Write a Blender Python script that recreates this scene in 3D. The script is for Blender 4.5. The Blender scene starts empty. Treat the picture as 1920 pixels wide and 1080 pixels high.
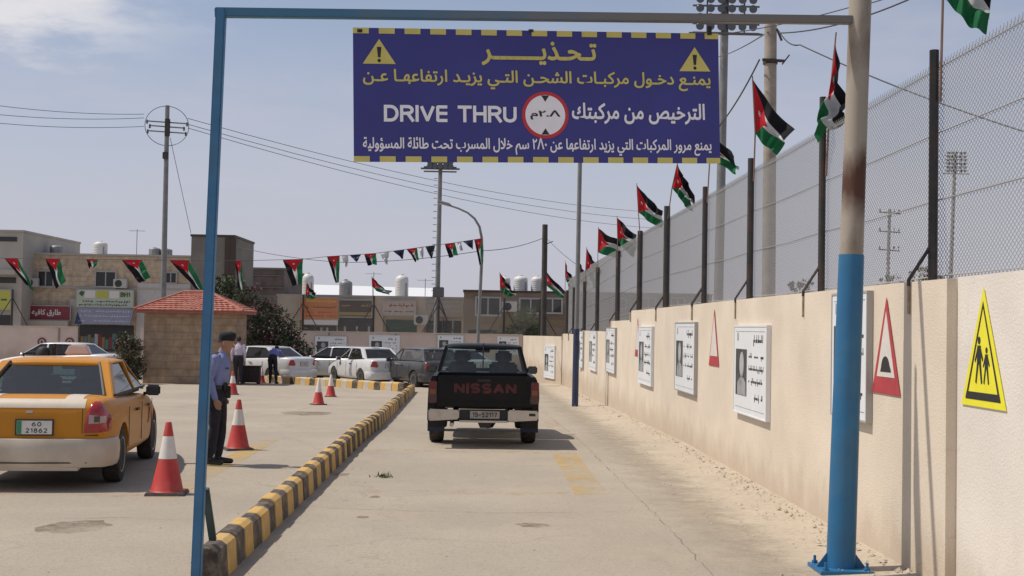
import bpy, bmesh, math, random, re
import numpy as np
from mathutils import Vector, Matrix, Euler, noise as mnoise
PI = math.pi
random.seed(7)
scn = bpy.context.scene
COL = scn.collection

# ------------------------------------------------------------------ camera
FPX, CX, CY = 2400.0, 960.0, 540.0
CAMZ = 1.8
RHO = math.radians(1.0)
_u = -60 * math.cos(RHO) + 72 * math.sin(RHO)
_v = -60 * math.sin(RHO) - 72 * math.cos(RHO)
_p = math.atan(-_v / FPX)
_a = math.atan(-_u / FPX * math.cos(_p))
FW = Vector((math.sin(_a) * math.cos(_p), math.cos(_a) * math.cos(_p), math.sin(_p)))
R0 = Vector((math.cos(_a), -math.sin(_a), 0))
U0 = R0.cross(FW)
RT = R0 * math.cos(RHO) + U0 * math.sin(RHO)
UP = U0 * math.cos(RHO) - R0 * math.sin(RHO)
cam = bpy.data.cameras.new("camera")
cam.sensor_width = 36.0
cam.lens = 36.0 * FPX / 1920.0
cam.clip_start = 0.1
cam.clip_end = 3000
camo = bpy.data.objects.new("camera", cam)
COL.objects.link(camo)
M3 = Matrix((RT, UP, -FW)).transposed()
camo.matrix_world = Matrix.Translation((0, 0, CAMZ)) @ M3.to_4x4()
scn.camera = camo
CAMP = Vector((0, 0, CAMZ))

# ------------------------------------------------------------------ sun, sky
SUN_DIR = Vector((0.60, -0.06, -1.0)).normalized()      # the way the light travels
sun = bpy.data.lights.new("sun", 'SUN')
sun.energy = 3.75
sun.angle = math.radians(0.6)
sun.color = (1.0, 0.93, 0.82)
suno = bpy.data.objects.new("sun", sun)
COL.objects.link(suno)
suno.location = (-30, 5, 50)
suno.rotation_euler = SUN_DIR.to_track_quat('-Z', 'Y').to_euler()
w = bpy.data.worlds.new("World")
scn.world = w
w.use_nodes = True
nt = w.node_tree
nt.nodes.clear()
def N(t, k, **kw):
    n = t.nodes.new(k)
    for a, b in kw.items():
        setattr(n, a, b)
    return n
out = N(nt, 'ShaderNodeOutputWorld')
bg = N(nt, 'ShaderNodeBackground')
bg.inputs['Strength'].default_value = 0.105
sky = N(nt, 'ShaderNodeTexSky', sky_type='NISHITA')
sky.sun_disc = False
sky.sun_elevation = math.asin(-SUN_DIR.z)
sky.sun_rotation = math.atan2(-SUN_DIR.x, -SUN_DIR.y)
sky.altitude = 600
sky.air_density = 1.0
sky.dust_density = 2.2
sky.ozone_density = 1.2
# thin high cloud: noise on the view direction projected to a cloud deck
geo = N(nt, 'ShaderNodeTexCoord')
sep = N(nt, 'ShaderNodeSeparateXYZ')
nt.links.new(geo.outputs['Generated'], sep.inputs[0])
zz = N(nt, 'ShaderNodeMath', operation='MAXIMUM'); zz.inputs[1].default_value = 0.03
nt.links.new(sep.outputs['Z'], zz.inputs[0])
zz2 = N(nt, 'ShaderNodeMath', operation='ADD'); zz2.inputs[1].default_value = 0.12
nt.links.new(zz.outputs[0], zz2.inputs[0])
dx = N(nt, 'ShaderNodeMath', operation='DIVIDE'); dy = N(nt, 'ShaderNodeMath', operation='DIVIDE')
nt.links.new(sep.outputs['X'], dx.inputs[0]); nt.links.new(zz2.outputs[0], dx.inputs[1])
nt.links.new(sep.outputs['Y'], dy.inputs[0]); nt.links.new(zz2.outputs[0], dy.inputs[1])
cmb = N(nt, 'ShaderNodeCombineXYZ')
nt.links.new(dx.outputs[0], cmb.inputs[0]); nt.links.new(dy.outputs[0], cmb.inputs[1])
def wnoise(scale, detail, rough, loc):
    mp = N(nt, 'ShaderNodeMapping')
    mp.inputs['Location'].default_value = loc
    nt.links.new(cmb.outputs[0], mp.inputs[0])
    n = N(nt, 'ShaderNodeTexNoise')
    n.inputs['Scale'].default_value = scale
    n.inputs['Detail'].default_value = detail
    n.inputs['Roughness'].default_value = rough
    nt.links.new(mp.outputs[0], n.inputs['Vector'])
    return n.outputs['Fac']
def wramp(sock, a, b, va=0.0, vb=1.0):
    r = N(nt, 'ShaderNodeMapRange', interpolation_type='SMOOTHSTEP')
    r.inputs[1].default_value = a; r.inputs[2].default_value = b
    r.inputs[3].default_value = va; r.inputs[4].default_value = vb
    nt.links.new(sock, r.inputs[0])
    return r.outputs[0]
def wmix(fac, a, b):
    m = N(nt, 'ShaderNodeMix', data_type='RGBA')
    if isinstance(fac, float): m.inputs[0].default_value = fac
    else: nt.links.new(fac, m.inputs[0])
    for s, v in ((6, a), (7, b)):
        if isinstance(v, tuple): m.inputs[s].default_value = v
        else: nt.links.new(v, m.inputs[s])
    return m.outputs[2]
def wmath(op, a, b):
    m = N(nt, 'ShaderNodeMath', operation=op)
    for i, v in enumerate((a, b)):
        if isinstance(v, float): m.inputs[i].default_value = v
        else: nt.links.new(v, m.inputs[i])
    return m.outputs[0]
# veil of dusty air that thickens towards the horizon, then streaky cirrus, then the bright bank
veil = wramp(sep.outputs['Z'], 0.0, 0.30, 0.88, 0.22)
streak = wmath('MULTIPLY', wramp(wnoise(0.9, 6, 0.6, (3.1, 1.7, 0)), 0.42, 0.75, 0.0, 0.5), wramp(sep.outputs['Z'], 0.02, 0.12))
# one cumulus bank ahead, high on the side the sun is on
def lobe(axis, lo0, lo1, hi0, hi1):
    return wmath('MULTIPLY', wramp(axis, lo0, lo1), wramp(axis, hi0, hi1, 1.0, 0.0))
edge = wnoise(5.0, 7, 0.6, (0, 0, 0))
zj = wmath('ADD', sep.outputs['Z'], wmath('MULTIPLY', wmath('SUBTRACT', edge, 0.5), 0.10))
xj = wmath('ADD', sep.outputs['X'], wmath('MULTIPLY', wmath('SUBTRACT', edge, 0.5), 0.22))
bank = wmath('MULTIPLY', lobe(zj, 0.185, 0.225, 0.36, 0.5), wramp(xj, -0.32, -0.19, 1.0, 0.0))
bank = wmath('MULTIPLY', bank, wramp(wnoise(2.2, 6, 0.55, (0.4, 0.9, 0)), 0.26, 0.55, 0.4, 1.0))
c = wmix(veil, sky.outputs[0], (4.95, 4.9, 5.75, 1))
c = wmix(streak, c, (5.25, 5.05, 5.8, 1))
c = wmix(bank, c, (6.9, 6.8, 7.1, 1))
nt.links.new(c, bg.inputs['Color'])
nt.links.new(bg.outputs[0], out.inputs['Surface'])
scn.view_settings.view_transform = 'Standard'
scn.view_settings.look = 'None'
scn.view_settings.exposure = 0.05
scn.view_settings.gamma = 1.0
scn.render.film_transparent = False
scn.cycles.max_bounces = 6
scn.cycles.transparent_max_bounces = 16
scn.cycles.use_denoising = True

# ------------------------------------------------------------------ measuring
def gz(y):
    return 0.0 if y < 20 else -0.016 * (min(y, 80) - 20)
def ray(px, py):
    return (FW * FPX + RT * (px - CX) + UP * (CY - py))
def at(px, py, Y):
    d = ray(px, py)
    return CAMP + d * (Y / d.y)
def atx(px, py, X):
    d = ray(px, py)
    return CAMP + d * (X / d.x)
def ground_at(px, py):
    d = ray(px, py)
    Y = 10.0
    for _ in range(60):
        k = (gz(Y) - CAMZ) / d.z
        Y = 0.5 * Y + 0.5 * k * d.y
    return CAMP + d * (Y / d.y)

# ------------------------------------------------------------------ materials
def s2l(c):
    return tuple((x / 255 / 12.92 if x / 255 <= 0.04045 else ((x / 255 + 0.055) / 1.055) ** 2.4) for x in c)
MATS = {}
def wall_mat(name, col, dirt, splash, bscale=75, bump=0.3):
    m = mat(name, col, 0.9, var=0.07, scale=1.3, dirt=dirt, dirt_amt=0.35, dscale=1.0, bump=bump, bscale=bscale)
    t = m.node_tree; b = t.nodes['Principled BSDF']
    c0 = b.inputs['Base Color'].links[0].from_socket
    tc = N(t, 'ShaderNodeTexCoord'); sp = N(t, 'ShaderNodeSeparateXYZ'); t.links.new(tc.outputs['Object'], sp.inputs[0])
    def nz(scale, st, detail=7):
        mp = N(t, 'ShaderNodeMapping'); mp.inputs['Scale'].default_value = st; t.links.new(tc.outputs['Object'], mp.inputs[0])
        n = N(t, 'ShaderNodeTexNoise'); n.inputs['Scale'].default_value = scale; n.inputs['Detail'].default_value = detail; n.inputs['Roughness'].default_value = 0.65
        t.links.new(mp.outputs[0], n.inputs['Vector']); return n.outputs['Fac']
    def mr(sk, a, b_, c=0.0, d=1.0):
        r = N(t, 'ShaderNodeMapRange', interpolation_type='SMOOTHSTEP'); r.inputs[1].default_value = a; r.inputs[2].default_value = b_; r.inputs[3].default_value = c; r.inputs[4].default_value = d
        t.links.new(sk, r.inputs[0]); return r.outputs[0]
    def mix(f, a, c):
        x = N(t, 'ShaderNodeMix', data_type='RGBA'); t.links.new(f, x.inputs[0]); t.links.new(a, x.inputs[6]); x.inputs[7].default_value = (*c, 1); return x.outputs[2]
    def mul(a, c):
        x = N(t, 'ShaderNodeMath', operation='MULTIPLY'); t.links.new(a, x.inputs[0]); t.links.new(c, x.inputs[1]); return x.outputs[0]
    c = mix(mr(nz(2.2, (1, 1, 0.07)), 0.54, 0.82, 0, 0.16), c0, dirt)                # rain streaks
    c = mix(mr(nz(0.55, (1, 1, 1.4)), 0.52, 0.60, 0, 0.16), c, tuple(min(1, k * 1.12) for k in col))   # patched render
    hj = N(t, 'ShaderNodeMath', operation='MULTIPLY_ADD'); t.links.new(nz(3.0, (1, 1, 0.6)), hj.inputs[0]); hj.inputs[1].default_value = -0.9; t.links.new(sp.outputs['Z'], hj.inputs[2])
    c = mix(mr(hj.outputs[0], -0.45, 0.10, 0.60, 0.0), c, splash)                    # mud splash
    v = N(t, 'ShaderNodeTexVoronoi', feature='DISTANCE_TO_EDGE'); v.inputs['Scale'].default_value = 0.30
    wv = N(t, 'ShaderNodeTexNoise'); wv.inputs['Scale'].default_value = 2.0; wv.inputs['Detail'].default_value = 5; t.links.new(tc.outputs['Object'], wv.inputs['Vector'])
    ma = N(t, 'ShaderNodeVectorMath', operation='MULTIPLY_ADD'); ma.inputs[1].default_value = (0.8, 0.8, 0.8); t.links.new(wv.outputs['Color'], ma.inputs[0]); t.links.new(tc.outputs['Object'], ma.inputs[2]); t.links.new(ma.outputs[0], v.inputs['Vector'])
    c = mix(mul(mr(v.outputs['Distance'], 0.0, 0.0025, 0.45, 0.0), mr(nz(0.8, (1, 1, 1)), 0.5, 0.62)), c, splash)
    t.links.new(c, b.inputs['Base Color'])
    return m
def mat(name, col, rough=0.6, metal=0.0, var=0.0, scale=8.0, bump=0.0, bscale=60.0, spec=0.5, dirt=None, dirt_amt=0.0, dscale=2.5, coat=0.0):
    """Principled material with noise variation, optional dirt patches and bump; all in object space."""
    if name in MATS:
        return MATS[name]
    m = bpy.data.materials.new(name)
    m.use_nodes = True
    t = m.node_tree
    b = t.nodes['Principled BSDF']
    b.inputs['Roughness'].default_value = rough
    b.inputs['Metallic'].default_value = metal
    b.inputs['Specular IOR Level'].default_value = spec
    b.inputs['Coat Weight'].default_value = coat
    b.inputs['Coat Roughness'].default_value = 0.08
    tc = N(t, 'ShaderNodeTexCoord')
    c4 = (*col, 1)
    b.inputs['Base Color'].default_value = c4
    sock = None
    if var > 0:
        n = N(t, 'ShaderNodeTexNoise')
        n.inputs['Scale'].default_value = scale
        n.inputs['Detail'].default_value = 6
        t.links.new(tc.outputs['Object'], n.inputs['Vector'])
        mr = N(t, 'ShaderNodeMapRange')
        mr.inputs[1].default_value = 0.3; mr.inputs[2].default_value = 0.7
        mr.inputs[3].default_value = 1 - var; mr.inputs[4].default_value = 1 + var
        t.links.new(n.outputs['Fac'], mr.inputs[0])
        mx = N(t, 'ShaderNodeVectorMath', operation='SCALE')
        mx.inputs[0].default_value = col
        t.links.new(mr.outputs[0], mx.inputs['Scale'])
        sock = mx.outputs[0]
    if dirt:
        n = N(t, 'ShaderNodeTexNoise')
        n.inputs['Scale'].default_value = dscale
        n.inputs['Detail'].default_value = 8
        n.inputs['Roughness'].default_value = 0.65
        t.links.new(tc.outputs['Object'], n.inputs['Vector'])
        mr = N(t, 'ShaderNodeMapRange')
        mr.inputs[1].default_value = 0.46; mr.inputs[2].default_value = 0.68
        mr.inputs[3].default_value = 0; mr.inputs[4].default_value = dirt_amt
        t.links.new(n.outputs['Fac'], mr.inputs[0])
        mx = N(t, 'ShaderNodeMix', data_type='RGBA')
        t.links.new(mr.outputs[0], mx.inputs[0])
        if sock: t.links.new(sock, mx.inputs[6])
        else: mx.inputs[6].default_value = c4
        mx.inputs[7].default_value = (*dirt, 1)
        sock = mx.outputs[2]
    if sock:
        t.links.new(sock, b.inputs['Base Color'])
    if bump > 0:
        n = N(t, 'ShaderNodeTexNoise')
        n.inputs['Scale'].default_value = bscale
        n.inputs['Detail'].default_value = 5
        t.links.new(tc.outputs['Object'], n.inputs['Vector'])
        bp = N(t, 'ShaderNodeBump')
        bp.inputs['Strength'].default_value = bump
        bp.inputs['Distance'].default_value = 0.02
        t.links.new(n.outputs['Fac'], bp.inputs['Height'])
        t.links.new(bp.outputs[0], b.inputs['Normal'])
    MATS[name] = m
    return m
def glass_mat(name, tint, rough=0.03, see=0.75, refl=0.05):
    if name in MATS: return MATS[name]
    m = bpy.data.materials.new(name); m.use_nodes = True
    t = m.node_tree; t.nodes.clear()
    o = N(t, 'ShaderNodeOutputMaterial')
    tr = N(t, 'ShaderNodeBsdfTransparent'); tr.inputs[0].default_value = (*tint, 1)
    gl = N(t, 'ShaderNodeBsdfGlossy'); gl.inputs['Roughness'].default_value = rough
    df = N(t, 'ShaderNodeBsdfDiffuse'); df.inputs[0].default_value = (0.30, 0.27, 0.23, 1)
    lw = N(t, 'ShaderNodeLayerWeight'); lw.inputs[0].default_value = 0.5
    fp = N(t, 'ShaderNodeMath', operation='POWER'); t.links.new(lw.outputs['Facing'], fp.inputs[0]); fp.inputs[1].default_value = 4.0
    fr = N(t, 'ShaderNodeMath', operation='MULTIPLY_ADD'); t.links.new(fp.outputs[0], fr.inputs[0]); fr.inputs[1].default_value = 0.7; fr.inputs[2].default_value = refl
    m0 = N(t, 'ShaderNodeMixShader'); m0.inputs[0].default_value = 1 - see
    t.links.new(tr.outputs[0], m0.inputs[1]); t.links.new(df.outputs[0], m0.inputs[2])
    m1 = N(t, 'ShaderNodeMixShader')
    t.links.new(fr.outputs[0], m1.inputs[0]); t.links.new(m0.outputs[0], m1.inputs[1]); t.links.new(gl.outputs[0], m1.inputs[2])
    t.links.new(m1.outputs[0], o.inputs[0])
    MATS[name] = m
    return m

# ------------------------------------------------------------------ mesh building
class MB:
    def __init__(s): s.v = []; s.f = []; s.m = []; s.uv = None
    def add(s, vs, fs, mi=0):
        o = len(s.v)
        s.v += [tuple(v) for v in vs]
        for f in fs:
            s.f.append(tuple(i + o for i in f)); s.m.append(mi)
        return s
    def box(s, c, d, rot=None, mi=0, taper=1.0):
        hx, hy, hz = d[0] / 2, d[1] / 2, d[2] / 2
        vs = []
        for z, k in ((-hz, 1), (hz, taper)):
            vs += [Vector((-hx * k, -hy * k, z)), Vector((hx * k, -hy * k, z)), Vector((hx * k, hy * k, z)), Vector((-hx * k, hy * k, z))]
        if rot is not None:
            R = rot if isinstance(rot, Matrix) else Euler(rot).to_matrix()
            vs = [R @ v for v in vs]
        c = Vector(c)
        return s.add([v + c for v in vs], [(0, 3, 2, 1), (4, 5, 6, 7), (0, 1, 5, 4), (1, 2, 6, 5), (2, 3, 7, 6), (3, 0, 4, 7)], mi)
    def span(s, a, b, mi=0):
        a, b = Vector(a), Vector(b)
        return s.box((a + b) / 2, (abs(b.x - a.x), abs(b.y - a.y), abs(b.z - a.z)), None, mi)
    def tube(s, pts, r, n=8, mi=0, caps=True):
        pts = [Vector(p) for p in pts]
        rs = r if isinstance(r, (list, tuple)) else [r] * len(pts)
        vs, fs = [], []
        up = Vector((0, 0, 1))
        prev = None
        for i, p in enumerate(pts):
            t = (pts[min(i + 1, len(pts) - 1)] - pts[max(i - 1, 0)])
            t = t.normalized() if t.length > 1e-9 else Vector((0, 0, 1))
            if prev is None:
                a = t.cross(up) if abs(t.z) < 0.95 else t.cross(Vector((1, 0, 0)))
            else:
                a = prev - t * prev.dot(t)
            a.normalize(); prev = a
            b = t.cross(a)
            for k in range(n):
                q = 2 * PI * k / n
                vs.append(p + (a * math.cos(q) + b * math.sin(q)) * rs[i])
        for i in range(len(pts) - 1):
            for k in range(n):
                fs.append((i * n + k, i * n + (k + 1) % n, (i + 1) * n + (k + 1) % n, (i + 1) * n + k))
        if caps:
            fs.append(tuple(reversed(range(n)))); fs.append(tuple((len(pts) - 1) * n + k for k in range(n)))
        return s.add(vs, fs, mi)
    def bar(s, a, b, wx, wy, mi=0, up=(0, 0, 1)):
        a, b = Vector(a), Vector(b)
        t = (b - a).normalized()
        u = Vector(up)
        if abs(t.dot(u)) > 0.99: u = Vector((0, 1, 0))
        x = t.cross(u).normalized(); y = x.cross(t)
        vs = []
        for p in (a, b):
            vs += [p - x * wx / 2 - y * wy / 2, p + x * wx / 2 - y * wy / 2, p + x * wx / 2 + y * wy / 2, p - x * wx / 2 + y * wy / 2]
        return s.add(vs, [(0, 1, 2, 3), (7, 6, 5, 4), (0, 4, 5, 1), (1, 5, 6, 2), (2, 6, 7, 3), (3, 7, 4, 0)], mi)
    def lathe(s, prof, n=24, c=(0, 0, 0), axis='Z', mi=0):
        c = Vector(c); vs, fs = [], []
        for r, z in prof:
            for k in range(n):
                q = 2 * PI * k / n
                x, y = r * math.cos(q), r * math.sin(q)
                v = {'Z': (x, y, z), 'X': (z, x, y), 'Y': (y, z, x)}[axis]
                vs.append(c + Vector(v))
        for i in range(len(prof) - 1):
            for k in range(n):
                fs.append((i * n + k, i * n + (k + 1) % n, (i + 1) * n + (k + 1) % n, (i + 1) * n + k))
        fs.append(tuple(reversed(range(n)))); fs.append(tuple((len(prof) - 1) * n + k for k in range(n)))
        return s.add(vs, fs, mi)
    def prism(s, poly, thick, origin, ux, uy, mi=0):
        """2D polygon in the frame (ux, uy) at origin, extruded by thick along ux x uy."""
        ux, uy, o = Vector(ux), Vector(uy), Vector(origin)
        n = ux.cross(uy).normalized()
        k = len(poly)
        vs = [o + ux * p[0] + uy * p[1] for p in poly] + [o + ux * p[0] + uy * p[1] + n * thick for p in poly]
        fs = [tuple(reversed(range(k))), tuple(range(k, 2 * k))] + [(i, (i + 1) % k, k + (i + 1) % k, k + i) for i in range(k)]
        return s.add(vs, fs, mi)
    def build(s, name, mats, parent=None, bevel=0.0, smooth=False, sharp=35, seg=2, loc=None, fixn=True):
        me = bpy.data.meshes.new(name)
        me.from_pydata(s.v, [], s.f)
        if not isinstance(mats, (list, tuple)): mats = [mats]
        for m in mats: me.materials.append(m)
        me.polygons.foreach_set('material_index', s.m)
        if fixn or bevel:
            bm = bmesh.new(); bm.from_mesh(me)
            if fixn: bmesh.ops.recalc_face_normals(bm, faces=bm.faces)
            if bevel:
                es = [e for e in bm.edges if len(e.link_faces) == 2 and e.calc_face_angle(0) > math.radians(30)]
                bmesh.ops.bevel(bm, geom=es, offset=bevel, segments=seg, affect='EDGES', clamp_overlap=True, material=-1)
            bm.to_mesh(me); bm.free()
        if smooth:
            me.polygons.foreach_set('use_smooth', [True] * len(me.polygons))
            me.set_sharp_from_angle(angle=math.radians(sharp))
        o = bpy.data.objects.new(name, me)
        COL.objects.link(o)
        if parent is not None: o.parent = parent
        if loc is not None: o.location = loc
        return o
def tag(o, label=None, cat=None, group=None, kind=None):
    if label: o["label"] = label
    if cat: o["category"] = cat
    if group: o["group"] = group
    if kind: o["kind"] = kind
    return o
def thing(name, label, cat, loc=(0, 0, 0), rz=0.0, group=None):
    o = bpy.data.objects.new(name, None)
    o.empty_display_size = 0.2
    COL.objects.link(o)
    o.location = loc
    o.rotation_euler = (0, 0, rz)
    return tag(o, label, cat, group)
def copy_tree(o, parent=None):
    c = o.copy(); COL.objects.link(c)
    if parent is not None: c.parent = parent
    for ch in o.children: copy_tree(ch, c)
    return c
def baked(o):
    """apply an object's modifiers into its mesh data"""
    dg = bpy.context.evaluated_depsgraph_get()
    dg.update()
    me = bpy.data.meshes.new_from_object(o.evaluated_get(dg))
    o.modifiers.clear()
    old = o.data; o.data = me
    bpy.data.meshes.remove(old)
    return o

# ------------------------------------------------------------------ writing
AF = {'ا': (0xFE8D, 2), 'أ': (0xFE83, 2), 'ب': (0xFE8F, 4), 'ة': (0xFE93, 2), 'ت': (0xFE95, 4), 'ج': (0xFE9D, 4), 'ح': (0xFEA1, 4), 'خ': (0xFEA5, 4), 'د': (0xFEA9, 2), 'ذ': (0xFEAB, 2), 'ر': (0xFEAD, 2), 'ز': (0xFEAF, 2), 'س': (0xFEB1, 4), 'ش': (0xFEB5, 4), 'ص': (0xFEB9, 4), 'ط': (0xFEC1, 4), 'ع': (0xFEC9, 4), 'ف': (0xFED1, 4), 'ق': (0xFED5, 4), 'ك': (0xFED9, 4), 'ل': (0xFEDD, 4), 'م': (0xFEE1, 4), 'ن': (0xFEE5, 4), 'ه': (0xFEE9, 4), 'و': (0xFEED, 2), 'ؤ': (0xFE85, 2), 'ي': (0xFEF1, 4), 'ئ': (0xFE89, 4)}
def shape_ar(s):
    out = []
    s = s.replace('لا', '\x01')
    dual = lambda c: c == 'ـ' or (c in AF and AF[c][1] == 4)
    for i, c in enumerate(s):
        p = s[i - 1] if i else ' '
        n = s[i + 1] if i + 1 < len(s) else ' '
        pj = dual(p)
        if c == '\x01': out.append(chr(0xFEFC if pj else 0xFEFB)); continue
        if c not in AF: out.append(c); continue
        nj = dual(c) and (n in AF or n in '\x01ـ')
        out.append(chr(AF[c][0] + (3 if pj and nj else 1 if pj else 2 if nj else 0)))
    r = ''.join(reversed(out))
    return re.sub('[٠-٩Λ.]+', lambda m: m.group()[::-1], r)
def text_mesh(name, s, m, width=None, height=None, bold=0.0, parent=None, loc=(0, 0, 0), rot=(PI / 2, 0, 0), thick=0.002, arabic=True, squash=None):
    c = bpy.data.curves.new(name, 'FONT')
    c.body = shape_ar(s) if arabic else s
    c.size = 1.0
    c.resolution_u = 4
    o = bpy.data.objects.new(name, c)
    COL.objects.link(o)
    dg = bpy.context.evaluated_depsgraph_get(); dg.update()
    me = bpy.data.meshes.new_from_object(o.evaluated_get(dg))
    bpy.data.objects.remove(o); bpy.data.curves.remove(c)
    n = len(me.vertices); a = np.empty(n * 3); me.vertices.foreach_get('co', a); a = a.reshape(-1, 3)
    lo, hi = a.min(0), a.max(0)
    a -= (lo + hi) / 2
    ext = hi - lo + 2 * bold
    sx = width / ext[0] if width else None
    sy = height / ext[1] if height else None
    if sx is None: sx = sy
    if sy is None: sy = sx
    polys = [tuple(p.vertices) for p in me.polygons]
    # the pen is thickened by laying shifted copies of the outline on top of each other, each a hair prouder
    offs = [(0, 0)] + ([(bold * math.cos(k * PI / 4), bold * math.sin(k * PI / 4)) for k in range(8)] if bold > 0 else [])
    mb = MB()
    for k, (ox, oy) in enumerate(offs):
        mb.add([((x + ox) * sx, (y + oy) * sy, thick + k * 0.00009) for x, y, _z in a], polys)
    bpy.data.meshes.remove(me)
    me = bpy.data.meshes.new(name); me.from_pydata(mb.v, [], mb.f)
    me.name = name
    me.materials.clear(); me.materials.append(m)
    o = bpy.data.objects.new(name, me); COL.objects.link(o)
    if parent is not None: o.parent = parent
    o.location = loc; o.rotation_euler = rot
    return o
# heavy sans capitals as stroked centre lines (unit cap height)
def arc(cx, cy, rx, ry, a0, a1, n=9):
    return [(cx + rx * math.cos(math.radians(a0 + (a1 - a0) * i / n)), cy + ry * math.sin(math.radians(a0 + (a1 - a0) * i / n))) for i in range(n + 1)]
GL = {
 'D': (0.66, [[(0, 0), (0, 1)], [(0, 1), (0.3, 1)] + arc(0.3, 0.5, 0.36, 0.5, 90, -90) + [(0, 0)]]),
 'R': (0.62, [[(0, 0), (0, 1)], [(0, 1), (0.34, 1)] + arc(0.34, 0.75, 0.26, 0.25, 90, -90) + [(0, 0.5)], [(0.34, 0.5), (0.62, 0)]]),
 'I': (0.0, [[(0, 0), (0, 1)]]),
 'V': (0.66, [[(0, 1), (0.33, 0), (0.66, 1)]]),
 'E': (0.52, [[(0.52, 1), (0, 1), (0, 0), (0.52, 0)], [(0, 0.52), (0.46, 0.52)]]),
 'T': (0.62, [[(0, 1), (0.62, 1)], [(0.31, 1), (0.31, 0)]]),
 'H': (0.6, [[(0, 0), (0, 1)], [(0.6, 0), (0.6, 1)], [(0, 0.52), (0.6, 0.52)]]),
 'U': (0.6, [[(0, 1), (0, 0.3)] + arc(0.3, 0.3, 0.3, 0.3, 180, 360) + [(0.6, 1)]]),
 'N': (0.62, [[(0, 0), (0, 1), (0.62, 0), (0.62, 1)]]),
 'S': (0.56, [arc(0.28, 0.75, 0.28, 0.25, 30, 270, 12) + arc(0.28, 0.25, 0.28, 0.25, 90, -150, 12)]),
 'A': (0.66, [[(0, 0), (0.33, 1), (0.66, 0)], [(0.13, 0.34), (0.53, 0.34)]]),
 'B': (0.56, [[(0, 0), (0, 1)], [(0, 1), (0.3, 1)] + arc(0.3, 0.76, 0.24, 0.24, 90, -90) + [(0, 0.52)], [(0.3, 0.52)] + arc(0.3, 0.26, 0.28, 0.26, 90, -90) + [(0, 0)]]),
 '0': (0.52, [arc(0.26, 0.5, 0.26, 0.5, 0, 360, 18)]),
 '1': (0.2, [[(0, 0.8), (0.2, 1), (0.2, 0)]]),
 '2': (0.5, [arc(0.25, 0.73, 0.25, 0.27, 160, -40, 10) + [(0, 0), (0.52, 0)]]),
 '4': (0.54, [[(0.4, 0), (0.4, 1), (0, 0.28), (0.54, 0.28)]]),
 '5': (0.5, [[(0.48, 1), (0.08, 1), (0.04, 0.55)] + arc(0.24, 0.32, 0.26, 0.32, 110, -160, 10)]),
 '6': (0.5, [arc(0.25, 0.3, 0.25, 0.3, 0, 360, 14), [(0.02, 0.36), (0.1, 0.7), (0.38, 1)]]),
 '7': (0.5, [[(0, 1), (0.5, 1), (0.18, 0)]]),
 '8': (0.5, [arc(0.25, 0.76, 0.21, 0.24, 0, 360, 14), arc(0.25, 0.27, 0.25, 0.27, 0, 360, 14)]),
 '-': (0.3, [[(0, 0.45), (0.3, 0.45)]]),
 ' ': (0.2, []),
}
def stroke_text(name, s, m, height, sw=0.2, parent=None, loc=(0, 0, 0), rot=(PI / 2, 0, 0), thick=0.002, gap=0.34, width=None):
    """capitals from bars and round joints; origin at the middle of the line"""
    x = 0.0; mb = MB(); strokes = []
    for ch in s:
        wd, st = GL[ch]
        for pl in st: strokes.append([(x + a, sw / 2 + b * (1 - sw)) for a, b in pl])
        x += wd + gap
    tot = x - gap
    kx = (width / (tot + sw)) if width else height
    k = 0
    for pl in strokes:
        for (a, b) in zip(pl[:-1], pl[1:]):
            a = Vector(((a[0] - tot / 2) * kx, (a[1] - 0.5) * height)); b = Vector(((b[0] - tot / 2) * kx, (b[1] - 0.5) * height))
            d = (b - a)
            if d.length < 1e-6: continue
            d.normalize(); n = Vector((-d.y, d.x)) * sw * height / 2
            e = d * sw * height * 0.5 * (1.0 if len(pl) == 2 else 0.35)
            z = thick + (k % 5) * 0.00012; k += 1
            a2, b2 = a - e, b + e
            vs = [(a2 + n), (a2 - n), (b2 - n), (b2 + n)]
            mb.add([(v.x, v.y, 0) for v in vs] + [(v.x, v.y, z) for v in vs], [(0, 1, 2, 3), (4, 7, 6, 5), (0, 4, 5, 1), (1, 5, 6, 2), (2, 6, 7, 3), (3, 7, 4, 0)])
    o = mb.build(name, m, parent)
    o.location = loc; o.rotation_euler = rot
    return o
def scribble(mb, x0, x1, z, h, rnd, plane, mi=0, dense=0.75):
    """unreadable handwriting-like marks filling x0..x1 at height z; plane(u, v) -> point, marks 1.5 mm proud"""
    x = x0
    while x < x1:
        wl = rnd.uniform(0.5, 1.3) * h
        if rnd.random() < dense:
            hh = h * rnd.uniform(0.22, 0.34)
            xe = min(x + wl, x1)
            plane(mb, x, xe, z - hh / 2, z + hh / 2, mi)
            if rnd.random() < 0.7:
                xx = rnd.uniform(x, xe - 0.12 * h)
                plane(mb, xx, xx + h * 0.16, z + hh / 2, z + h * 0.6, mi)
            if rnd.random() < 0.4:
                xx = rnd.uniform(x, xe - 0.12 * h)
                plane(mb, xx, xx + h * 0.25, z - h * 0.5, z - hh / 2, mi)
        x += wl + h * rnd.uniform(0.1, 0.35)
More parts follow.
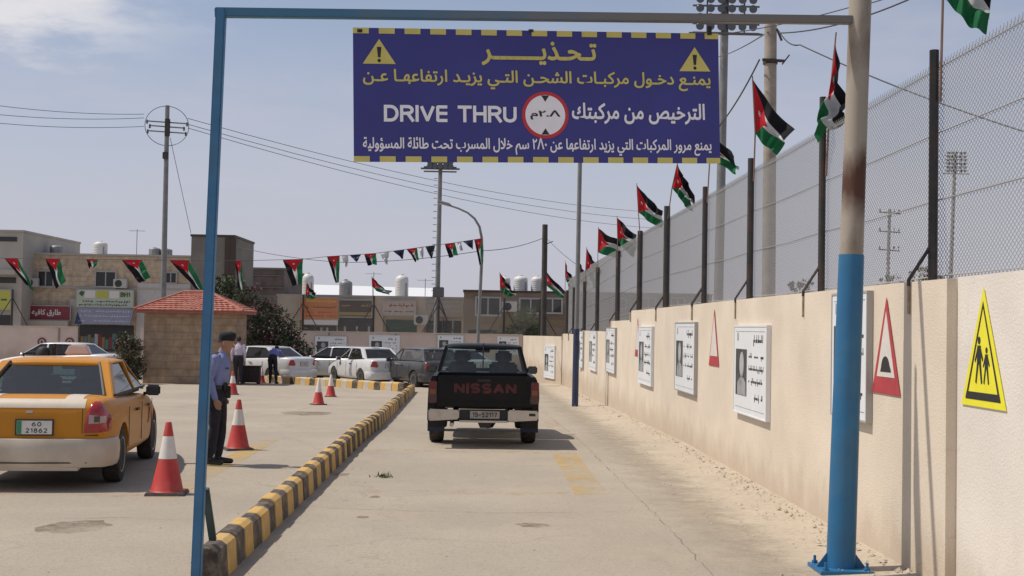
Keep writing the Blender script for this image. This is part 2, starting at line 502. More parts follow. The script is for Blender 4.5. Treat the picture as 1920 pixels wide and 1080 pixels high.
# ------------------------------------------------------------------ ground
def ground_material(name, base, dusty, dark, patch_scale=0.35, speck=70.0):
    m = bpy.data.materials.new(name); m.use_nodes = True
    t = m.node_tree; b = t.nodes['Principled BSDF']
    b.inputs['Roughness'].default_value = 0.92
    b.inputs['Specular IOR Level'].default_value = 0.25
    tc = N(t, 'ShaderNodeTexCoord')
    def nz(scale, detail=6, rough=0.6, stretch=None):
        n = N(t, 'ShaderNodeTexNoise')
        n.inputs['Scale'].default_value = scale; n.inputs['Detail'].default_value = detail; n.inputs['Roughness'].default_value = rough
        if stretch:
            mp = N(t, 'ShaderNodeMapping'); mp.inputs['Scale'].default_value = stretch
            t.links.new(tc.outputs['Object'], mp.inputs[0]); t.links.new(mp.outputs[0], n.inputs['Vector'])
        else:
            t.links.new(tc.outputs['Object'], n.inputs['Vector'])
        return n.outputs['Fac']
    def ramp(s, a, bb, va=0.0, vb=1.0):
        r = N(t, 'ShaderNodeMapRange', interpolation_type='SMOOTHSTEP')
        r.inputs[1].default_value = a; r.inputs[2].default_value = bb; r.inputs[3].default_value = va; r.inputs[4].default_value = vb
        t.links.new(s, r.inputs[0]); return r.outputs[0]
    def mix(f, a, c, mode='MIX'):
        x = N(t, 'ShaderNodeMix', data_type='RGBA', blend_type=mode)
        t.links.new(f, x.inputs[0])
        for i, v in ((6, a), (7, c)):
            if isinstance(v, tuple): x.inputs[i].default_value = (*v, 1)
            else: t.links.new(v, x.inputs[i])
        return x.outputs[2]
    c = mix(ramp(nz(patch_scale, 8, 0.62), 0.35, 0.68), base, dusty)
    c = mix(ramp(nz(0.9, 7, 0.7, (1.0, 0.35, 1)), 0.52, 0.80, 0, 0.55), c, dark)         # wheel-worn bands along the lane
    c = mix(ramp(nz(4.0, 6, 0.75), 0.58, 0.78, 0, 0.35), c, dark)
    v = N(t, 'ShaderNodeTexVoronoi'); v.inputs['Scale'].default_value = speck
    t.links.new(tc.outputs['Object'], v.inputs['Vector'])
    x = N(t, 'ShaderNodeSeparateColor'); t.links.new(v.outputs['Color'], x.inputs[0])
    c = mix(ramp(x.outputs[0], 0.62, 0.95, 0, 0.42), c, dark)
    c = mix(ramp(x.outputs[1], 0.75, 1.0, 0, 0.30), c, dusty)
    c = mix(ramp(nz(11.0, 5, 0.8), 0.54, 0.74, 0, 0.34), c, dark)
    c = mix(ramp(nz(15.0, 4, 0.8), 0.56, 0.74, 0, 0.45), c, tuple(min(1, k * 1.12) for k in dusty))
    c = mix(ramp(nz(0.55, 7, 0.7), 0.50, 0.72, 0, 0.30), c, (dusty[0] * 1.06, dusty[1] * 1.0, dusty[2] * 0.90))
    # hairline cracks
    v2 = N(t, 'ShaderNodeTexVoronoi', feature='DISTANCE_TO_EDGE'); v2.inputs['Scale'].default_value = 0.22
    wv = N(t, 'ShaderNodeTexNoise'); wv.inputs['Scale'].default_value = 1.6; wv.inputs['Detail'].default_value = 6
    t.links.new(tc.outputs['Object'], wv.inputs['Vector'])
    ma = N(t, 'ShaderNodeVectorMath', operation='MULTIPLY_ADD'); ma.inputs[1].default_value = (1.2, 1.2, 0)
    t.links.new(wv.outputs['Color'], ma.inputs[0]); t.links.new(tc.outputs['Object'], ma.inputs[2])
    t.links.new(ma.outputs[0], v2.inputs['Vector'])
    c = mix(ramp(v2.outputs['Distance'], 0.0, 0.0035, 0.38, 0.0), c, dark)
    t.links.new(c, b.inputs['Base Color'])
    bp = N(t, 'ShaderNodeBump'); bp.inputs['Strength'].default_value = 0.55; bp.inputs['Distance'].default_value = 0.012
    t.links.new(nz(38.0, 8, 0.75), bp.inputs['Height']); t.links.new(bp.outputs[0], b.inputs['Normal'])
    return m
M_ASPH = ground_material('worn_asphalt', (0.335, 0.290, 0.236), (0.395, 0.343, 0.274), (0.225, 0.192, 0.153))
M_DIRT = ground_material('pale_dirt', (0.43, 0.365, 0.285), (0.48, 0.41, 0.32), (0.31, 0.26, 0.20), 1.4, 26.0)
ys = [-60, 0, 8, 14, 20] + list(range(24, 81, 4)) + [120, 300, 1200]
xs = [-900, -200, -60, -25, -10, 0, 4, 10, 30, 100, 900]
mb = MB()
mb.add([(x, y, gz(y)) for y in ys for x in xs], [(j * len(xs) + i, j * len(xs) + i + 1, (j + 1) * len(xs) + i + 1, (j + 1) * len(xs) + i) for j in range(len(ys) - 1) for i in range(len(xs) - 1)])
tag(mb.build('ground', M_ASPH), kind='structure')
# dirt verge between lane and wall: dust that thins out over the paving
def dust_alpha(m):
    t = m.node_tree; b = t.nodes['Principled BSDF']
    uv = N(t, 'ShaderNodeUVMap'); uv.uv_map = 'UVMap'; sp = N(t, 'ShaderNodeSeparateXYZ'); t.links.new(uv.outputs[0], sp.inputs[0])
    tc = N(t, 'ShaderNodeTexCoord'); n = N(t, 'ShaderNodeTexNoise'); n.inputs['Scale'].default_value = 2.6; n.inputs['Detail'].default_value = 9; n.inputs['Roughness'].default_value = 0.68
    t.links.new(tc.outputs['Object'], n.inputs['Vector'])
    a = N(t, 'ShaderNodeMath', operation='MULTIPLY_ADD'); t.links.new(n.outputs['Fac'], a.inputs[0]); a.inputs[1].default_value = 0.75; t.links.new(sp.outputs[0], a.inputs[2])
    r = N(t, 'ShaderNodeMapRange', interpolation_type='SMOOTHSTEP'); r.inputs[1].default_value = 0.40; r.inputs[2].default_value = 1.0; t.links.new(a.outputs[0], r.inputs[0])
    t.links.new(r.outputs[0], b.inputs['Alpha'])
dust_alpha(M_DIRT)
rnd = random.Random(3)
mb = MB(); row = []
y = 1.0
while y < 53:
    e = 1.75 + 0.10 * mnoise.noise((0, y * 0.7, 3)) - 0.004 * y
    row.append((e, y)); y += 0.16
vs, fs, uvq = [], [], []
NV = 12
for i, (e, yy) in enumerate(row):
    for k in range(NV + 1):
        q = k / NV
        x = e + (3.36 - e) * q
        z = gz(yy) + 0.004 + max(0, q - 0.35) ** 2 * 0.11 + 0.010 * max(0, q - 0.3) * (1 + mnoise.noise((x * 3, yy * 2.2, 0)))
        vs.append((x, yy, z)); uvq.append(q)
for i in range(len(row) - 1):
    for k in range(NV):
        a = i * (NV + 1) + k
        fs.append((a, a + 1, a + NV + 2, a + NV + 1))
mb.add(vs, fs)
vo = mb.build('verge', M_DIRT, smooth=True, fixn=False)
l_ = vo.data.uv_layers.new(name='UVMap')
for lp in vo.data.loops: l_.data[lp.index].uv = (uvq[lp.vertex_index], 0)
tag(vo, kind='structure')
# loose stones at the wall foot and along the verge (nobody could count them)
def stone(mb, x, y, z, r, rnd):
    vs = []
    for (a, b_, c_) in ((1, 0, 0), (-1, 0, 0), (0, 1, 0), (0, -1, 0), (0, 0, 1), (0, 0, -0.6)):
        k = r * rnd.uniform(0.6, 1.25)
        vs.append((x + a * k, y + b_ * k, z + c_ * k * 0.7))
    mb.add(vs, [(0, 2, 4), (2, 1, 4), (1, 3, 4), (3, 0, 4), (2, 0, 5), (1, 2, 5), (3, 1, 5), (0, 3, 5)])
mb = MB()
for i in range(1150):
    y = 6.5 + 38 * rnd.random() ** 1.5
    q = rnd.random()
    x = 3.2 - abs(rnd.gauss(0, 0.14)) if q < 0.62 else rnd.uniform(2.1, 3.2)
    big = rnd.random() < 0.10 and q < 0.62
    stone(mb, x, y, gz(y) + 0.045, rnd.uniform(0.018, 0.04) if big else rnd.uniform(0.005, 0.017), rnd)
for i in range(260):
    y = 6.5 + 22 * rnd.random()
    stone(mb, rnd.uniform(-6, 2.1), y, gz(y) + 0.003, rnd.uniform(0.004, 0.011), rnd)
tag(mb.build('gravel', mat('pebbles', (0.42, 0.36, 0.29), 0.9, var=0.3, scale=9)), 'loose pale stones scattered along the foot of the beige wall', 'gravel', kind='stuff')

# worn yellow paint
def worn_paint(name, col, keep=0.5, scale=6.0):
    m = bpy.data.materials.new(name); m.use_nodes = True
    t = m.node_tree; b = t.nodes['Principled BSDF']
    b.inputs['Base Color'].default_value = (*col, 1); b.inputs['Roughness'].default_value = 0.85
    tc = N(t, 'ShaderNodeTexCoord')
    n = N(t, 'ShaderNodeTexNoise'); n.inputs['Scale'].default_value = scale; n.inputs['Detail'].default_value = 9; n.inputs['Roughness'].default_value = 0.7
    t.links.new(tc.outputs['Object'], n.inputs['Vector'])
    r = N(t, 'ShaderNodeMapRange'); r.inputs[1].default_value = 0.62 - keep * 0.32; r.inputs[2].default_value = 0.88 - keep * 0.25
    r.inputs[3].default_value = 0.0; r.inputs[4].default_value = 0.85
    t.links.new(n.outputs['Fac'], r.inputs[0])
    n2 = N(t, 'ShaderNodeTexNoise'); n2.inputs['Scale'].default_value = 1.1; n2.inputs['Detail'].default_value = 5
    t.links.new(tc.outputs['Object'], n2.inputs['Vector'])
    r2 = N(t, 'ShaderNodeMapRange'); r2.inputs[1].default_value = 0.32; r2.inputs[2].default_value = 0.62
    t.links.new(n2.outputs['Fac'], r2.inputs[0])
    mm = N(t, 'ShaderNodeMath', operation='MULTIPLY'); t.links.new(r.outputs[0], mm.inputs[0]); t.links.new(r2.outputs[0], mm.inputs[1])
    t.links.new(mm.outputs[0], b.inputs['Alpha'])
    return m
M_YEL = worn_paint('worn_yellow_paint', (0.62, 0.40, 0.10), 0.85)
M_ORA = worn_paint('faded_orange_paint', (0.52, 0.34, 0.18), 0.45, 4.0)
def sheet(name, pts, m, lift=0.004, nx=1):
    mb = MB(); mb.add([(x, y, gz(y) + lift) for x, y in pts], [tuple(range(len(pts)))])
    return tag(mb.build(name, m), kind='structure')
def rect(x0, x1, y0, y1): return [(x0, y0), (x1, y0), (x1, y1), (x0, y1)]
sheet('road_marking', rect(1.06, 1.42, 13.85, 18.6), M_YEL)
sheet('road_marking', rect(-1.45, 1.05, 13.75, 14.05), M_ORA)
sheet('road_marking', rect(-1.5, 1.05, 18.3, 18.65), M_ORA)
sheet('road_marking', rect(-3.36, -3.06, 13.2, 19.8), M_YEL)
sheet('road_marking', rect(-9.0, -3.37, 13.2, 13.42), M_ORA)
sheet('road_marking', rect(-4.05, -3.85, 28.0, 36.0), M_ORA)
sheet('road_marking', rect(-3.05, -1.95, 15.9, 16.1), M_ORA)
sheet('road_marking', rect(1.3, 1.6, 22.0, 27.0), M_ORA)
M_STAIN = worn_paint('oil_stain', (0.20, 0.145, 0.095), 0.95, 9.0)
def blob(name, px, py, rx, ry):
    g = ground_at(px, py)
    r = random.Random(int(px))
    pts = [(g.x + rx * math.cos(k * PI / 14) * r.uniform(0.8, 1.15), g.y + ry * math.sin(k * PI / 14) * r.uniform(0.8, 1.15)) for k in range(28)]
    sheet(name, pts, M_STAIN, 0.0045)
blob('ground_stain', 138, 988, 0.30, 0.38)
blob('ground_stain', 703, 932, 0.06, 0.09)
blob('ground_stain', 680, 970, 0.06, 0.07)
blob('ground_stain', 640, 890, 0.10, 0.16)
blob('ground_stain', 575, 775, 0.6, 0.8)
blob('ground_stain', 1000, 985, 0.16, 0.13)

M_CRK = worn_paint('crack_dirt', (0.12, 0.098, 0.075), 0.98, 14.0)
def crack(pts, wd, seed):
    r = random.Random(seed); P = []
    for (x0, y0), (x1, y1) in zip(pts[:-1], pts[1:]):
        n = max(2, int(math.hypot(x1 - x0, y1 - y0) / 0.12))
        for k in range(n): P.append((x0 + (x1 - x0) * k / n + r.gauss(0, 0.012), y0 + (y1 - y0) * k / n + r.gauss(0, 0.012)))
    P.append(pts[-1]); mb = MB(); vs = []
    for i, (x, y) in enumerate(P):
        a = Vector(P[max(i - 1, 0)]); b = Vector(P[min(i + 1, len(P) - 1)]); d = (b - a).normalized(); w_ = wd * r.uniform(0.5, 1.3) / 2
        vs += [(x - d.y * w_, y + d.x * w_, gz(y) + 0.0035), (x + d.y * w_, y - d.x * w_, gz(y) + 0.0035)]
    mb.add(vs, [(2 * i, 2 * i + 1, 2 * i + 3, 2 * i + 2) for i in range(len(P) - 1)])
    tag(mb.build('pavement_crack', M_CRK), kind='structure')
crack([(1.5, 30), (1.62, 22), (1.68, 16), (1.75, 11), (1.72, 7)], 0.011, 1)
crack([(-1.5, 12.6), (0.2, 12.4), (1.7, 12.7)], 0.012, 2)
crack([(-1.2, 10.4), (-0.6, 10.9), (0.3, 10.7), (0.9, 11.3)], 0.010, 3)
crack([(-6.5, 11.6), (-4.6, 11.5), (-3.2, 11.8), (-2.2, 11.6)], 0.013, 4)
crack([(-8, 21.5), (-5.5, 21.2), (-2.2, 21.6)], 0.022, 5); crack([(-11, 28), (-6, 27.6), (-2.3, 28.1)], 0.03, 6); crack([(-1.5, 20.8), (1.6, 21.0)], 0.016, 7)
# ------------------------------------------------------------------ kerbs
M_KY = mat('kerb_yellow', (0.56, 0.34, 0.085), 0.75, var=0.14, scale=14, dirt=(0.40, 0.31, 0.20), dirt_amt=0.75, dscale=9, bump=0.25, bscale=40)
M_KB = mat('kerb_black', (0.060, 0.044, 0.034), 0.75, var=0.3, scale=10, dirt=(0.21, 0.17, 0.13), dirt_amt=0.95, dscale=8, bump=0.25, bscale=40)
M_KS = mat('kerb_bare_stone', (0.46, 0.40, 0.33), 0.85, var=0.15, scale=10, bump=0.3, bscale=30)
def kerb_mesh(name, path, length, mats, order, width=0.21, h=0.25, jitter=0.012, seed=1, gapless=True):
    """stones laid end to end along path(s) -> (x, y); one kerb"""
    r = random.Random(seed); mb = MB(); s = 0.0; k = 0
    while s < length - 0.05:
        e = min(s + 0.36 + r.uniform(-0.02, 0.02), length)
        a = Vector((*path(s + 0.003), 0)); b = Vector((*path(e - 0.003), 0))
        d = (b - a).normalized(); nrm = Vector((d.y, -d.x, 0))
        hh = h + r.uniform(-jitter, jitter); off = r.uniform(-jitter, jitter) * 0.6
        ring = [(-width / 2, -0.05), (-width / 2, hh - 0.03), (-width / 2 + 0.035, hh), (width / 2 - 0.035, hh - 0.004), (width / 2 + 0.01, hh - 0.035), (width / 2 + 0.03, -0.05)]
        vs = []
        for p in (a, b):
            for (u, z) in ring:
                q = p + nrm * (u + off)
                vs.append((q.x, q.y, gz(q.y) + z))
        n = len(ring)
        fs = [tuple(range(n)), tuple(reversed(range(n, 2 * n)))] + [(i, n + i, n + i + 1, i + 1) for i in range(n - 1)]
        mb.add(vs, fs, order(k))
        s = e; k += 1
    return mb.build(name, mats, bevel=0.006, seg=1)
def kpath(s):
    y = 8.84 + s
    return (-1.852 - (0.0 if y < 24 else 0.017 * (y - 24)), y)
o = kerb_mesh('painted_kerb', kpath, 32.5, [M_KY, M_KB], lambda k: 1 - k % 2, width=0.145)
tag(o, 'long kerb painted in yellow and black bands beside the truck lane', 'kerb')
A, B = Vector((-8.35, 49.4)), Vector((-2.32, 41.3))
LB = (B - A).length
def bpath(s):
    q = A + (B - A) * (s / LB); return (q.x, q.y)
o = kerb_mesh('painted_kerb', bpath, LB, [M_KY, M_KS, M_KB], lambda k: (0, 1, 0, 2)[k % 4], h=0.28, seed=4)
tag(o, 'far kerb of yellow and bare stones in front of the parked white cars', 'kerb')

# ------------------------------------------------------------------ right wall, in stepped bays
M_WALL = wall_mat('beige_render', (0.655, 0.57, 0.465), (0.55, 0.45, 0.345), (0.40, 0.31, 0.22))
M_WALL2 = wall_mat('pale_render', (0.665, 0.62, 0.565), (0.59, 0.53, 0.46), (0.44, 0.36, 0.28), 60, 0.25)
M_BACK = wall_mat('pinkish_render', (0.60, 0.49, 0.43), (0.42, 0.33, 0.28), (0.34, 0.27, 0.21), 30, 0.3)
WX = 3.23
def wall_prism(name, foot, top, thick, m, parent=None, seg=0.35, z0=None):
    """wall face along foot=[(x,y),(x,y)] with top z at each end; thickness away from the lane (towards +X/+Y side)"""
    a, b = Vector((*foot[0], 0)), Vector((*foot[1], 0))
    d = (b - a).normalized(); n = Vector((d.y, -d.x, 0)) * thick
    k = max(1, int((b - a).length / seg)); mb = MB(); vs = []; fs = []
    for i in range(k + 1):
        p = a.lerp(b, i / k); zt = top[0] + (top[1] - top[0]) * i / k
        w_ = 0.006 * mnoise.noise((p.y * 0.5, p.x, 1.0))
        g = gz(p.y) - 0.3
        for q, z in ((p, g), (p, zt + w_), (p + n, zt + w_), (p + n, g)):
            vs.append((q.x, q.y, z))
    for i in range(k):
        for j in range(4):
            fs.append((i * 4 + j, i * 4 + (j + 1) % 4, i * 4 + 4 + (j + 1) % 4, i * 4 + 4 + j))
    fs += [(0, 3, 2, 1), tuple(k * 4 + j for j in range(4))]
    mb.add(vs, fs)
    return mb.build(name, m, parent)
wall = thing('boundary_wall', 'beige rendered wall along the lane stepping down in bays towards the back', 'wall', (0, 0, 0))
wall_prism('bay', [(WX + 0.075, -6), (WX + 0.075, 8.79)], (2.20, 2.20), 0.22, M_WALL2, wall)
wall_prism('bay', [(WX, 8.79), (WX, 27.6)], (2.19, 2.19), 0.24, M_WALL, wall)
wall_prism('bay', [(WX + 0.03, 27.6), (WX + 0.03, 32.2)], (1.99, 1.99), 0.22, M_WALL, wall)
wall_prism('bay', [(WX, 32.2), (WX, 40.3)], (1.73, 1.72), 0.24, M_WALL, wall)
wall_prism('bay', [(WX + 0.04, 40.3), (WX + 0.04, 50.5)], (1.58, 1.57), 0.2, M_WALL, wall)
wall_prism('bay', [(WX, 50.5), (1.95, 58.0)], (1.46, 1.42), 0.22, M_WALL, wall)
backwall = thing('boundary_wall', 'pinkish boundary wall across the back behind the parked cars', 'wall', (0, 0, 0))
gap0, gap1 = at(143, 640, 58).x, at(262, 640, 58).x
for xa, xb in ((-34, gap0), (gap1, 1.94)):
    mb = MB(); mb.span((xa, 58.0, -2), (xb, 58.22, 1.42)); mb.build('wall_body', M_BACK, backwall)
mb = MB()
for x in [-31 + 3.02 * i for i in range(11) if not gap0 - 0.2 < -31 + 3.02 * i < gap1]: mb.span((x, 57.955, -1.5), (x + 0.07, 57.997, 1.40))
mb.build('joint_strip', mat('joint_brown', (0.30, 0.24, 0.20), 0.9), backwall)  # upright strips at the wall joints, in a darker brown
mb = MB()
for xa, xb in ((-34, gap0), (gap1, 1.94)): mb.span((xa, 57.96, 1.421), (xb, 58.26, 1.47))
if 1: mb.build('coping', mat('coping_stone', (0.52, 0.45, 0.38), 0.9, var=0.1), backwall)

# ------------------------------------------------------------------ chain-link fence on the walls
M_GALV = mat('galvanised_wire', (0.34, 0.335, 0.325), 0.55, 0.25)
M_POST = mat('dark_steel_post', (0.030, 0.028, 0.028), 0.55, var=0.3, scale=12, dirt=(0.10, 0.055, 0.03), dirt_amt=0.5, dscale=5)
M_RUSTP = mat('rusty_steel', (0.16, 0.085, 0.06), 0.75, var=0.35, scale=14)
M_FOOT = mat('plastered_foot', (0.30, 0.22, 0.14), 0.9, var=0.3, scale=15)
def zwall(y):
    return 2.19 if y < 27.6 else 1.99 if y < 32.2 else 1.73 if y < 40.3 else 1.58 if y < 50.5 else 1.46
FX = WX + 0.17
fence = thing('chain_link_fence', 'tall galvanised chain link fence with black posts on top of the beige wall', 'fence', (0, 0, 0))
mb = MB()
def thin(a, b, r, n=3): mb.tube([a, b], r, n, caps=False)
H = 1.66
px_, sl = 0.060, 0.70          # mesh pitch along the wall, slope of the wires
for (y0, y1, zb) in ((4.6, 27.6, 2.2), (27.6, 32.2, 2.0), (32.2, 40.3, 1.74), (40.3, 50.5, 1.59)):
    zt = 3.86 if y1 <= 27.6 else 3.86 - 0.011 * (y0 - 27.6)
    hh = zt - zb; L_ = hh / sl
    pitch = px_ if y0 < 27 else 0.12
    c0 = y0 - L_
    while c0 < y1:
        ya, yb = max(c0, y0), min(c0 + L_, y1)
        if yb > ya:
            for s_ in (0, 1):
                za, zc = (ya - c0) * sl, (yb - c0) * sl
                if s_: za, zc = hh - za, hh - zc
                xo = FX + 0.06 + (0.0016 if s_ else -0.0016)
                thin((xo, ya, zb + za), (xo, yb, zb + zc), 0.0027 if y0 < 27 else 0.0042)
        c0 += pitch
mb.build('chain_link', M_GALV, fence, fixn=False)
mb = MB()
for f_ in (0.0, 0.36, 0.68, 0.99):
    pts = []
    for y in (4.6, 9.55, 12.7, 16.1, 19.4, 23.4, 27.5):
        pts.append((FX + 0.05, y, 2.24 + 1.60 * f_))
        pts.append((FX + 0.05, y + 1.6, 2.24 + 1.60 * f_ - 0.012))
    mb.tube(pts[:-1], 0.005, 4)
    mb.tube([(FX + 0.05, 27.5, 2.2 + 1.6 * f_), (FX + 0.05, 38, 2.0 + 1.6 * f_), (FX + 0.05, 50.5, 1.62 + 1.7 * f_)], 0.005, 4)
y = 4.7
while y < 27.5:                # cut wire ends along the top
    mb.tube([(FX + 0.06, y, 3.83), (FX + 0.072, y + 0.012, 3.89)], 0.0022, 3); y += px_
mb.build('tension_wire', M_GALV, fence, fixn=False)
POSTS = [(6.4, 1.78), (9.55, 1.76), (12.7, 1.97), (16.1, 1.80), (19.4, 1.80), (23.4, 1.88), (27.35, 1.72), (31.7, 1.75), (37.2, 1.85), (41.8, 1.75), (46.5, 1.7), (50.2, 1.7)]
for i, (y, h) in enumerate(POSTS):
    zb = zwall(y)
    mb = MB(); mb.tube([(FX, y, zb), (FX, y, zb + h)], 0.035 if y < 15 else 0.042 if y < 20 else 0.058, 10)
    p = mb.build('post', M_POST, fence, smooth=True)
    mb = MB()
    k_ = 1.0 if y < 18 else 1.5
    mb.tube([(FX, y, zb + 0.30), (WX - 0.012, y, zb + 0.015), (WX - 0.012, y, zb - 0.03)], 0.014 * k_, 6)
    b_ = mb.build('brace', M_POST, fence); b_.parent = p
    mb = MB(); mb.tube([(WX - 0.008, y, zb - 0.03), (WX - 0.008, y, zb - 0.24)], 0.013 * k_, 6); mb.build('brace_foot', M_FOOT, p)
# far run of the fence across the back
bf = thing('chain_link_fence', 'low far fence of braced posts standing on the back wall', 'fence', (0, 0, 0))
mb = MB()
c0 = -14.0
while c0 < 1.9:
    for s_ in (1, -1):
        xa, xb = c0, c0 + 1.6 / 0.75
        if s_ < 0: xa, xb = xb, xa
        thin((xa, 58.1 + 0.002 * s_, 1.48), (xb, 58.1 + 0.002 * s_, 3.05), 0.0028)
    c0 += 0.15
mb.build('chain_link', M_GALV, bf, fixn=False)
for px in (22, 440, 568, 700, 822, 945, 1012):
    p0 = at(px, 600, 58.1)
    mb = MB(); mb.tube([(p0.x, 58.1, 1.45), (p0.x, 58.1, 3.1)], 0.05, 8)
    p = mb.build('post', M_POST, bf, smooth=True)
    mb = MB()
    for s_ in (-1, 1): mb.tube([(p0.x, 58.1, 2.75), (p0.x + 0.75 * s_, 58.0, 1.46)], 0.022, 5)
    mb.build('brace', M_POST, p)

# ------------------------------------------------------------------ posters on the wall
M_PWHITE = mat('poster_white', (0.72, 0.74, 0.76), 0.45, var=0.03, scale=3)
M_PINK = mat('print_black', (0.03, 0.03, 0.035), 0.6)
M_PGREY = mat('print_grey', (0.30, 0.31, 0.32), 0.6, var=0.3, scale=6)
M_PDARK = mat('print_photo_dark', (0.055, 0.058, 0.055), 0.5, var=0.45, scale=5)
M_PLITE = mat('print_light_grey', (0.40, 0.40, 0.40), 0.6, var=0.25, scale=9)
M_PFRAME = mat('poster_frame', (0.42, 0.42, 0.41), 0.5, 0.3)
def poster(label, origin, ux, width, zb, height, seed, group='white posters along the walls', stand=0.05):
    """board with its lower left corner at origin, ux along the wall as the reader sees it"""
    r = random.Random(seed)
    root = thing('wall_poster', label, 'poster', origin, 0, group)
    ux = Vector(ux).normalized(); nz_ = ux.cross(Vector((0, 0, 1)))     # towards the reader
    def P(u, v, d): return ux * u + Vector((0, 0, 1)) * v + nz_ * d
    def pl(mb, u0, u1, v0, v1, mi=0, d0=stand, d1=stand + 0.0025):
        vs = [P(u0, v0, d0), P(u1, v0, d0), P(u1, v1, d0), P(u0, v1, d0), P(u0, v0, d1), P(u1, v0, d1), P(u1, v1, d1), P(u0, v1, d1)]
        mb.add(vs, [(0, 3, 2, 1), (4, 5, 6, 7), (0, 1, 5, 4), (1, 2, 6, 5), (2, 3, 7, 6), (3, 0, 4, 7)], mi)
    mb = MB(); pl(mb, 0, width, 0, height, 0, 0.004, stand); mb.build('board', M_PWHITE, root)
    mb = MB(); f = 0.018
    pl(mb, -f, 0, -f, height + f, 0, 0.002, stand + 0.006); pl(mb, width, width + f, -f, height + f, 0, 0.002, stand + 0.006)
    pl(mb, 0, width, -f, 0, 0, 0.002, stand + 0.006); pl(mb, 0, width, height, height + f, 0, 0.002, stand + 0.006)
    mb.build('frame', M_PWHITE if seed % 2 else M_PFRAME, root)
    # portrait photograph with a plain head-and-shoulders figure
    u0, u1, v0, v1 = 0.06 * width, 0.42 * width, 0.20 * height, 0.74 * height
    mb = MB(); pl(mb, u0, u1, v0, v1); ph = mb.build('photo', M_PDARK, root)
    cu = (u0 + u1) / 2 + 0.02 * width; R_ = 0.075 * width
    mb = MB()
    pts = [(cu + R_ * math.cos(k * PI / 9), v0 + 0.36 * height + R_ * 1.15 * math.sin(k * PI / 9)) for k in range(18)]
    d1, d2 = stand + 0.0025, stand + 0.0042
    n = len(pts)
    mb.add([P(a, b, d1) for a, b in pts] + [P(a, b, d2) for a, b in pts], [tuple(range(n, 2 * n))] + [(i, (i + 1) % n, n + (i + 1) % n, n + i) for i in range(n)])
    sh = [(cu - 0.14 * width, v0 + 0.004), (cu + 0.14 * width, v0 + 0.004), (cu + 0.13 * width, v0 + 0.15 * height), (cu + 0.05 * width, v0 + 0.21 * height), (cu - 0.05 * width, v0 + 0.21 * height), (cu - 0.13 * width, v0 + 0.15 * height)]
    n = len(sh)
    mb.add([P(a, b, d1) for a, b in sh] + [P(a, b, d2) for a, b in sh], [tuple(range(n, 2 * n))] + [(i, (i + 1) % n, n + (i + 1) % n, n + i) for i in range(n)])
    mb.build('portrait', M_PGREY, ph)
    mb = MB(); fc = [(cu + R_ * 0.78 * math.cos(k * PI / 7), v0 + 0.35 * height + R_ * 0.85 * math.sin(k * PI / 7)) for k in range(14)]; n = 14; d3 = d2 + 0.0015
    mb.add([P(a, b, d2) for a, b in fc] + [P(a, b, d3) for a, b in fc], [tuple(range(n, 2 * n))] + [(i, (i + 1) % n, n + (i + 1) % n, n + i) for i in range(n)]); mb.build('face', M_PLITE, ph)
    mb = MB()
    def plane(m_, a, b, c, d, mi): pl(m_, a, b, c, d, mi)
    hh = 0.075 * height
    scribble(mb, 0.62 * width, 0.90 * width, 0.84 * height, hh * 1.5, r, plane, 0, 0.95)
    for v in (0.66, 0.52, 0.38): scribble(mb, 0.48 * width, 0.92 * width, v * height, hh, r, plane)
    scribble(mb, 0.66 * width, 0.90 * width, 0.20 * height, hh * 1.1, r, plane)
    mb.build('lettering', M_PINK, root)
    mb = MB(); pl(mb, 0.10 * width, 0.15 * width, 0.84 * height, 0.93 * height); pl(mb, 0.05 * width, 0.95 * width, 0.945 * height, 0.95 * height); pl(mb, 0.05 * width, 0.95 * width, 0.06 * height, 0.065 * height)
    mb.build('emblem', M_PGREY, root)
    return root
def side_poster(px0, px1, ytop, ybot, seed, label, X=WX):
    """px0 / px1: far and near edge in the photo, heights read at the near edge"""
    a = atx(px0, 700, X); b = atx(px1, ytop, X); c = atx(px1, ybot, X)
    return poster(label, (X, a.y, c.z), (0, -1, 0), a.y - b.y, c.z, b.z - c.z, seed)
side_poster(1570, 1637, 549, 790, 2, 'white wall poster partly hidden behind the blue round gate post')
side_poster(1384, 1446, 613, 789, 3, 'large white wall poster with a grey portrait, first one left of the round post')
side_poster(1271, 1309, 606, 740, 4, 'white wall poster with a dark photo, just behind the small red triangle')
side_poster(1201, 1227, 614, 724, 5, 'white wall poster touching the thin faded red triangle')
side_poster(1139, 1157, 616, 701, 6, 'narrow looking white poster on the short raised bay of the wall', WX + 0.03)
side_poster(1107, 1121, 622, 696, 7, 'white poster on the wall just past the blue footed steel pole')
side_poster(1086, 1096, 622, 690, 8, 'white poster on the wall half hidden by the blue footed steel pole')
d_ = Vector((1.95 - WX, 58.0 - 50.5, 0)).normalized()
q0 = Vector((WX, 50.5, 0)) + d_ * 2.9
poster('pale poster on the slanted last bay of the beige wall', (q0.x, q0.y, -0.25), -d_, 1.9, 0, 1.3, 9)
for (x0, x1, yt, yb, sd, lb) in ((590, 650, 631, 668, 10, 'white poster on the back wall above the silver sedans'), (692, 749, 630, 668, 11, 'white poster on the back wall above the white hatchback'), (820, 869, 629, 664, 12, 'white poster on the back wall next to the street lamp'), (933, 972, 632, 664, 13, 'white poster at the end of the back wall behind the truck cab')):
    a = at(x0, yb, 57.93); b = at(x1, yt, 57.93)
    poster(lb, (a.x, 57.99, a.z), (1, 0, 0), b.x - a.x, 0, b.z - a.z, sd)

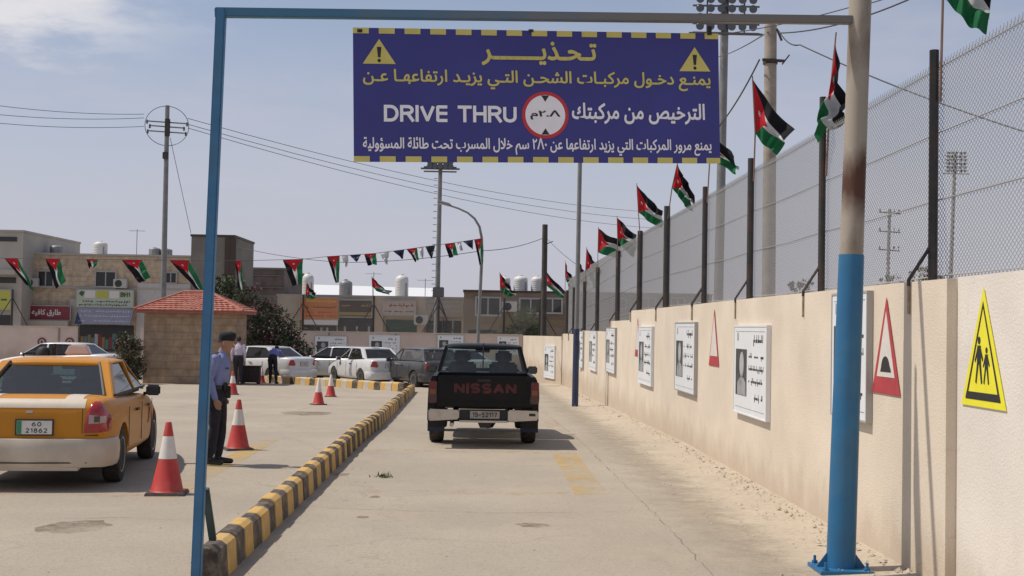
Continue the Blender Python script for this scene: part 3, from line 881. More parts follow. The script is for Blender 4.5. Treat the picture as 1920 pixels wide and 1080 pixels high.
# ------------------------------------------------------------------ warning triangles on the wall
M_SY = mat('sign_yellow', (0.80, 0.74, 0.03), 0.4, var=0.05)
M_SR = mat('sign_red', (0.42, 0.045, 0.055), 0.45, var=0.15, scale=6)
M_SW = mat('sign_white', (0.66, 0.62, 0.57), 0.5, var=0.06)
M_SK = mat('sign_black', (0.02, 0.02, 0.02), 0.5)
def tri(hw, h, inset=0.0):
    k = inset
    return [(-hw + k * 1.75, k), (hw - k * 1.75, k), (0, h - k * 2.0)]
def wall_triangle(label, px0, px1, ytop, ybot, X, style):
    a = atx(px0, ybot, X); b = atx(px1, ybot, X); t = atx((px0 + px1) / 2, ytop, X)
    hw = (a.y - b.y) / 2; h = t.z - (a.z + b.z) / 2
    root = thing('warning_sign', label, 'sign', (X, (a.y + b.y) / 2, (a.z + b.z) / 2))
    U, V = (0, -1, 0), (0, 0, 1)
    # ux cross uy = (-1,0,0): out of the wall
    def P(name, poly, d, m, th=0.0025, par=root):
        mb = MB(); mb.prism(poly, th, (-d, 0, 0), U, V); return mb.build(name, m, par)
    if style == 'school':
        P('plate', tri(hw, h), 0.006, M_SY, 0.004)
        o_, i_ = tri(hw, h, 0.045), tri(hw, h, 0.066)
        mb = MB()
        for k in range(3):
            mb.prism([o_[k], o_[(k + 1) % 3], i_[(k + 1) % 3], i_[k]], 0.002, (-0.010, 0, 0), U, V)
        mb.prism([(-hw + 0.08, 0.055), (hw - 0.08, 0.055), (hw - 0.1, 0.095), (-hw + 0.1, 0.095)], 0.0028, (-0.010, 0, 0), U, V)
        mb.build('border', M_SK, root)
        mb = MB(); z = -0.010
        for (cx, s) in ((-0.062, 0.82), (0.062, 0.64)):       # two walking children
            b0 = 0.15
            hd = [(cx + 0.028 * s * math.cos(k * PI / 6), b0 + 0.35 * s + 0.032 * s * math.sin(k * PI / 6)) for k in range(12)]
            mb.prism(hd, 0.002, (z, 0, 0), U, V)
            mb.prism([(cx - 0.042 * s, b0 + 0.16 * s), (cx + 0.042 * s, b0 + 0.16 * s), (cx + 0.035 * s, b0 + 0.31 * s), (cx - 0.035 * s, b0 + 0.31 * s)], 0.0021, (z, 0, 0), U, V)
            mb.prism([(cx - 0.04 * s, b0 + 0.17 * s), (cx - 0.075 * s, b0 + 0.01), (cx - 0.05 * s, b0), (cx - 0.005 * s, b0 + 0.17 * s)], 0.0022, (z, 0, 0), U, V)
            mb.prism([(cx + 0.0 * s, b0 + 0.17 * s), (cx + 0.045 * s, b0), (cx + 0.07 * s, b0 + 0.01), (cx + 0.04 * s, b0 + 0.17 * s)], 0.0023, (z, 0, 0), U, V)
            mb.prism([(cx + 0.03 * s, b0 + 0.30 * s), (cx + 0.085 * s, b0 + 0.20 * s), (cx + 0.07 * s, b0 + 0.18 * s), (cx + 0.02 * s, b0 + 0.26 * s)], 0.0024, (z, 0, 0), U, V)
            mb.prism([(cx - 0.03 * s, b0 + 0.30 * s), (cx - 0.02 * s, b0 + 0.26 * s), (cx - 0.075 * s, b0 + 0.17 * s), (cx - 0.088 * s, b0 + 0.19 * s)], 0.0025, (z, 0, 0), U, V)
        mb.build('pictogram', M_SK, root)
    else:
        P('plate', tri(hw, h), 0.006, M_SR, 0.004)
        k_ = 0.055 if style == 'bump' else 0.04
        inn = tri(hw, h, k_); lift = 0.135
        inn[0] = (inn[0][0] + (lift - k_) * hw / h, lift); inn[1] = (-inn[0][0], lift)
        P('field', inn, 0.010, M_SW)
        if style == 'bump':
            pts = [(-0.13, 0.175), (0.14, 0.175), (0.13, 0.20)] + [(0.0 + 0.105 * math.cos(q), 0.20 + 0.10 * math.sin(q)) for q in [PI * k / 10 for k in range(1, 10)]] + [(-0.11, 0.20)]
            P('pictogram', pts, 0.0125, M_SK, 0.002)
    return root
wall_triangle('yellow triangle sign with two walking children on the pale wall bay', 1805, 1889, 539, 764, WX + 0.075, 'school')
wall_triangle('red bordered triangle sign with a black hump beside the round post', 1637, 1690, 558, 739, WX, 'bump')
wall_triangle('narrow red bordered triangle sign between two white wall posters', 1330, 1349, 580, 686, WX, 'plain')
wall_triangle('thin faded red triangle sign at the far edge of a white poster', 1191, 1200, 596, 668, WX, 'plain')

# ------------------------------------------------------------------ height gate and its banner
M_BLUE = mat('gate_blue_paint', (0.034, 0.145, 0.285), 0.5, var=0.15, scale=5, dirt=(0.07, 0.15, 0.23), dirt_amt=0.5, dscale=3, bump=0.08, bscale=30)
M_BLUE2 = mat('bright_blue_paint', (0.016, 0.125, 0.27), 0.45, var=0.10, scale=5, dirt=(0.06, 0.15, 0.23), dirt_amt=0.4, dscale=3)
def rust_pipe():
    m = bpy.data.materials.new('grey_pipe_rusting'); m.use_nodes = True
    t = m.node_tree; b = t.nodes['Principled BSDF']; b.inputs['Roughness'].default_value = 0.6
    tc = N(t, 'ShaderNodeTexCoord')
    sp = N(t, 'ShaderNodeSeparateXYZ'); t.links.new(tc.outputs['Object'], sp.inputs[0])
    n = N(t, 'ShaderNodeTexNoise'); n.inputs['Scale'].default_value = 5; n.inputs['Detail'].default_value = 8
    mp = N(t, 'ShaderNodeMapping'); mp.inputs['Scale'].default_value = (1, 1, 0.45)
    t.links.new(tc.outputs['Object'], mp.inputs[0]); t.links.new(mp.outputs[0], n.inputs['Vector'])
    # two rusty places with their own heights: a burnt weld and the runs below the beam
    def band(z0, wd, amp):
        s = N(t, 'ShaderNodeMath', operation='SUBTRACT'); t.links.new(sp.outputs['Z'], s.inputs[0]); s.inputs[1].default_value = z0
        a = N(t, 'ShaderNodeMath', operation='ABSOLUTE'); t.links.new(s.outputs[0], a.inputs[0])
        r = N(t, 'ShaderNodeMapRange'); r.inputs[1].default_value = wd; r.inputs[2].default_value = 0; r.inputs[3].default_value = 0; r.inputs[4].default_value = amp
        t.links.new(a.outputs[0], r.inputs[0]); return r.outputs[0]
    a1 = N(t, 'ShaderNodeMath', operation='ADD'); t.links.new(band(2.93, 0.32, 0.62), a1.inputs[0]); t.links.new(band(4.0, 0.4, 0.22), a1.inputs[1])
    a2 = N(t, 'ShaderNodeMath', operation='ADD'); t.links.new(a1.outputs[0], a2.inputs[0]); t.links.new(n.outputs['Fac'], a2.inputs[1])
    r = N(t, 'ShaderNodeMapRange'); r.inputs[1].default_value = 0.58; r.inputs[2].default_value = 0.96; t.links.new(a2.outputs[0], r.inputs[0])
    mx = N(t, 'ShaderNodeMix', data_type='RGBA'); t.links.new(r.outputs[0], mx.inputs[0])
    mx.inputs[6].default_value = (0.325, 0.285, 0.235, 1); mx.inputs[7].default_value = (0.075, 0.026, 0.012, 1)
    t.links.new(mx.outputs[2], b.inputs['Base Color'])
    return m
M_RUST = rust_pipe()
def beam_paint():
    m = bpy.data.materials.new('weathered_beam_paint'); m.use_nodes = True
    t = m.node_tree; b = t.nodes['Principled BSDF']; b.inputs['Roughness'].default_value = 0.55
    tc = N(t, 'ShaderNodeTexCoord'); sp = N(t, 'ShaderNodeSeparateXYZ'); t.links.new(tc.outputs['Object'], sp.inputs[0])
    n = N(t, 'ShaderNodeTexNoise'); n.inputs['Scale'].default_value = 3.0; n.inputs['Detail'].default_value = 7; t.links.new(tc.outputs['Object'], n.inputs['Vector'])
    a = N(t, 'ShaderNodeMath', operation='MULTIPLY_ADD'); t.links.new(n.outputs['Fac'], a.inputs[0]); a.inputs[1].default_value = 2.6; t.links.new(sp.outputs[0], a.inputs[2])
    r = N(t, 'ShaderNodeMapRange'); r.inputs[1].default_value = 0.2; r.inputs[2].default_value = 2.4; t.links.new(a.outputs[0], r.inputs[0])
    x = N(t, 'ShaderNodeMix', data_type='RGBA'); t.links.new(r.outputs[0], x.inputs[0]); x.inputs[6].default_value = (0.045, 0.15, 0.25, 1); x.inputs[7].default_value = (0.17, 0.155, 0.14, 1)
    t.links.new(x.outputs[2], b.inputs['Base Color'])
    return m
M_BEAM = beam_paint()
gate = thing('height_gate', 'blue steel height limit gate spanning the lane with a rusty round post', 'gate', (0, 0, 0))
LT = at(415, 24, 8.62); LBt = at(368, 1084, 8.62)
LBt = LBt + (LBt - LT) * ((LBt.z - 0.0) / (LT.z - LBt.z))          # down to the ground
mb = MB(); mb.bar(LBt, (LT.x, LT.y, LT.z + 0.03), 0.066, 0.066, up=(0, 1, 0)); mb.build('post', M_BLUE, gate, bevel=0.008)
RB = at(1576, 1062, 9.64); RB.z = 0.0
RTp = at(1613, 0, 9.64); RTp = RTp + (RTp - RB) * 0.12
split = RB.lerp(RTp, ((at(1592, 478, 9.64).z) / RTp.z))
mb = MB(); mb.tube([RB, RB.lerp(split, 0.5), split], [0.108, 0.102, 0.094], 28); rp = mb.build('post', M_BLUE2, gate, smooth=True)
mb = MB(); mb.tube([split + Vector((0, 0, 0.0)), split.lerp(RTp, 0.5), RTp], [0.088, 0.084, 0.084], 28); mb.build('upper_pipe', M_RUST, gate, smooth=True)
mb = MB(); mb.box((RB.x, RB.y, 0.022), (0.40, 0.40, 0.03))
mb.build('base_plate', M_BLUE2, rp, bevel=0.004)
for sx in (-1, 1):
    for sy in (-1, 1):
        mb = MB(); mb.lathe([(0.022, 0.037), (0.022, 0.058), (0.011, 0.058), (0.011, 0.095)], 6, (RB.x + sx * 0.155, RB.y + sy * 0.155, 0)); mb.build('anchor_bolt', M_BLUE2, rp)
    mb = MB(); mb.prism([(0.10, 0.037), (0.185, 0.037), (0.10, 0.15)], 0.012, (RB.x, RB.y - 0.006, 0), (sx, 0, 0), (0, 0, 1)); mb.build('gusset', M_BLUE2, rp)
beam_a = Vector((LT.x - 0.045, LT.y, LT.z)); beam_b = at(1600, 38, 9.62)
mb = MB(); mb.bar(beam_a, beam_b, 0.062, 0.062, up=(0, 1, 0)); mb.build('crossbar', M_BEAM, gate, bevel=0.006)
g0 = at(399, 1012, 8.99); g1 = at(385, 916, 8.66)
mb = MB(); mb.bar(g0, g1, 0.05, 0.03, up=(0, 1, 0)); mb.build('brace', mat('dull_teal_paint', (0.035, 0.07, 0.075), 0.6, var=0.2), gate, bevel=0.004)

M_VINYL = mat('banner_blue_vinyl', (0.040, 0.041, 0.225), 0.55, var=0.10, scale=1.5)
M_BYEL = mat('banner_yellow_ink', (0.62, 0.54, 0.15), 0.6, var=0.06)
M_BWHT = mat('banner_white_ink', (0.84, 0.83, 0.87), 0.6, var=0.04)
M_BRED = mat('banner_red_ink', (0.52, 0.035, 0.045), 0.6)
M_STEEL = mat('black_hanger', (0.02, 0.02, 0.022), 0.5)
TL, TR, BL, BR = (at(663, 53, 9.30), at(1350, 62, 9.56), at(662, 302, 9.30), at(1347, 308, 9.56))
sign = thing('overhead_sign', 'big blue warning banner with yellow and white writing hanging under the gate crossbar', 'sign')
ux = ((TR - TL) + (BR - BL)).normalized(); C0 = (TL + TR + BL + BR) / 4
nn = Vector((ux.y, -ux.x, 0)).normalized()                 # towards the reader
uz = nn.cross(ux) * -1
uz = ux.cross(nn) * 1.0
if uz.z < 0: uz = -uz
W_ = ((TR - TL).length + (BR - BL).length) / 2; H_ = ((TL - BL).length + (TR - BR).length) / 2
Rs = Matrix((ux, uz, ux.cross(uz))).transposed()
sign.matrix_world = Matrix.Translation(C0) @ Rs.to_4x4()
# local frame of the sign: x along the writing, y up, z towards the reader
mb = MB()
GX, GY = 40, 14
vs = []
for j in range(GY + 1):
    for i in range(GX + 1):
        u, v = i / GX, j / GY
        vs.append(((u - 0.5) * W_, (v - 0.5) * H_, 0.0012 * mnoise.noise((u * 5, v * 2, 0))))
fs = [(j * (GX + 1) + i, j * (GX + 1) + i + 1, (j + 1) * (GX + 1) + i + 1, (j + 1) * (GX + 1) + i) for j in range(GY) for i in range(GX)]
mb.add(vs, fs)
mb.box((0, 0, -0.016), (W_ - 0.01, H_ - 0.01, 0.024))
mb.build('panel', M_VINYL, sign, smooth=True, fixn=False)
def sx_(px): return (px - 1005.5) / 686.0 * W_
def sy_(py, px=1005.0): return -((py - (px - 1005.5) * 0.0122) - 181.2) / 247.5 * H_
ROT0 = (0, 0, 0)
mb = MB()
for (v, yy) in ((0.5, 1), (-0.5, -1)):
    for k in range(15):
        x0 = -W_ / 2 + (W_ + 0.0) * (k * 47.1 / 686.0); x1 = min(x0 + W_ * 29 / 686.0, W_ / 2)
        h_ = 0.042
        a_, b_ = (H_ / 2 - h_, H_ / 2) if yy > 0 else (-H_ / 2, -H_ / 2 + h_)
        mb.add([(x0, a_, 0.003), (x1, a_, 0.003), (x1, b_, 0.003), (x0, b_, 0.003)], [(0, 1, 2, 3)])
mb.build('border_dash', M_BYEL, sign, fixn=False)
def stext(s, m, x0, x1, yc, h, bold, arabic=True, nm='lettering'):
    mid = (x0 + x1) / 2
    return text_mesh(nm, s, m, (x1 - x0) / 686.0 * W_, h / 247.5 * H_, bold, sign, (sx_(mid), sy_(yc, mid), 0.003), ROT0, 0.001, arabic)
stext('تـحـذيـــــــر', M_BYEL, 898, 1114, 101, 46, 0.028)
stext('يمنـع دخـول مركبـات الشحـن التـي يزيـد ارتفاعهـا عـن', M_BYEL, 680, 1332, 151, 36, 0.022)
stext('الترخيص من مركبتك', M_BWHT, 1066, 1320, 214, 40, 0.026)
stroke_text('lettering', 'DRIVE THRU', M_BWHT, 31 / 247.5 * H_, 0.19, sign, (sx_(840), sy_(213, 840), 0.003), ROT0, 0.001, gap=0.26, width=245 / 686 * W_)
stext('يمنع مرور المركبات التي يزيد ارتفاعها عن ٢Λ٠ سم خلال المسرب تحت طائلة المسؤولية', M_BWHT, 679, 1332, 275, 33, 0.024)
# warning triangles with exclamation marks
for cx in (710, 1302):
    x = sx_(cx); y0 = sy_(124 if cx < 1000 else 124, 1005) if cx < 1000 else sy_(130, 1005)
    hw, hh = 30 / 686 * W_, 46 / 247.5 * H_
    mb = MB(); mb.prism([(x - hw, y0), (x + hw, y0), (x, y0 + hh)], 0.0012, (0, 0, 0.003), (1, 0, 0), (0, 1, 0))
    wt = mb.build('warning_triangle', M_BYEL, sign)
    mb = MB(); s = hh
    mb.prism([(x - 0.05 * s, y0 + 0.26 * s), (x + 0.05 * s, y0 + 0.26 * s), (x + 0.09 * s, y0 + 0.68 * s), (x - 0.09 * s, y0 + 0.68 * s)], 0.001, (0, 0, 0.0044), (1, 0, 0), (0, 1, 0))
    mb.prism([(x + 0.07 * s * math.cos(k * PI / 5), y0 + 0.13 * s + 0.07 * s * math.sin(k * PI / 5)) for k in range(10)], 0.001, (0, 0, 0.0044), (1, 0, 0), (0, 1, 0))
    mb.build('exclamation_mark', M_SK, wt)
# round height limit mark
x, y0 = sx_(1016), sy_(216, 1016); R_ = 44 / 686 * W_
def disc(r, n=40): return [(x + r * math.cos(2 * PI * k / n), y0 + r * math.sin(2 * PI * k / n)) for k in range(n)]
mb = MB(); mb.prism(disc(R_), 0.0012, (0, 0, 0.003), (1, 0, 0), (0, 1, 0)); rd = mb.build('limit_mark', M_BRED, sign)
mb = MB(); mb.prism(disc(R_ * 0.85), 0.0012, (0, 0, 0.0044), (1, 0, 0), (0, 1, 0)); mb.build('mark_field', M_BWHT, rd)
mb = MB()
for s in (1, -1):
    t_ = [(x - 0.17 * R_, y0 + s * 0.83 * R_), (x + 0.17 * R_, y0 + s * 0.83 * R_), (x, y0 + s * 0.56 * R_)]
    mb.prism(t_, 0.001, (0, 0, 0.0058), (1, 0, 0), (0, 1, 0))
mb.build('arrow_head', M_SK, rd)
text_mesh('mark_figures', '٢.Λم', M_SK, R_ * 1.28, R_ * 0.40, 0.03, rd, (x, y0, 0.0058), ROT0, 0.001)
# grommet hangers
for px in (675, 991, 1331):
    xx = sx_(px); pb = beam_a.lerp(beam_b, (px - 408) / (1600 - 408.0))
    loc = Rs.transposed() @ (pb - C0)
    mb = MB(); mb.span((xx - 0.018, H_ / 2 - 0.012, -0.012), (xx + 0.018, loc.y - 0.02, 0.008)); mb.build('hanger', M_STEEL, sign)
# ------------------------------------------------------------------ traffic cones
M_CRED = mat('cone_red', (0.46, 0.035, 0.03), 0.5, var=0.10, scale=8, dirt=(0.40, 0.12, 0.08), dirt_amt=0.5, dscale=6)
M_CWHT = mat('cone_white', (0.68, 0.65, 0.60), 0.5, var=0.06, scale=8)
M_CBLK = mat('cone_rubber', (0.07, 0.055, 0.05), 0.8, var=0.3)
def cone(label, px, py, h=0.72, tip='red', rz=0.1):
    g = ground_at(px, py); k = h / 0.72
    root = thing('traffic_cone', label, 'traffic cone', (g.x, g.y, gz(g.y)), rz, 'red and white traffic cones on the yard')
    mb = MB(); mb.box((0, 0, 0.016 * k), (0.40 * k, 0.40 * k, 0.032 * k), taper=0.94); mb.build('base', M_CBLK, root, bevel=0.006)
    R = lambda z: (0.155 - (0.155 - 0.030) * (z / 0.72)) * k
    def ring(name, z0, z1, m, e=0.0, close=False):
        pr = [(R(z0) + e, z0 * k), (R(z1) + e, z1 * k)]
        if z0 < 0.05: pr = [(R(0.0) + 0.02 * k, 0.032 * k), (R(0.0) + 0.004, 0.05 * k)] + pr[1:]
        if close: pr += [(R(z1) * 0.8, (z1 + 0.012) * k), (0.004, (z1 + 0.014) * k)]
        mb = MB(); mb.lathe(pr, 24); return mb.build(name, m, root, smooth=True)
    ring('lower_body', 0.03, 0.36, M_CRED)
    ring('white_band', 0.36, 0.585, M_CWHT, 0.001)
    ring('tip', 0.585, 0.715, M_CRED if tip == 'red' else M_CWHT, 0.0, True)
    return root
cone('big red traffic cone with a white band beside the taxi rear wheel', 313, 926, 0.74)
cone('red and white cone standing just behind the standing officer', 446, 843, 0.70, rz=0.4)
cone('small far cone half hidden behind the officer in the blue shirt', 436, 740, 0.66, rz=0.2)
cone('faded white tipped cone before the far yellow kerb, the nearer of two', 597, 759, 0.62, 'white', 0.5)
cone('red cone with a white tip right next to the far yellow kerb', 620, 744, 0.62, 'white', 0.1)

# ------------------------------------------------------------------ vehicles
M_TAXI = mat('taxi_orange', (0.50, 0.205, 0.012), 0.40, var=0.06, scale=2, spec=0.25, coat=0.08, dirt=(0.40, 0.19, 0.03), dirt_amt=0.45, dscale=2.0)
M_TWHT = mat('taxi_white_band', (0.60, 0.52, 0.42), 0.4, var=0.06)
M_BUMP = mat('taxi_dusty_silver', (0.50, 0.44, 0.36), 0.42, var=0.12, scale=3, dirt=(0.36, 0.30, 0.23), dirt_amt=0.5, dscale=2)
M_CW = mat('car_white', (0.62, 0.62, 0.62), 0.28, var=0.04, coat=0.5, dirt=(0.45, 0.42, 0.38), dirt_amt=0.3)
M_CS = mat('car_silver', (0.44, 0.45, 0.45), 0.30, 0.25, var=0.05, coat=0.5)
M_CD = mat('car_charcoal', (0.055, 0.053, 0.055), 0.30, 0.2, var=0.1, coat=0.5)
M_CB = mat('car_black', (0.004, 0.004, 0.005), 0.42, var=0.2, spec=0.22, coat=0.06, dirt=(0.018, 0.016, 0.014), dirt_amt=0.3, dscale=2.5)
M_TRIM = mat('black_trim', (0.016, 0.016, 0.017), 0.6)
M_TYRE = mat('tyre_rubber', (0.022, 0.021, 0.020), 0.85, var=0.3, scale=6, dirt=(0.10, 0.085, 0.07), dirt_amt=0.5, dscale=6)
M_RIM = mat('alloy_grey', (0.42, 0.41, 0.40), 0.4, 0.5, var=0.1)
M_RIMD = mat('steel_dark', (0.06, 0.058, 0.055), 0.6, 0.3, var=0.2)
M_CHR = mat('worn_chrome', (0.52, 0.49, 0.45), 0.28, 0.85, var=0.18, scale=5, dirt=(0.30, 0.25, 0.20), dirt_amt=0.6, dscale=5)
M_LRED = mat('lamp_red', (0.30, 0.012, 0.015), 0.18, coat=0.6)
M_LDRED = mat('lamp_dark_red', (0.055, 0.008, 0.009), 0.2, coat=0.5)
M_LCLR = mat('lamp_clear', (0.62, 0.60, 0.58), 0.15, coat=0.6)
M_LAMB = mat('lamp_amber', (0.50, 0.17, 0.03), 0.2, coat=0.6)
M_SEAT = mat('seat_fabric', (0.06, 0.06, 0.065), 0.9, var=0.2)
M_SEATL = mat('seat_cover_grey', (0.30, 0.29, 0.28), 0.9, var=0.2)
M_PLATE = mat('plate_white', (0.62, 0.61, 0.58), 0.5, var=0.1)
M_PGRN = mat('plate_green', (0.03, 0.22, 0.10), 0.5)
M_GLS = glass_mat('car_glass', (0.50, 0.56, 0.56), see=0.94)
M_GLD = glass_mat('car_glass_dark', (0.16, 0.18, 0.19), see=0.95)
def wheel(parent, x, y, r, wd, rim=M_RIM, side=1, spokes=7):
    mb = MB()
    h = wd / 2
    mb.lathe([(r * 0.62, -h * 0.9), (r * 0.80, -h), (r * 0.95, -h * 0.92), (r, -h * 0.62), (r, h * 0.62), (r * 0.95, h * 0.92), (r * 0.80, h), (r * 0.62, h * 0.9)], 32, (0, 0, 0), 'X')
    wh = mb.build('wheel', M_TYRE, parent, smooth=True, loc=(x, y, r))
    mb = MB()
    s = side
    prof = [(r * 0.625, h * 0.86), (r * 0.64, h * 0.94), (r * 0.60, h * 0.92), (r * 0.55, h * 0.45), (0.02, h * 0.40)]
    mb.lathe([(a, s * b) for a, b in prof], 28, (0, 0, 0), 'X')
    for k in range(spokes):
        q = 2 * PI * k / spokes
        a = Vector((s * h * 0.62, 0.10 * r * math.cos(q), 0.10 * r * math.sin(q))); b = Vector((s * h * 0.80, 0.57 * r * math.cos(q), 0.57 * r * math.sin(q)))
        mb.bar(a, b, 0.11 * r, 0.06 * r, up=(1, 0, 0))
    mb.lathe([(r * 0.15, s * h * 0.5), (r * 0.15, s * h * 0.82), (r * 0.05, s * h * 0.86)], 14, (0, 0, 0), 'X')
    mb.build('rim', rim, wh, smooth=True)
    return wh
def grid_skin(rows, close=True):
    vs, fs = [], []
    n = len(rows[0])
    for r in rows: vs += r
    for i in range(len(rows) - 1):
        for k in range(n if close else n - 1):
            fs.append((i * n + k, i * n + (k + 1) % n, (i + 1) * n + (k + 1) % n, (i + 1) * n + k))
    if close:
        fs.append(tuple(reversed(range(n)))); fs.append(tuple((len(rows) - 1) * n + k for k in range(n)))
    return vs, fs
def shell(name, stations, m, parent, arches=(), arch_r=0.34, sub=2, open_top=None):
    """car lower body: stations (y, zbot, ztop, half width, half width at top, crown)"""
    rows = []
    for (y, zb, zt, wd, wt, cr) in stations:
        h = zt - zb
        half = [(0.55 * wd, zb), (0.93 * wd, zb + 0.02), (0.985 * wd, zb + 0.16 * h), (wd, zb + 0.46 * h), (0.992 * wd, zb + 0.70 * h), (wt + (wd - wt) * 0.5, zt - 0.07 * h), (wt, zt), (0.5 * wt, zt + cr)]
        rows.append([(x, y, z) for x, z in half] + [(-x, y, z) for x, z in reversed(half)])
    vs, fs = grid_skin(rows)
    mb = MB(); mb.add(vs, fs)
    o = mb.build(name, m, parent)
    s = o.modifiers.new('s', 'SUBSURF'); s.levels = sub; s.render_levels = sub
    cut = []
    for (y, z) in arches:
        c_ = MB(); c_.lathe([(arch_r, -3), (arch_r, 3)], 36, (0, y, z), 'X')
        co = c_.build('cutter', m); cut.append(co)
        b = o.modifiers.new('b', 'BOOLEAN'); b.operation = 'DIFFERENCE'; b.object = co; b.solver = 'EXACT'
    par = o.parent
    o.parent = None
    baked(o)
    o.parent = par
    for c_ in cut: bpy.data.objects.remove(c_)
    o.data.polygons.foreach_set('use_smooth', [True] * len(o.data.polygons))
    o.data.set_sharp_from_angle(angle=math.radians(32))
    return o
def quad_pane(name, pts, m, parent, th=0.004):
    a, b, c, d = [Vector(p) for p in pts]
    mb = MB(); mb.add([a, b, c, d], [(0, 1, 2, 3)])
    return mb.build(name, m, parent, fixn=False)
def greenhouse(parent, m, base, top, yb, glass, rear_glass=None, pillar=0.06, rear_post=0.105, headrest=M_SEAT, tint_side=None):
    """cabin above the belt. base=(y rear, y front, half width, z), top=(...)"""
    (r0, f0, w0, z0), (r1, f1, w1, z1) = base, top
    B = {('r', s): Vector((s * w0, r0, z0)) for s in (-1, 1)} | {('f', s): Vector((s * w0, f0, z0)) for s in (-1, 1)}
    T = {('r', s): Vector((s * w1, r1, z1)) for s in (-1, 1)} | {('f', s): Vector((s * w1, f1, z1)) for s in (-1, 1)}
    # roof
    rows = []
    L = f1 - r1
    for (q, dz, k) in ((-0.035, -0.045, 0.93), (0.0, -0.016, 0.985), (0.12, 0.0, 1.0), (0.5, 0.012, 1.01), (0.85, 0.002, 1.0), (1.0, -0.016, 0.985), (1.03, -0.045, 0.94)):
        y = r1 + q * L
        ww = (w1 + 0.028) * k
        half = [(0.55 * ww, z1 - 0.055 + dz * 0.4), (0.97 * ww, z1 - 0.05 + dz * 0.4), (ww, z1 - 0.02 + dz), (0.86 * ww, z1 + 0.010 + dz), (0.45 * ww, z1 + 0.022 + dz)]
        rows.append([(x, y, z) for x, z in half] + [(-x, y, z) for x, z in reversed(half)])
    vs, fs = grid_skin(rows); mb = MB(); mb.add(vs, fs)
    rf = mb.build('roof', m, parent); s_ = rf.modifiers.new('s', 'SUBSURF'); s_.levels = 2; s_.render_levels = 2
    rf.parent = None; baked(rf); rf.parent = parent
    rf.data.polygons.foreach_set('use_smooth', [True] * len(rf.data.polygons))
    for s in (-1, 1):
        for e in ('r', 'f'):
            mb = MB()
            b_, t_ = B[(e, s)].copy(), T[(e, s)].copy()
            wd = pillar * (3.3 if e == 'r' else 1.0)
            dr = 1 if e == 'r' else -1
            i0 = Vector((0, wd * dr, 0)); jx = Vector((-s * (rear_post if e == 'r' else 0.05), 0, 0))
            vs = []
            for p in (b_ - Vector((0, 0, 0.04)), t_ - Vector((0, 0, 0.01))):
                vs += [p, p + i0, p + i0 + jx, p + jx]
            mb.add(vs, [(0, 1, 2, 3), (7, 6, 5, 4), (0, 4, 5, 1), (1, 5, 6, 2), (2, 6, 7, 3), (3, 7, 4, 0)])
            mb.build('pillar', m, parent, bevel=0.008)
        mb = MB(); u = (yb - r0) / (f0 - r0)
        pb = B[('r', s)].lerp(B[('f', s)], u); u2 = (yb - r1) / (f1 - r1); pt = T[('r', s)].lerp(T[('f', s)], u2)
        o_ = Vector((s * 0.002, 0, 0))
        mb.bar(pb + o_ - Vector((s * 0.02, 0, 0.02)), pt + o_ - Vector((s * 0.02, 0, 0.01)), 0.04, 0.07, up=(0, 1, 0)); mb.build('pillar', m, parent, bevel=0.008)
    ins = Vector((0, 0, 0))
    dn = Vector((0, 0, 0.02))
    # rear and front screens
    gl = rear_glass or glass
    quad_pane('rear_window', [B[('r', -1)] + Vector((rear_post - 0.004, 0.012, -0.01)), B[('r', 1)] + Vector((0.004 - rear_post, 0.012, -0.01)), T[('r', 1)] + Vector((0.004 - rear_post, 0.012, -0.03)), T[('r', -1)] + Vector((rear_post - 0.004, 0.012, -0.03))], gl, parent)
    quad_pane('windscreen', [B[('f', 1)] + Vector((-0.03, -0.02, -0.01)), B[('f', -1)] + Vector((0.03, -0.02, -0.01)), T[('f', -1)] + Vector((0.03, -0.02, -0.03)), T[('f', 1)] + Vector((-0.03, -0.02, -0.03))], glass, parent)
    for s in (-1, 1):
        a, b, c, d = B[('r', s)], B[('f', s)], T[('f', s)], T[('r', s)]
        off = Vector((-s * 0.018, 0, 0))
        for (q0, q1) in ((0.09, (yb - r0) / (f0 - r0) - 0.012), ((yb - r0) / (f0 - r0) + 0.012, 0.97)):
            p = [a.lerp(b, q0), a.lerp(b, q1), d.lerp(c, max(0.04, ((a.lerp(b, q1).y) - r1) / (f1 - r1)) if q1 < 0.9 else 0.97), d.lerp(c, min(max(0.03, (a.lerp(b, q0).y - r1) / (f1 - r1)), 0.9))]
            p = [v + off - (Vector((0, 0, 0.0)) if i < 2 else Vector((0, 0, 0.035))) for i, v in enumerate(p)]
            if s < 0: p = [p[1], p[0], p[3], p[2]]
            quad_pane('side_window', p, tint_side or glass, parent)
    # black belt line and inside
    mb = MB()
    for s in (-1, 1): mb.bar(B[('r', s)] + Vector((s * 0.004, 0.08, 0.0)), B[('f', s)] + Vector((s * 0.004, -0.05, 0.0)), 0.016, 0.022)
    mb.build('belt_trim', M_TRIM, parent)
    mb = MB(); mb.span((-w0 + 0.05, r0 + 0.1, z0 - 0.06), (w0 - 0.05, f0 - 0.1, z0 - 0.012)); mb.build('interior', M_TRIM, parent)
    for (yy, xs_) in ((yb + 0.12, (-0.36, 0.36)), (r1 + 0.12, (-0.38, 0.38))):
        if yy > yb or (yb - r0) > 0.7:
            for x in xs_:
                mb = MB(); mb.box((x, yy, z0 + 0.05), (0.44, 0.12, 0.20), (-0.2, 0, 0)); mb.box((x, yy - 0.05, z0 + 0.22), (0.25, 0.09, 0.16), (-0.12, 0, 0)); mb.build('seat', headrest, parent, bevel=0.03, smooth=True)
    mb = MB(); mb.span((-w0 + 0.12, f0 - 0.42, z0 - 0.03), (w0 - 0.12, f0 - 0.12, z0 + 0.035)); mb.build('dashboard', M_TRIM, parent, bevel=0.02)
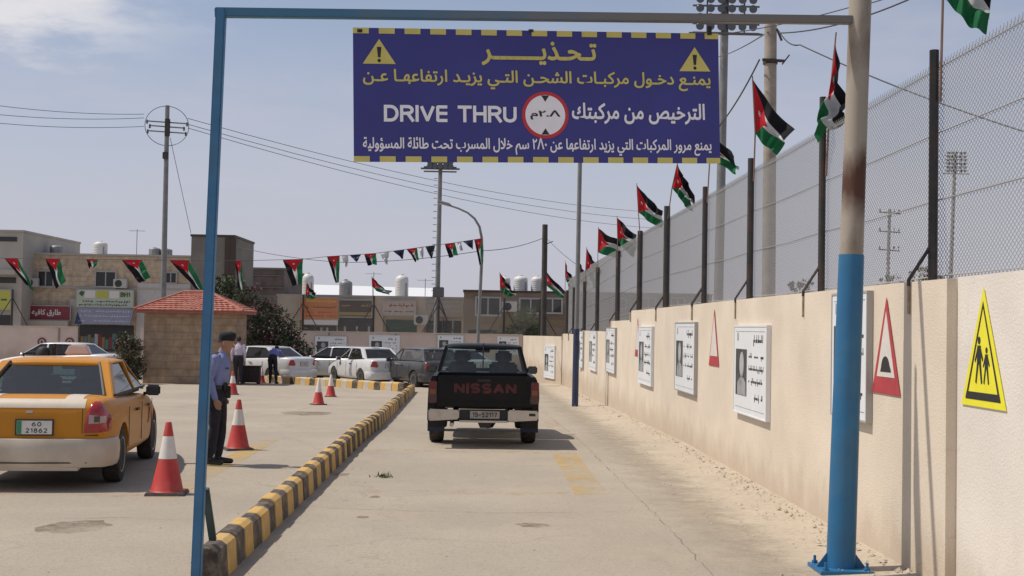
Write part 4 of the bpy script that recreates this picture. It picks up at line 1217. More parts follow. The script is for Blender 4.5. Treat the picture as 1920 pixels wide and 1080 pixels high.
    mb = MB(); mb.box((0, f1 - 0.10, z1 - 0.10), (0.24, 0.03, 0.065)); mb.build('rear_view_mirror', M_TRIM, parent, bevel=0.01)
def side_mirror(parent, x, y, z, s, m):
    mb = MB(); mb.box((x + s * 0.12, y, z + 0.03), (0.17, 0.10, 0.13)); mb.bar((x - s * 0.02, y + 0.02, z - 0.02), (x + s * 0.08, y, z), 0.05, 0.04)
    o = mb.build('side_mirror', m, parent, bevel=0.025, smooth=True, seg=3)
    mb = MB(); mb.box((x + s * 0.12, y - 0.052, z + 0.03), (0.135, 0.004, 0.10)); mb.build('mirror_glass', mat('mirror_dark', (0.05, 0.055, 0.06), 0.15, spec=0.6), o)
def plate(parent, c, w_, h_, rows, green=True, cols=None, m=None):
    mb = MB(); mb.box(c, (w_, 0.012, h_)); p = mb.build('number_plate', m or M_PLATE, parent, bevel=0.004)
    y = c[1] - 0.0065
    if green:
        mb = MB(); mb.box((c[0] - w_ * 0.42, y - 0.0005, c[2]), (w_ * 0.13, 0.002, h_ * 0.92)); mb.build('green_band', M_PGRN, p)
    for (s, dz, hh, ww) in rows:
        stroke_text('plate_figures', s, M_SK, hh, 0.17, p, (c[0] + (w_ * 0.06 if green else 0), y, c[2] + dz), (PI / 2, 0, 0), 0.0015, width=ww)
    mb = MB()
    for s in (-1, 1):
        mb.box((c[0] + s * (w_ / 2 + 0.006), c[1], c[2]), (0.012, 0.016, h_ + 0.024)); mb.box((c[0], c[1], c[2] + s * (h_ / 2 + 0.006)), (w_, 0.016, 0.012))
    mb.build('plate_frame', M_TRIM, p)
    return p
def wrap_lamp(parent, name, pts, m, depth=0.03, w=None):
    """lamp lens: polygon in the XZ plane at y, extruded a little rearward; pts = [(x,z)], y"""
    poly, y = pts
    mb = MB(); mb.prism(poly, depth, (0, y, 0), (1, 0, 0), (0, 0, 1)); return mb.build(name, m, parent, bevel=0.008, smooth=True)
def sedan(label, cat, name, loc, rz, paint, L=4.3, Wd=1.70, H=1.42, rim=M_RIM, glass=None, lamp=M_LRED, group=None, detail=True, bump=None, hatch=False, spec=None):
    root = thing(name, label, cat, loc, rz, group)
    h = L / 2; w = Wd / 2; k = H / 1.42; zb = 0.24
    zbelt = 0.93 * k
    zd = 1.02 * k if not hatch else 0.98 * k
    st = [(-h + 0.0, zb + 0.16, zd - 0.16, w * 0.80, w * 0.72, 0.0), (-h + 0.05, zb + 0.05, zd - 0.05, w * 0.90, w * 0.80, 0.01), (-h + 0.20, zb, zd, w * 0.965, w * 0.84, 0.015), (-h + 0.62, zb - 0.02, zd - 0.005, w, w * 0.88, 0.01),
          (-0.5, zb - 0.03, zbelt + 0.02, w, w * 0.92, 0.0), (0.35, zb - 0.03, zbelt, w, w * 0.92, 0.0), (0.98, zb - 0.02, zbelt - 0.015, w, w * 0.90, 0.015),
          (h - 0.7, zb, zbelt - 0.11, w * 0.985, w * 0.84, 0.03), (h - 0.22, zb, zbelt - 0.22, w * 0.93, w * 0.76, 0.03), (h - 0.05, zb + 0.03, zbelt - 0.34, w * 0.84, w * 0.68, 0.01), (h, zb + 0.12, zbelt - 0.44, w * 0.74, w * 0.58, 0)]
    ry, fy = -h + 0.85, h - 0.87
    r = 0.305
    body = shell('body', st, paint, root, ((ry, r), (fy, r)), r + 0.055)
    for (y, s) in ((ry, -1), (ry, 1), (fy, -1), (fy, 1)):
        wheel(root, s * (w - 0.105), y, r, 0.19, rim, s)
    rb = -h + (0.62 if not hatch else 0.16); rt = -h + (1.22 if not hatch else 0.62)
    greenhouse(root, paint, (rb, h - 1.28, w * 0.89, zbelt + (0.075 if not hatch else 0.03)), (rt, h - 1.95, w * 0.70, H - 0.035), 0.05, glass or M_GLD)
    for s in (-1, 1): side_mirror(root, s * w * 0.90, h - 1.40, zbelt - 0.005, s, paint if not detail else M_TRIM)
    # lamps
    for s in (-1, 1):
        zl = zd - 0.30
        mb = MB()
        P = [(s * w * 0.60, zl + 0.02), (s * w * 0.70, zl + 0.20), (s * w * 0.86, zl + 0.19), (s * w * 0.93, zl), (s * w * 0.66, zl - 0.03)]
        if s < 0: P = P[::-1]
        vs = [(x, -h - 0.02 + 0.16 * max(0, (abs(x) / w - 0.62)) ** 1.2 * 2.2 - 0.02, z) for x, z in P]
        n = len(vs)
        vs2 = [(x * 0.98, y + 0.10, z) for x, y, z in vs]
        mb.add(vs + vs2, [tuple(range(n)), tuple(reversed(range(n, 2 * n)))] + [(i, n + i, n + (i + 1) % n, (i + 1) % n) for i in range(n)])
        mb.build('tail_lamp', lamp, root, bevel=0.012, smooth=True)
    for s in (-1, 1):
        mb = MB(); mb.box((s * w * 0.66, h - 0.10, zbelt - 0.36), (0.34, 0.12, 0.13), (0, 0, -s * 0.45)); mb.build('headlamp', M_LCLR, root, bevel=0.03, smooth=True)
    # rear bumper: swept strip
    path = [(w * 0.995, -h + 0.42), (w * 0.98, -h + 0.22), (w * 0.90, -h + 0.04), (w * 0.62, -h - 0.035), (0, -h - 0.06)]
    path = path + [(-x, y) for x, y in reversed(path[:-1])]
    rows = []
    for i, (x, y) in enumerate(path):
        t = Vector(path[min(i + 1, len(path) - 1)]) - Vector(path[max(i - 1, 0)]); t.normalize(); nx_, ny_ = -t.y, t.x
        if ny_ > 0 and abs(ny_) > 0.3 or (x * nx_ < 0 and abs(ny_) < 0.5): nx_, ny_ = -nx_, -ny_
        rows.append([(x + nx_ * d, y + ny_ * d, z) for d, z in ((-0.05, 0.27), (0.0, 0.25), (0.022, 0.30), (0.03, 0.42), (0.024, 0.50), (0.006, 0.545), (-0.05, 0.55))])
    vs, fs = grid_skin(rows); mb = MB(); mb.add(vs, fs)
    mb.build('rear_bumper', bump or paint, root, smooth=True, sharp=50)
    plate(root, (0, -h - 0.004, zd - 0.27) if not (spec and spec.get('plate')) else spec['plate'], 0.36 if spec else 0.42, 0.145 if spec else 0.13, [('24-5617', 0, 0.07, 0.32)] if not (spec and spec.get('rows')) else spec['rows'], green=bool(spec))
    # door seams
    for s in (-1, 1):
        mb = MB()
        for yy in (0.05, h - 1.22, -0.92): mb.span((s * w * 0.994, yy - 0.005, 0.36), (s * (w + 0.001), yy + 0.005, zbelt - 0.08))
        mb.build('door_seam', M_TRIM, root)
        mb = MB(); mb.span((s * w * 0.996, -0.4, zbelt - 0.16), (s * (w + 0.016), -0.25, zbelt - 0.13)); mb.build('door_handle', M_TRIM, root); mb = MB(); mb.span((s * w * 0.996, 0.5, zbelt - 0.16), (s * (w + 0.016), 0.65, zbelt - 0.13)); mb.build('door_handle', M_TRIM, root)
    mb = MB(); mb.span((-w * 0.8, -h + 0.3, 0.2), (w * 0.8, h - 0.3, 0.3)); mb.build('underbody', M_TRIM, root)
    return root, dict(h=h, w=w, zbelt=zbelt, zd=zd, ry=ry, fy=fy, r=r, H=H)

# --- the taxi
TZ = 13.62
taxi, S = sedan('yellow orange taxi with white bands, seen from behind beside the big cone', 'taxi', 'taxi', (-4.93, 15.62, 0), math.radians(6.5), M_TAXI, L=4.22, Wd=1.68, H=1.365, glass=glass_mat('taxi_glass', (0.30, 0.46, 0.47), see=0.97, refl=0.10), bump=M_BUMP,
    spec=dict(plate=(0.06, -2.120, 0.665), rows=[('60', 0.034, 0.046, 0.10), ('21862', -0.032, 0.048, 0.22)]))
h, w_t = S['h'], S['w']
for ch in list(taxi.children):          # bigger, wrap-round lamps of this model
    if ch.name.startswith('tail_lamp'): bpy.data.objects.remove(ch)
from mathutils.bvhtree import BVHTree
body = [c for c in taxi.children if c.name.startswith('body')][0]
bvh = BVHTree.FromPolygons([v.co.copy() for v in body.data.vertices], [tuple(p.vertices) for p in body.data.polygons])
def skin_y(x, z):
    hit = bvh.ray_cast(Vector((x, -4, z)), Vector((0, 1, 0)))
    return hit[0].y if hit[0] is not None else -h + 0.3
def drape(name, lo, hi, x0, x1, m, par, off, nx=14, nz=10, dome=0.0, s=1):
    """panel laid on the car's rear skin between the curves lo(u), hi(u); u runs from x0 to x1"""
    f, k = [], []
    for j in range(nz + 1):
        for i in range(nx + 1):
            u = i / nx; x = x0 + (x1 - x0) * u; z = lo(u) + (hi(u) - lo(u)) * j / nz
            d = off + dome * (1 - (2 * u - 1) ** 4) * (1 - (2 * j / nz - 1) ** 4)
            y = skin_y(s * x, z); f.append((s * x, y - d, z)); k.append((s * x, y + 0.03, z))
    W = nx + 1; n = len(f); fs = []
    for j in range(nz):
        for i in range(nx):
            a_ = j * W + i; fs.append((a_, a_ + 1, a_ + W + 1, a_ + W))
    rim = [i for i in range(W)] + [j * W + nx for j in range(1, nz + 1)] + [nz * W + i for i in range(nx - 1, -1, -1)] + [j * W for j in range(nz - 1, 0, -1)]
    for i, a_ in enumerate(rim):
        b_ = rim[(i + 1) % len(rim)]; fs.append((a_, b_, n + b_, n + a_))
    mb = MB(); mb.add(f + k, fs); return mb.build(name, m, par, smooth=True, sharp=40)
for s in (-1, 1):
    lo = lambda u: 0.605 + 0.012 * u
    hi = lambda u: 0.66 + 0.30 * min(1, (u / 0.32)) ** 0.7 - (0.20 * max(0, (u - 0.45) / 0.55) ** 1.5)
    lp = drape('tail_lamp', lo, hi, 0.555, 0.800, M_LRED, taxi, 0.006, dome=0.02, s=s)
    drape('reversing_lens', lambda u: 0.705 + 0.01 * u, lambda u: 0.800 - 0.02 * u, 0.605, 0.770, mat('lens_milky', (0.38, 0.27, 0.26), 0.2, coat=0.5), lp, 0.029, s=s, nz=5)
    drape('turn_lens', lambda u: 0.722, lambda u: 0.785, 0.66, 0.715, M_LDRED, lp, 0.033, s=s, nx=6, nz=5)
    drape('boot_seam', lambda u: 0.60, lambda u: 0.955, 0.533, 0.540, M_TRIM, taxi, 0.0015, s=s, nx=2, nz=24)
drape('badge', lambda u: 0.815, lambda u: 0.838, -0.035, 0.035, M_CHR, taxi, 0.006, nx=6, nz=3)
drape('plate_recess', lambda u: 0.578, lambda u: 0.752, -0.16, 0.28, M_TAXI, taxi, 0.002, nx=6, nz=5)
# painted white bands: across the boot edge, and two up over the boot lid
def on_shell(x, y): return None
body = [c for c in taxi.children if c.name.startswith('body')][0]
def band_mesh(name, m, par, test, lift=0.0035):
    """copy of the body faces whose centres pass the test, lifted off the paint"""
    me = body.data; mb = MB(); idx = {}
    for p in me.polygons:
        c_ = p.center
        if test(c_, p.normal):
            ids = []
            for v in p.vertices:
                if v not in idx:
                    co = me.vertices[v].co + me.vertices[v].normal * lift
                    idx[v] = len(mb.v); mb.v.append(tuple(co))
                ids.append(idx[v])
            mb.f.append(tuple(ids)); mb.m.append(0)
    return mb.build(name, m, par, smooth=True, fixn=False) if mb.f else None
def sub_cut(o, planes):
    bm = bmesh.new(); bm.from_mesh(o.data)
    for co, no in planes:
        bmesh.ops.bisect_plane(bm, geom=bm.verts[:] + bm.edges[:] + bm.faces[:], plane_co=co, plane_no=no)
    bm.to_mesh(o.data); bm.free()
sub_cut(body, [((0, 0, 0.865), (0, 0, 1)), ((0, 0, 0.955), (0, 0, 1)), ((0.52, 0, 0), (1, 0, 0)), ((0.34, 0, 0), (1, 0, 0)), ((-0.34, 0, 0), (1, 0, 0)), ((-0.52, 0, 0), (1, 0, 0)), ((0, -1.5, 0), (0, 1, 0)), ((0.56, 0, 0), (1, 0, 0)), ((-0.56, 0, 0), (1, 0, 0))])
body.data.set_sharp_from_angle(angle=math.radians(32))
band_mesh('white_band', M_TWHT, taxi, lambda c, n: 0.865 < c.z < 0.955 and c.y < -1.6 and abs(c.x) < 0.56)
band_mesh('white_stripe', M_TWHT, taxi, lambda c, n: c.z > 0.955 and c.y < -1.5 and 0.34 < abs(c.x) < 0.52 and n.z > 0.2)
mb = MB()
for s in (-1, 1): mb.bar((s * 0.644, -1.49, 0.972), (s * 0.484, -0.90, 1.318), 0.022, 0.010, up=(0, 1, 0))
mb.build('screen_rubber', M_TRIM, taxi)
# roof lamp, aerial and the black clamp of a roof speaker
mb = MB(); mb.prism([(-0.16, 0), (0.16, 0), (0.10, 0.13), (-0.10, 0.13)], 0.14, (0.06, 0.18, 1.365), (1, 0, 0), (0, 0, 1)); mb.build('roof_sign', mat('roof_sign_white', (0.66, 0.56, 0.53), 0.4, var=0.05), taxi, bevel=0.02, smooth=True)
mb = MB(); mb.lathe([(0.085, -0.03), (0.08, 0.03), (0.055, 0.065), (0.01, 0.08)], 16, (-0.36, 0.15, 1.385)); mb.box((-0.23, 0.15, 1.41), (0.05, 0.06, 0.10)); mb.tube([(-0.22, 0.12, 1.38), (-0.21, 0.1, 1.50)], 0.014, 8); mb.build('roof_mount', M_TRIM, taxi, bevel=0.02, smooth=True)
mb = MB()
for k in range(12):
    x0, x1 = -0.60 + k * 0.10, -0.50 + k * 0.10
    f = lambda x: -h - 0.084 + 0.075 * (abs(x) / 0.7) ** 2.6
    mb.add([(x0, f(x0), 0.295), (x1, f(x1), 0.295), (x1, f(x1), 0.308), (x0, f(x0), 0.308), (x0, f(x0) + 0.05, 0.295), (x1, f(x1) + 0.05, 0.295), (x1, f(x1) + 0.05, 0.308), (x0, f(x0) + 0.05, 0.308)], [(0, 1, 2, 3), (4, 7, 6, 5), (0, 4, 5, 1), (3, 2, 6, 7)])
mb.build('bumper_groove', mat('groove_dark', (0.05, 0.04, 0.03), 0.8), taxi)
mb = MB(); mb.span((-0.58, -h - 0.045, 0.215), (0.52, -h + 0.1, 0.262)); mb.build('bumper_lip', M_BUMP, taxi, bevel=0.012)
# faded door emblem, boot seam, exhaust
mb = MB()
for (q, dz) in ((0, 0), (0.10, 0.03)):
    mb.prism([(0.55 + q, 0.52 + dz), (0.66 + q, 0.52 + dz), (0.80 + q, 0.72 + dz), (0.72 + q, 0.70 + dz)], 0.003, (w_t + 0.0015, 0, 0), (0, 1, 0), (0, 0, 1))
mb.build('door_emblem', mat('emblem_red', (0.50, 0.12, 0.05), 0.5), taxi)
mb = MB(); mb.span((-0.70, -h + 0.012, 0.578), (0.70, -h + 0.06, 0.588)); mb.build('boot_seam', M_TRIM, taxi)
mb = MB(); mb.tube([(-0.45, -h + 0.2, 0.24), (-0.45, -h - 0.03, 0.235)], 0.022, 10); mb.build('exhaust_pipe', M_RIMD, taxi)

# --- the black pickup in the lane
pk = thing('pickup_truck', 'black pickup truck with faded red tailgate letters driving away along the lane', 'pickup truck', (0.075, 18.95, 0), math.radians(0.4))
w = 0.82
def pbox(name, a, b, m, bevel=0.012, par=pk, smooth=True):
    mb = MB(); mb.span(a, b); return mb.build(name, m, par, bevel=bevel, smooth=smooth)
# bed: two flared sides, floor, front board
for s in (-1, 1):
    rows = []
    for (y, zb) in ((0.05, 0.58), (0.45, 0.56), (1.1, 0.56), (1.75, 0.56), (1.86, 0.56)):
        half = [(w - 0.10, zb), (w - 0.01, zb + 0.01), (w + 0.005, zb + 0.16), (w, zb + 0.30), (w - 0.035, 1.02), (w - 0.06, 1.06), (w - 0.12, 1.06), (w - 0.10, 1.0)]
        rows.append([(s * x, y, z) for x, z in half])
    vs, fs = grid_skin(rows); mb = MB(); mb.add(vs, fs)
    o = mb.build('bed_side', M_CB, pk)
    c_ = MB(); c_.lathe([(0.40, -3), (0.40, 3)], 32, (0, 1.05, 0.36), 'X'); co = c_.build('cutter', M_CB)
    b = o.modifiers.new('b', 'BOOLEAN'); b.operation = 'DIFFERENCE'; b.object = co; b.solver = 'EXACT'
    o.parent = None; baked(o); o.parent = pk; bpy.data.objects.remove(co)
    o.data.polygons.foreach_set('use_smooth', [True] * len(o.data.polygons)); o.data.set_sharp_from_angle(angle=math.radians(35))
    mb = MB()
    for k in range(15):
        q0, q1 = PI * k / 14, PI * (k + 1) / 14
        if k < 14: mb.bar((s * (w + 0.012), 1.05 + 0.41 * math.cos(q0), 0.36 + 0.41 * math.sin(q0)), (s * (w + 0.012), 1.05 + 0.41 * math.cos(q1), 0.36 + 0.41 * math.sin(q1)), 0.05, 0.035, up=(1, 0, 0))
    mb.build('wheel_arch', M_CB, pk)
pbox('bed_floor', (-w + 0.1, 0.06, 0.60), (w - 0.1, 1.85, 0.64), M_CB)
pbox('bed_front', (-w + 0.1, 1.82, 0.64), (w - 0.1, 1.865, 1.05), M_CB)
tg = pbox('tailgate', (-w + 0.135, 0.0, 0.615), (w - 0.135, 0.055, 1.065), M_CB, 0.014)
mb = MB()
for z in (0.665, 1.015): mb.span((-w + 0.18, -0.006, z - 0.006), (w - 0.18, 0.002, z + 0.006))
mb.build('pressed_ridge', M_CB, tg, bevel=0.003)
M_FRED = mat('faded_red_letters', (0.075, 0.009, 0.011), 0.6, var=0.35, scale=9)
stroke_text('tailgate_lettering', 'NISSAN', M_FRED, 0.155, 0.27, tg, (0.02, -0.0005, 0.885), (PI / 2, 0, 0), 0.004, width=0.93)
mb = MB()
for (a_, b_) in (((-0.66, 0.70), (0.66, 0.70)), ((-0.66, 0.975), (0.66, 0.975)), ((-0.66, 0.70), (-0.66, 0.975)), ((0.66, 0.70), (0.66, 0.975))): mb.bar((a_[0], -0.003, a_[1]), (b_[0], -0.003, b_[1]), 0.014, 0.012, up=(0, 1, 0))
mb.build('pressed_edge', M_CB, tg, bevel=0.004)
mb = MB(); mb.box((0, -0.008, 1.0), (0.20, 0.02, 0.04)); mb.build('tailgate_handle', M_TRIM, tg, bevel=0.006)
for s in (-1, 1):
    x0, x1 = sorted((s * (w - 0.125), s * (w - 0.005)))
    lp = pbox('tail_lamp', (x0, 0.0, 0.66), (x1, 0.09, 0.985), M_LDRED, 0.012)
    mb = MB(); mb.span((x0 + 0.015, -0.005, 0.88), (x1 - 0.015, 0.004, 0.975)); mb.build('brake_lens', mat('lens_deep_red', (0.14, 0.010, 0.012), 0.25), lp, bevel=0.004)
    mb = MB(); mb.span((x0 + 0.015, -0.005, 0.79), (x1 - 0.015, 0.004, 0.865)); mb.build('turn_lens', mat('lens_dull_amber', (0.22, 0.06, 0.02), 0.25), lp, bevel=0.004)
# step bumper in three pieces with the plate in its recess
M_DUSTY = M_CHR
for s in (-1, 1):
    x0, x1 = sorted((s * 0.36, s * (w - 0.01)))
    mb = MB(); mb.prism([(x0, 0.40), (x1, 0.43 if s > 0 else 0.43), (x1, 0.565), (x0, 0.575)], 0.14, (0, 0.06, 0), (1, 0, 0), (0, 0, 1))
    mb.build('rear_bumper', M_CHR, pk, bevel=0.018, smooth=True)
pbox('bumper_step', (-0.36, -0.07, 0.385), (0.36, 0.06, 0.415), M_CHR, 0.008)
pbox('plate_recess', (-0.359, -0.01, 0.416), (0.359, 0.05, 0.572), M_TRIM, 0.004)
plate(pk, (0.02, -0.018, 0.497), 0.44, 0.115, [('15-52117', 0, 0.068, 0.36)], False, m=mat('plate_grimy', (0.30, 0.28, 0.25), 0.6, var=0.25, scale=14))
pbox('bumper_lamp', (w - 0.15, -0.084, 0.49), (w - 0.055, -0.079, 0.53), M_TRIM, 0.002)
# cab
st = [(1.90, 0.50, 0.98, 0.785, 0.74, 0.0), (1.98, 0.44, 1.04, 0.815, 0.765, 0.0), (2.5, 0.42, 1.05, 0.83, 0.775, 0.0), (3.2, 0.42, 1.04, 0.83, 0.775, 0.0), (3.5, 0.42, 1.03, 0.83, 0.77, 0.01), (4.2, 0.45, 0.99, 0.82, 0.74, 0.03), (4.5, 0.46, 0.94, 0.80, 0.72, 0.02), (4.56, 0.5, 0.88, 0.76, 0.68, 0.0)]
shell('cab', st, M_CB, pk, ((3.85, 0.36),), 0.40, sub=1)
greenhouse(pk, M_CB, (1.95, 3.42, 0.755, 1.05), (2.06, 2.90, 0.625, 1.49), 2.95, glass_mat('pickup_glass', (0.72, 0.80, 0.78), see=0.93), pillar=0.04, rear_post=0.05)
for ch in list(pk.children):
    if ch.name.split('.')[0] in ('seat',): bpy.data.objects.remove(ch)
for x in (-0.34, 0.34):
    mb = MB(); mb.box((x, 2.32, 1.06), (0.46, 0.13, 0.3), (-0.18, 0, 0)); mb.box((x, 2.27, 1.30), (0.27, 0.10, 0.20), (-0.12, 0, 0)); mb.build('seat', M_SEAT, pk, bevel=0.035, smooth=True)
mb = MB(); mb.box((0.0, 2.0, 1.30), (0.02, 0.02, 0.46), (-0.22, 0, 0)); mb.build('window_bar', M_TRIM, pk)
for s in (-1, 1): side_mirror(pk, s * 0.745, 3.2, 1.03, s, M_TRIM)
for (y, s) in ((1.05, -1), (1.05, 1), (3.85, -1), (3.85, 1)): wheel(pk, s * 0.71, y, 0.355, 0.225, M_RIMD, s, 5)
M_MUD = mat('mudflap_black', (0.012, 0.012, 0.014), 0.7); M_MUDB = mat('mudflap_blue', (0.014, 0.02, 0.06), 0.6)
for s in (-1, 1):
    mf = pbox('mud_flap', (s * 0.71 - 0.13, 0.56, 0.20), (s * 0.71 + 0.13, 0.575, 0.60), M_MUD, 0.0)
    mb = MB(); mb.span((s * 0.71 - 0.128, 0.555, 0.20), (s * 0.71 + 0.128, 0.5585, 0.265)); mb.build('flap_stripe', M_MUDB, mf)
mb = MB(); mb.tube([(-0.6, 1.05, 0.36), (0.6, 1.05, 0.36)], 0.045, 10); mb.lathe([(0.02, -0.15), (0.13, -0.08), (0.145, 0), (0.13, 0.08), (0.02, 0.15)], 16, (0.08, 1.05, 0.36), 'X')
mb.build('rear_axle', M_RIMD, pk, smooth=True)
mb = MB()
for s in (-1, 1): mb.span((s * 0.42 - 0.04, 0.06, 0.43), (s * 0.42 + 0.04, 4.2, 0.53))
mb.build('chassis_rail', M_TRIM, pk)
mb = MB(); mb.tube([(-0.47, 1.2, 0.33), (-0.47, 0.15, 0.33)], 0.032, 10); mb.build('exhaust_pipe', M_CHR, pk)
mb = MB(); mb.box((0.02, 0.03, 0.345), (0.14, 0.10, 0.08), taper=1.5); mb.build('tow_hook', M_TRIM, pk)

# --- the parked cars at the back
def park(px, Y, rz, label, name, paint, **kw):
    x = (px - 900.0) * Y / FPX
    return sedan(label, kw.pop('cat', 'car'), name, (x, Y, gz(Y) - 0.02), math.radians(rz), paint, **kw)
park(490, 50.2, 58, 'silver white sedan with two people standing at its side', 'sedan_car', M_CW, L=4.5, Wd=1.76, H=1.42, detail=False)
park(640, 52.6, 70, 'silver sedan mostly hidden behind the white hatchback', 'sedan_car', M_CS, L=4.5, Wd=1.76, H=1.45, detail=False)
park(690, 49.6, 30, 'white car with a dark rear window and red lamps behind the far kerb', 'sedan_car', M_CW, L=4.2, Wd=1.72, H=1.44, detail=False, bump=M_CW)
park(786, 47.6, 30, 'dark charcoal estate car between the white car and the black pickup', 'estate_car', M_CD, L=4.2, Wd=1.72, H=1.46, hatch=True, detail=False, glass=glass_mat('car_glass_pale', (0.62, 0.68, 0.70), see=0.9))
park(842, 50.0, 40, 'silver car nearly hidden behind the black pickup', 'sedan_car', M_CS, L=4.4, Wd=1.75, H=1.45, detail=False)
park(118, 47.5, 80, 'white sedan with a dark tail lamp seen over the taxi roof', 'sedan_car', M_CW, L=4.6, Wd=1.78, H=1.42, detail=False)
# ------------------------------------------------------------------ people
M_SKIN = mat('skin', (0.34, 0.19, 0.125), 0.55, var=0.08, scale=30)
M_SHIRT = mat('shirt_light_blue', (0.185, 0.215, 0.40), 0.85, var=0.08, scale=12, bump=0.3, bscale=14)
M_SHIRTL = mat('shirt_lilac', (0.48, 0.42, 0.50), 0.85, var=0.08, scale=12)
M_SHIRTD = mat('shirt_royal_blue', (0.15, 0.16, 0.42), 0.85, var=0.10, scale=12)
M_TROU = mat('trousers_navy', (0.016, 0.017, 0.026), 0.9, var=0.2, scale=10, bump=0.3, bscale=12)
M_SHOE = mat('shoe_black', (0.012, 0.012, 0.012), 0.4)
M_HAIR = mat('hair_black', (0.012, 0.010, 0.009), 0.7, var=0.2)
M_BERET = mat('beret_black', (0.014, 0.014, 0.018), 0.9, var=0.2, bump=0.3, bscale=60)
def person(label, loc, rz, J, shirt, hat=True, group=None, vox=0.012, scale=1.0, look=0.0, nod=0.0):
    """one remeshed body from tapered limbs. J: joints in the local frame, facing +Y, right hand at +X"""
    root = thing('person', label, 'person', loc, rz, group)
    root.scale = (scale,) * 3
    mb = MB(); segs = []
    MI = dict(skin=0, shirt=1, trou=2, shoe=3, hair=4)
    def limb(pts, rs, m, n=16):
        pts = [Vector(p) for p in pts]
        a, b = pts[0], pts[-1]
        d0 = (pts[1] - pts[0]).normalized(); d1 = (pts[-1] - pts[-2]).normalized()
        full = [a - d0 * rs[0] * 0.8, a - d0 * rs[0] * 0.45] + pts + [b + d1 * rs[-1] * 0.45, b + d1 * rs[-1] * 0.8]
        rr = [rs[0] * 0.45, rs[0] * 0.85] + list(rs) + [rs[-1] * 0.85, rs[-1] * 0.45]
        mb.tube(full, rr, n)
        for i in range(len(pts) - 1): segs.append((pts[i], pts[i + 1], rs[i], rs[i + 1], MI[m]))
    def ell_loft(rows, m):
        n = 22; vs = []; fs = []
        for (c, rx, ry, ax) in rows:
            c = Vector(c)
            for k in range(n):
                q = 2 * PI * k / n
                vs.append(c + ax[0] * (rx * math.cos(q)) + ax[1] * (ry * math.sin(q)))
        for i in range(len(rows) - 1):
            for k in range(n): fs.append((i * n + k, i * n + (k + 1) % n, (i + 1) * n + (k + 1) % n, (i + 1) * n + k))
        fs.append(tuple(reversed(range(n)))); fs.append(tuple((len(rows) - 1) * n + k for k in range(n)))
        mb.add(vs, fs)
        for i in range(len(rows) - 1):
            r0 = (rows[i][1] + rows[i][2]) / 2; r1 = (rows[i + 1][1] + rows[i + 1][2]) / 2
            segs.append((Vector(rows[i][0]), Vector(rows[i + 1][0]), r0, r1, MI[m]))
    pel, wai, che, nek = [Vector(J[k]) for k in ('pelvis', 'waist', 'chest', 'neck')]
    X = Vector((1, 0, 0))
    def ax(d): d = d.normalized(); return (X, d.cross(X).normalized() * -1 if d.cross(X).y < 0 else d.cross(X).normalized())
    a1, a2, a3 = ax(wai - pel), ax(che - wai), ax(nek - che)
    ell_loft([(pel - (wai - pel) * 0.7, 0.145, 0.105, a1), (pel, 0.172, 0.122, a1), (pel.lerp(wai, 0.75), 0.158, 0.112, a1)], 'trou')
    ell_loft([(pel.lerp(wai, 0.7), 0.162, 0.118, a1), (wai, 0.156, 0.114, a1), (wai.lerp(che, 0.5), 0.168, 0.118, a2), (che, 0.182, 0.122, a2), (che.lerp(nek, 0.45), 0.172, 0.104, a3), (che.lerp(nek, 0.78), 0.115, 0.078, a3), (che.lerp(nek, 0.98), 0.064, 0.06, a3)], 'shirt')
    for s, e in (('r', 1), ('l', -1)):
        sh, el, wr, hn = [Vector(J[k + s]) for k in ('shoulder_', 'elbow_', 'wrist_', 'hand_')]
        limb([sh, sh.lerp(el, 0.5), el], [0.062, 0.054, 0.046], 'shirt')
        limb([el, el.lerp(wr, 0.4), wr], [0.046, 0.045, 0.034], 'shirt')
        limb([wr, wr.lerp(hn, 0.35)], [0.026, 0.026], 'skin', 10)
        d = (hn - wr).normalized(); side = Vector(J.get('palm_' + s, (0, 1, 0)))
        side = (side - d * side.dot(d)).normalized(); nrm = d.cross(side)
        pc = wr.lerp(hn, 0.55)
        ell_loft([(wr.lerp(hn, 0.25), 0.026, 0.018, (side, nrm)), (pc, 0.040, 0.018, (side, nrm)), (wr.lerp(hn, 0.95), 0.038, 0.014, (side, nrm))], 'skin')
        for k, ln in enumerate((0.068, 0.078, 0.073, 0.058)):
            b = hn + side * (0.030 - 0.020 * k) - d * 0.008
            m_ = b + d * ln * 0.5 + nrm * 0.006 * e * -1; t = m_ + d * ln * 0.42 + nrm * 0.016 * e * -1
            limb([b, m_, t], [0.0095, 0.009, 0.0075], 'skin', 8)
        tb = wr.lerp(hn, 0.4) + side * 0.034
        limb([tb, tb + d * 0.032 + side * 0.020, tb + d * 0.066 + side * 0.018], [0.012, 0.0105, 0.0085], 'skin', 8)
        hp, kn, an, to = [Vector(J[k + s]) for k in ('hip_', 'knee_', 'ankle_', 'toe_')]
        limb([hp, hp.lerp(kn, 0.5), kn], [0.096, 0.082, 0.062], 'trou')
        limb([kn, kn.lerp(an, 0.35), an.lerp(kn, 0.12)], [0.062, 0.064, 0.052], 'trou')
        heel = an - (to - an).normalized() * 0.055; heel.z = to.z + 0.012
        limb([heel, heel.lerp(to, 0.5) + Vector((0, 0, 0.008)), to + Vector((0, 0, 0.006))], [0.040, 0.043, 0.034], 'shoe')
        limb([an, an.lerp(heel, 0.5)], [0.047, 0.045], 'shoe')
    hc = Vector(J['head'])
    limb([nek - (hc - nek) * 0.25, nek.lerp(hc, 0.55)], [0.058, 0.054], 'skin')
    # head in its own turned frame
    Rm = Euler((nod, 0, look)).to_matrix()
    def h(x, y, z): return hc + Rm @ Vector((x, y, z))
    HX, HY = Rm @ Vector((1, 0, 0)), Rm @ Vector((0, 1, 0))
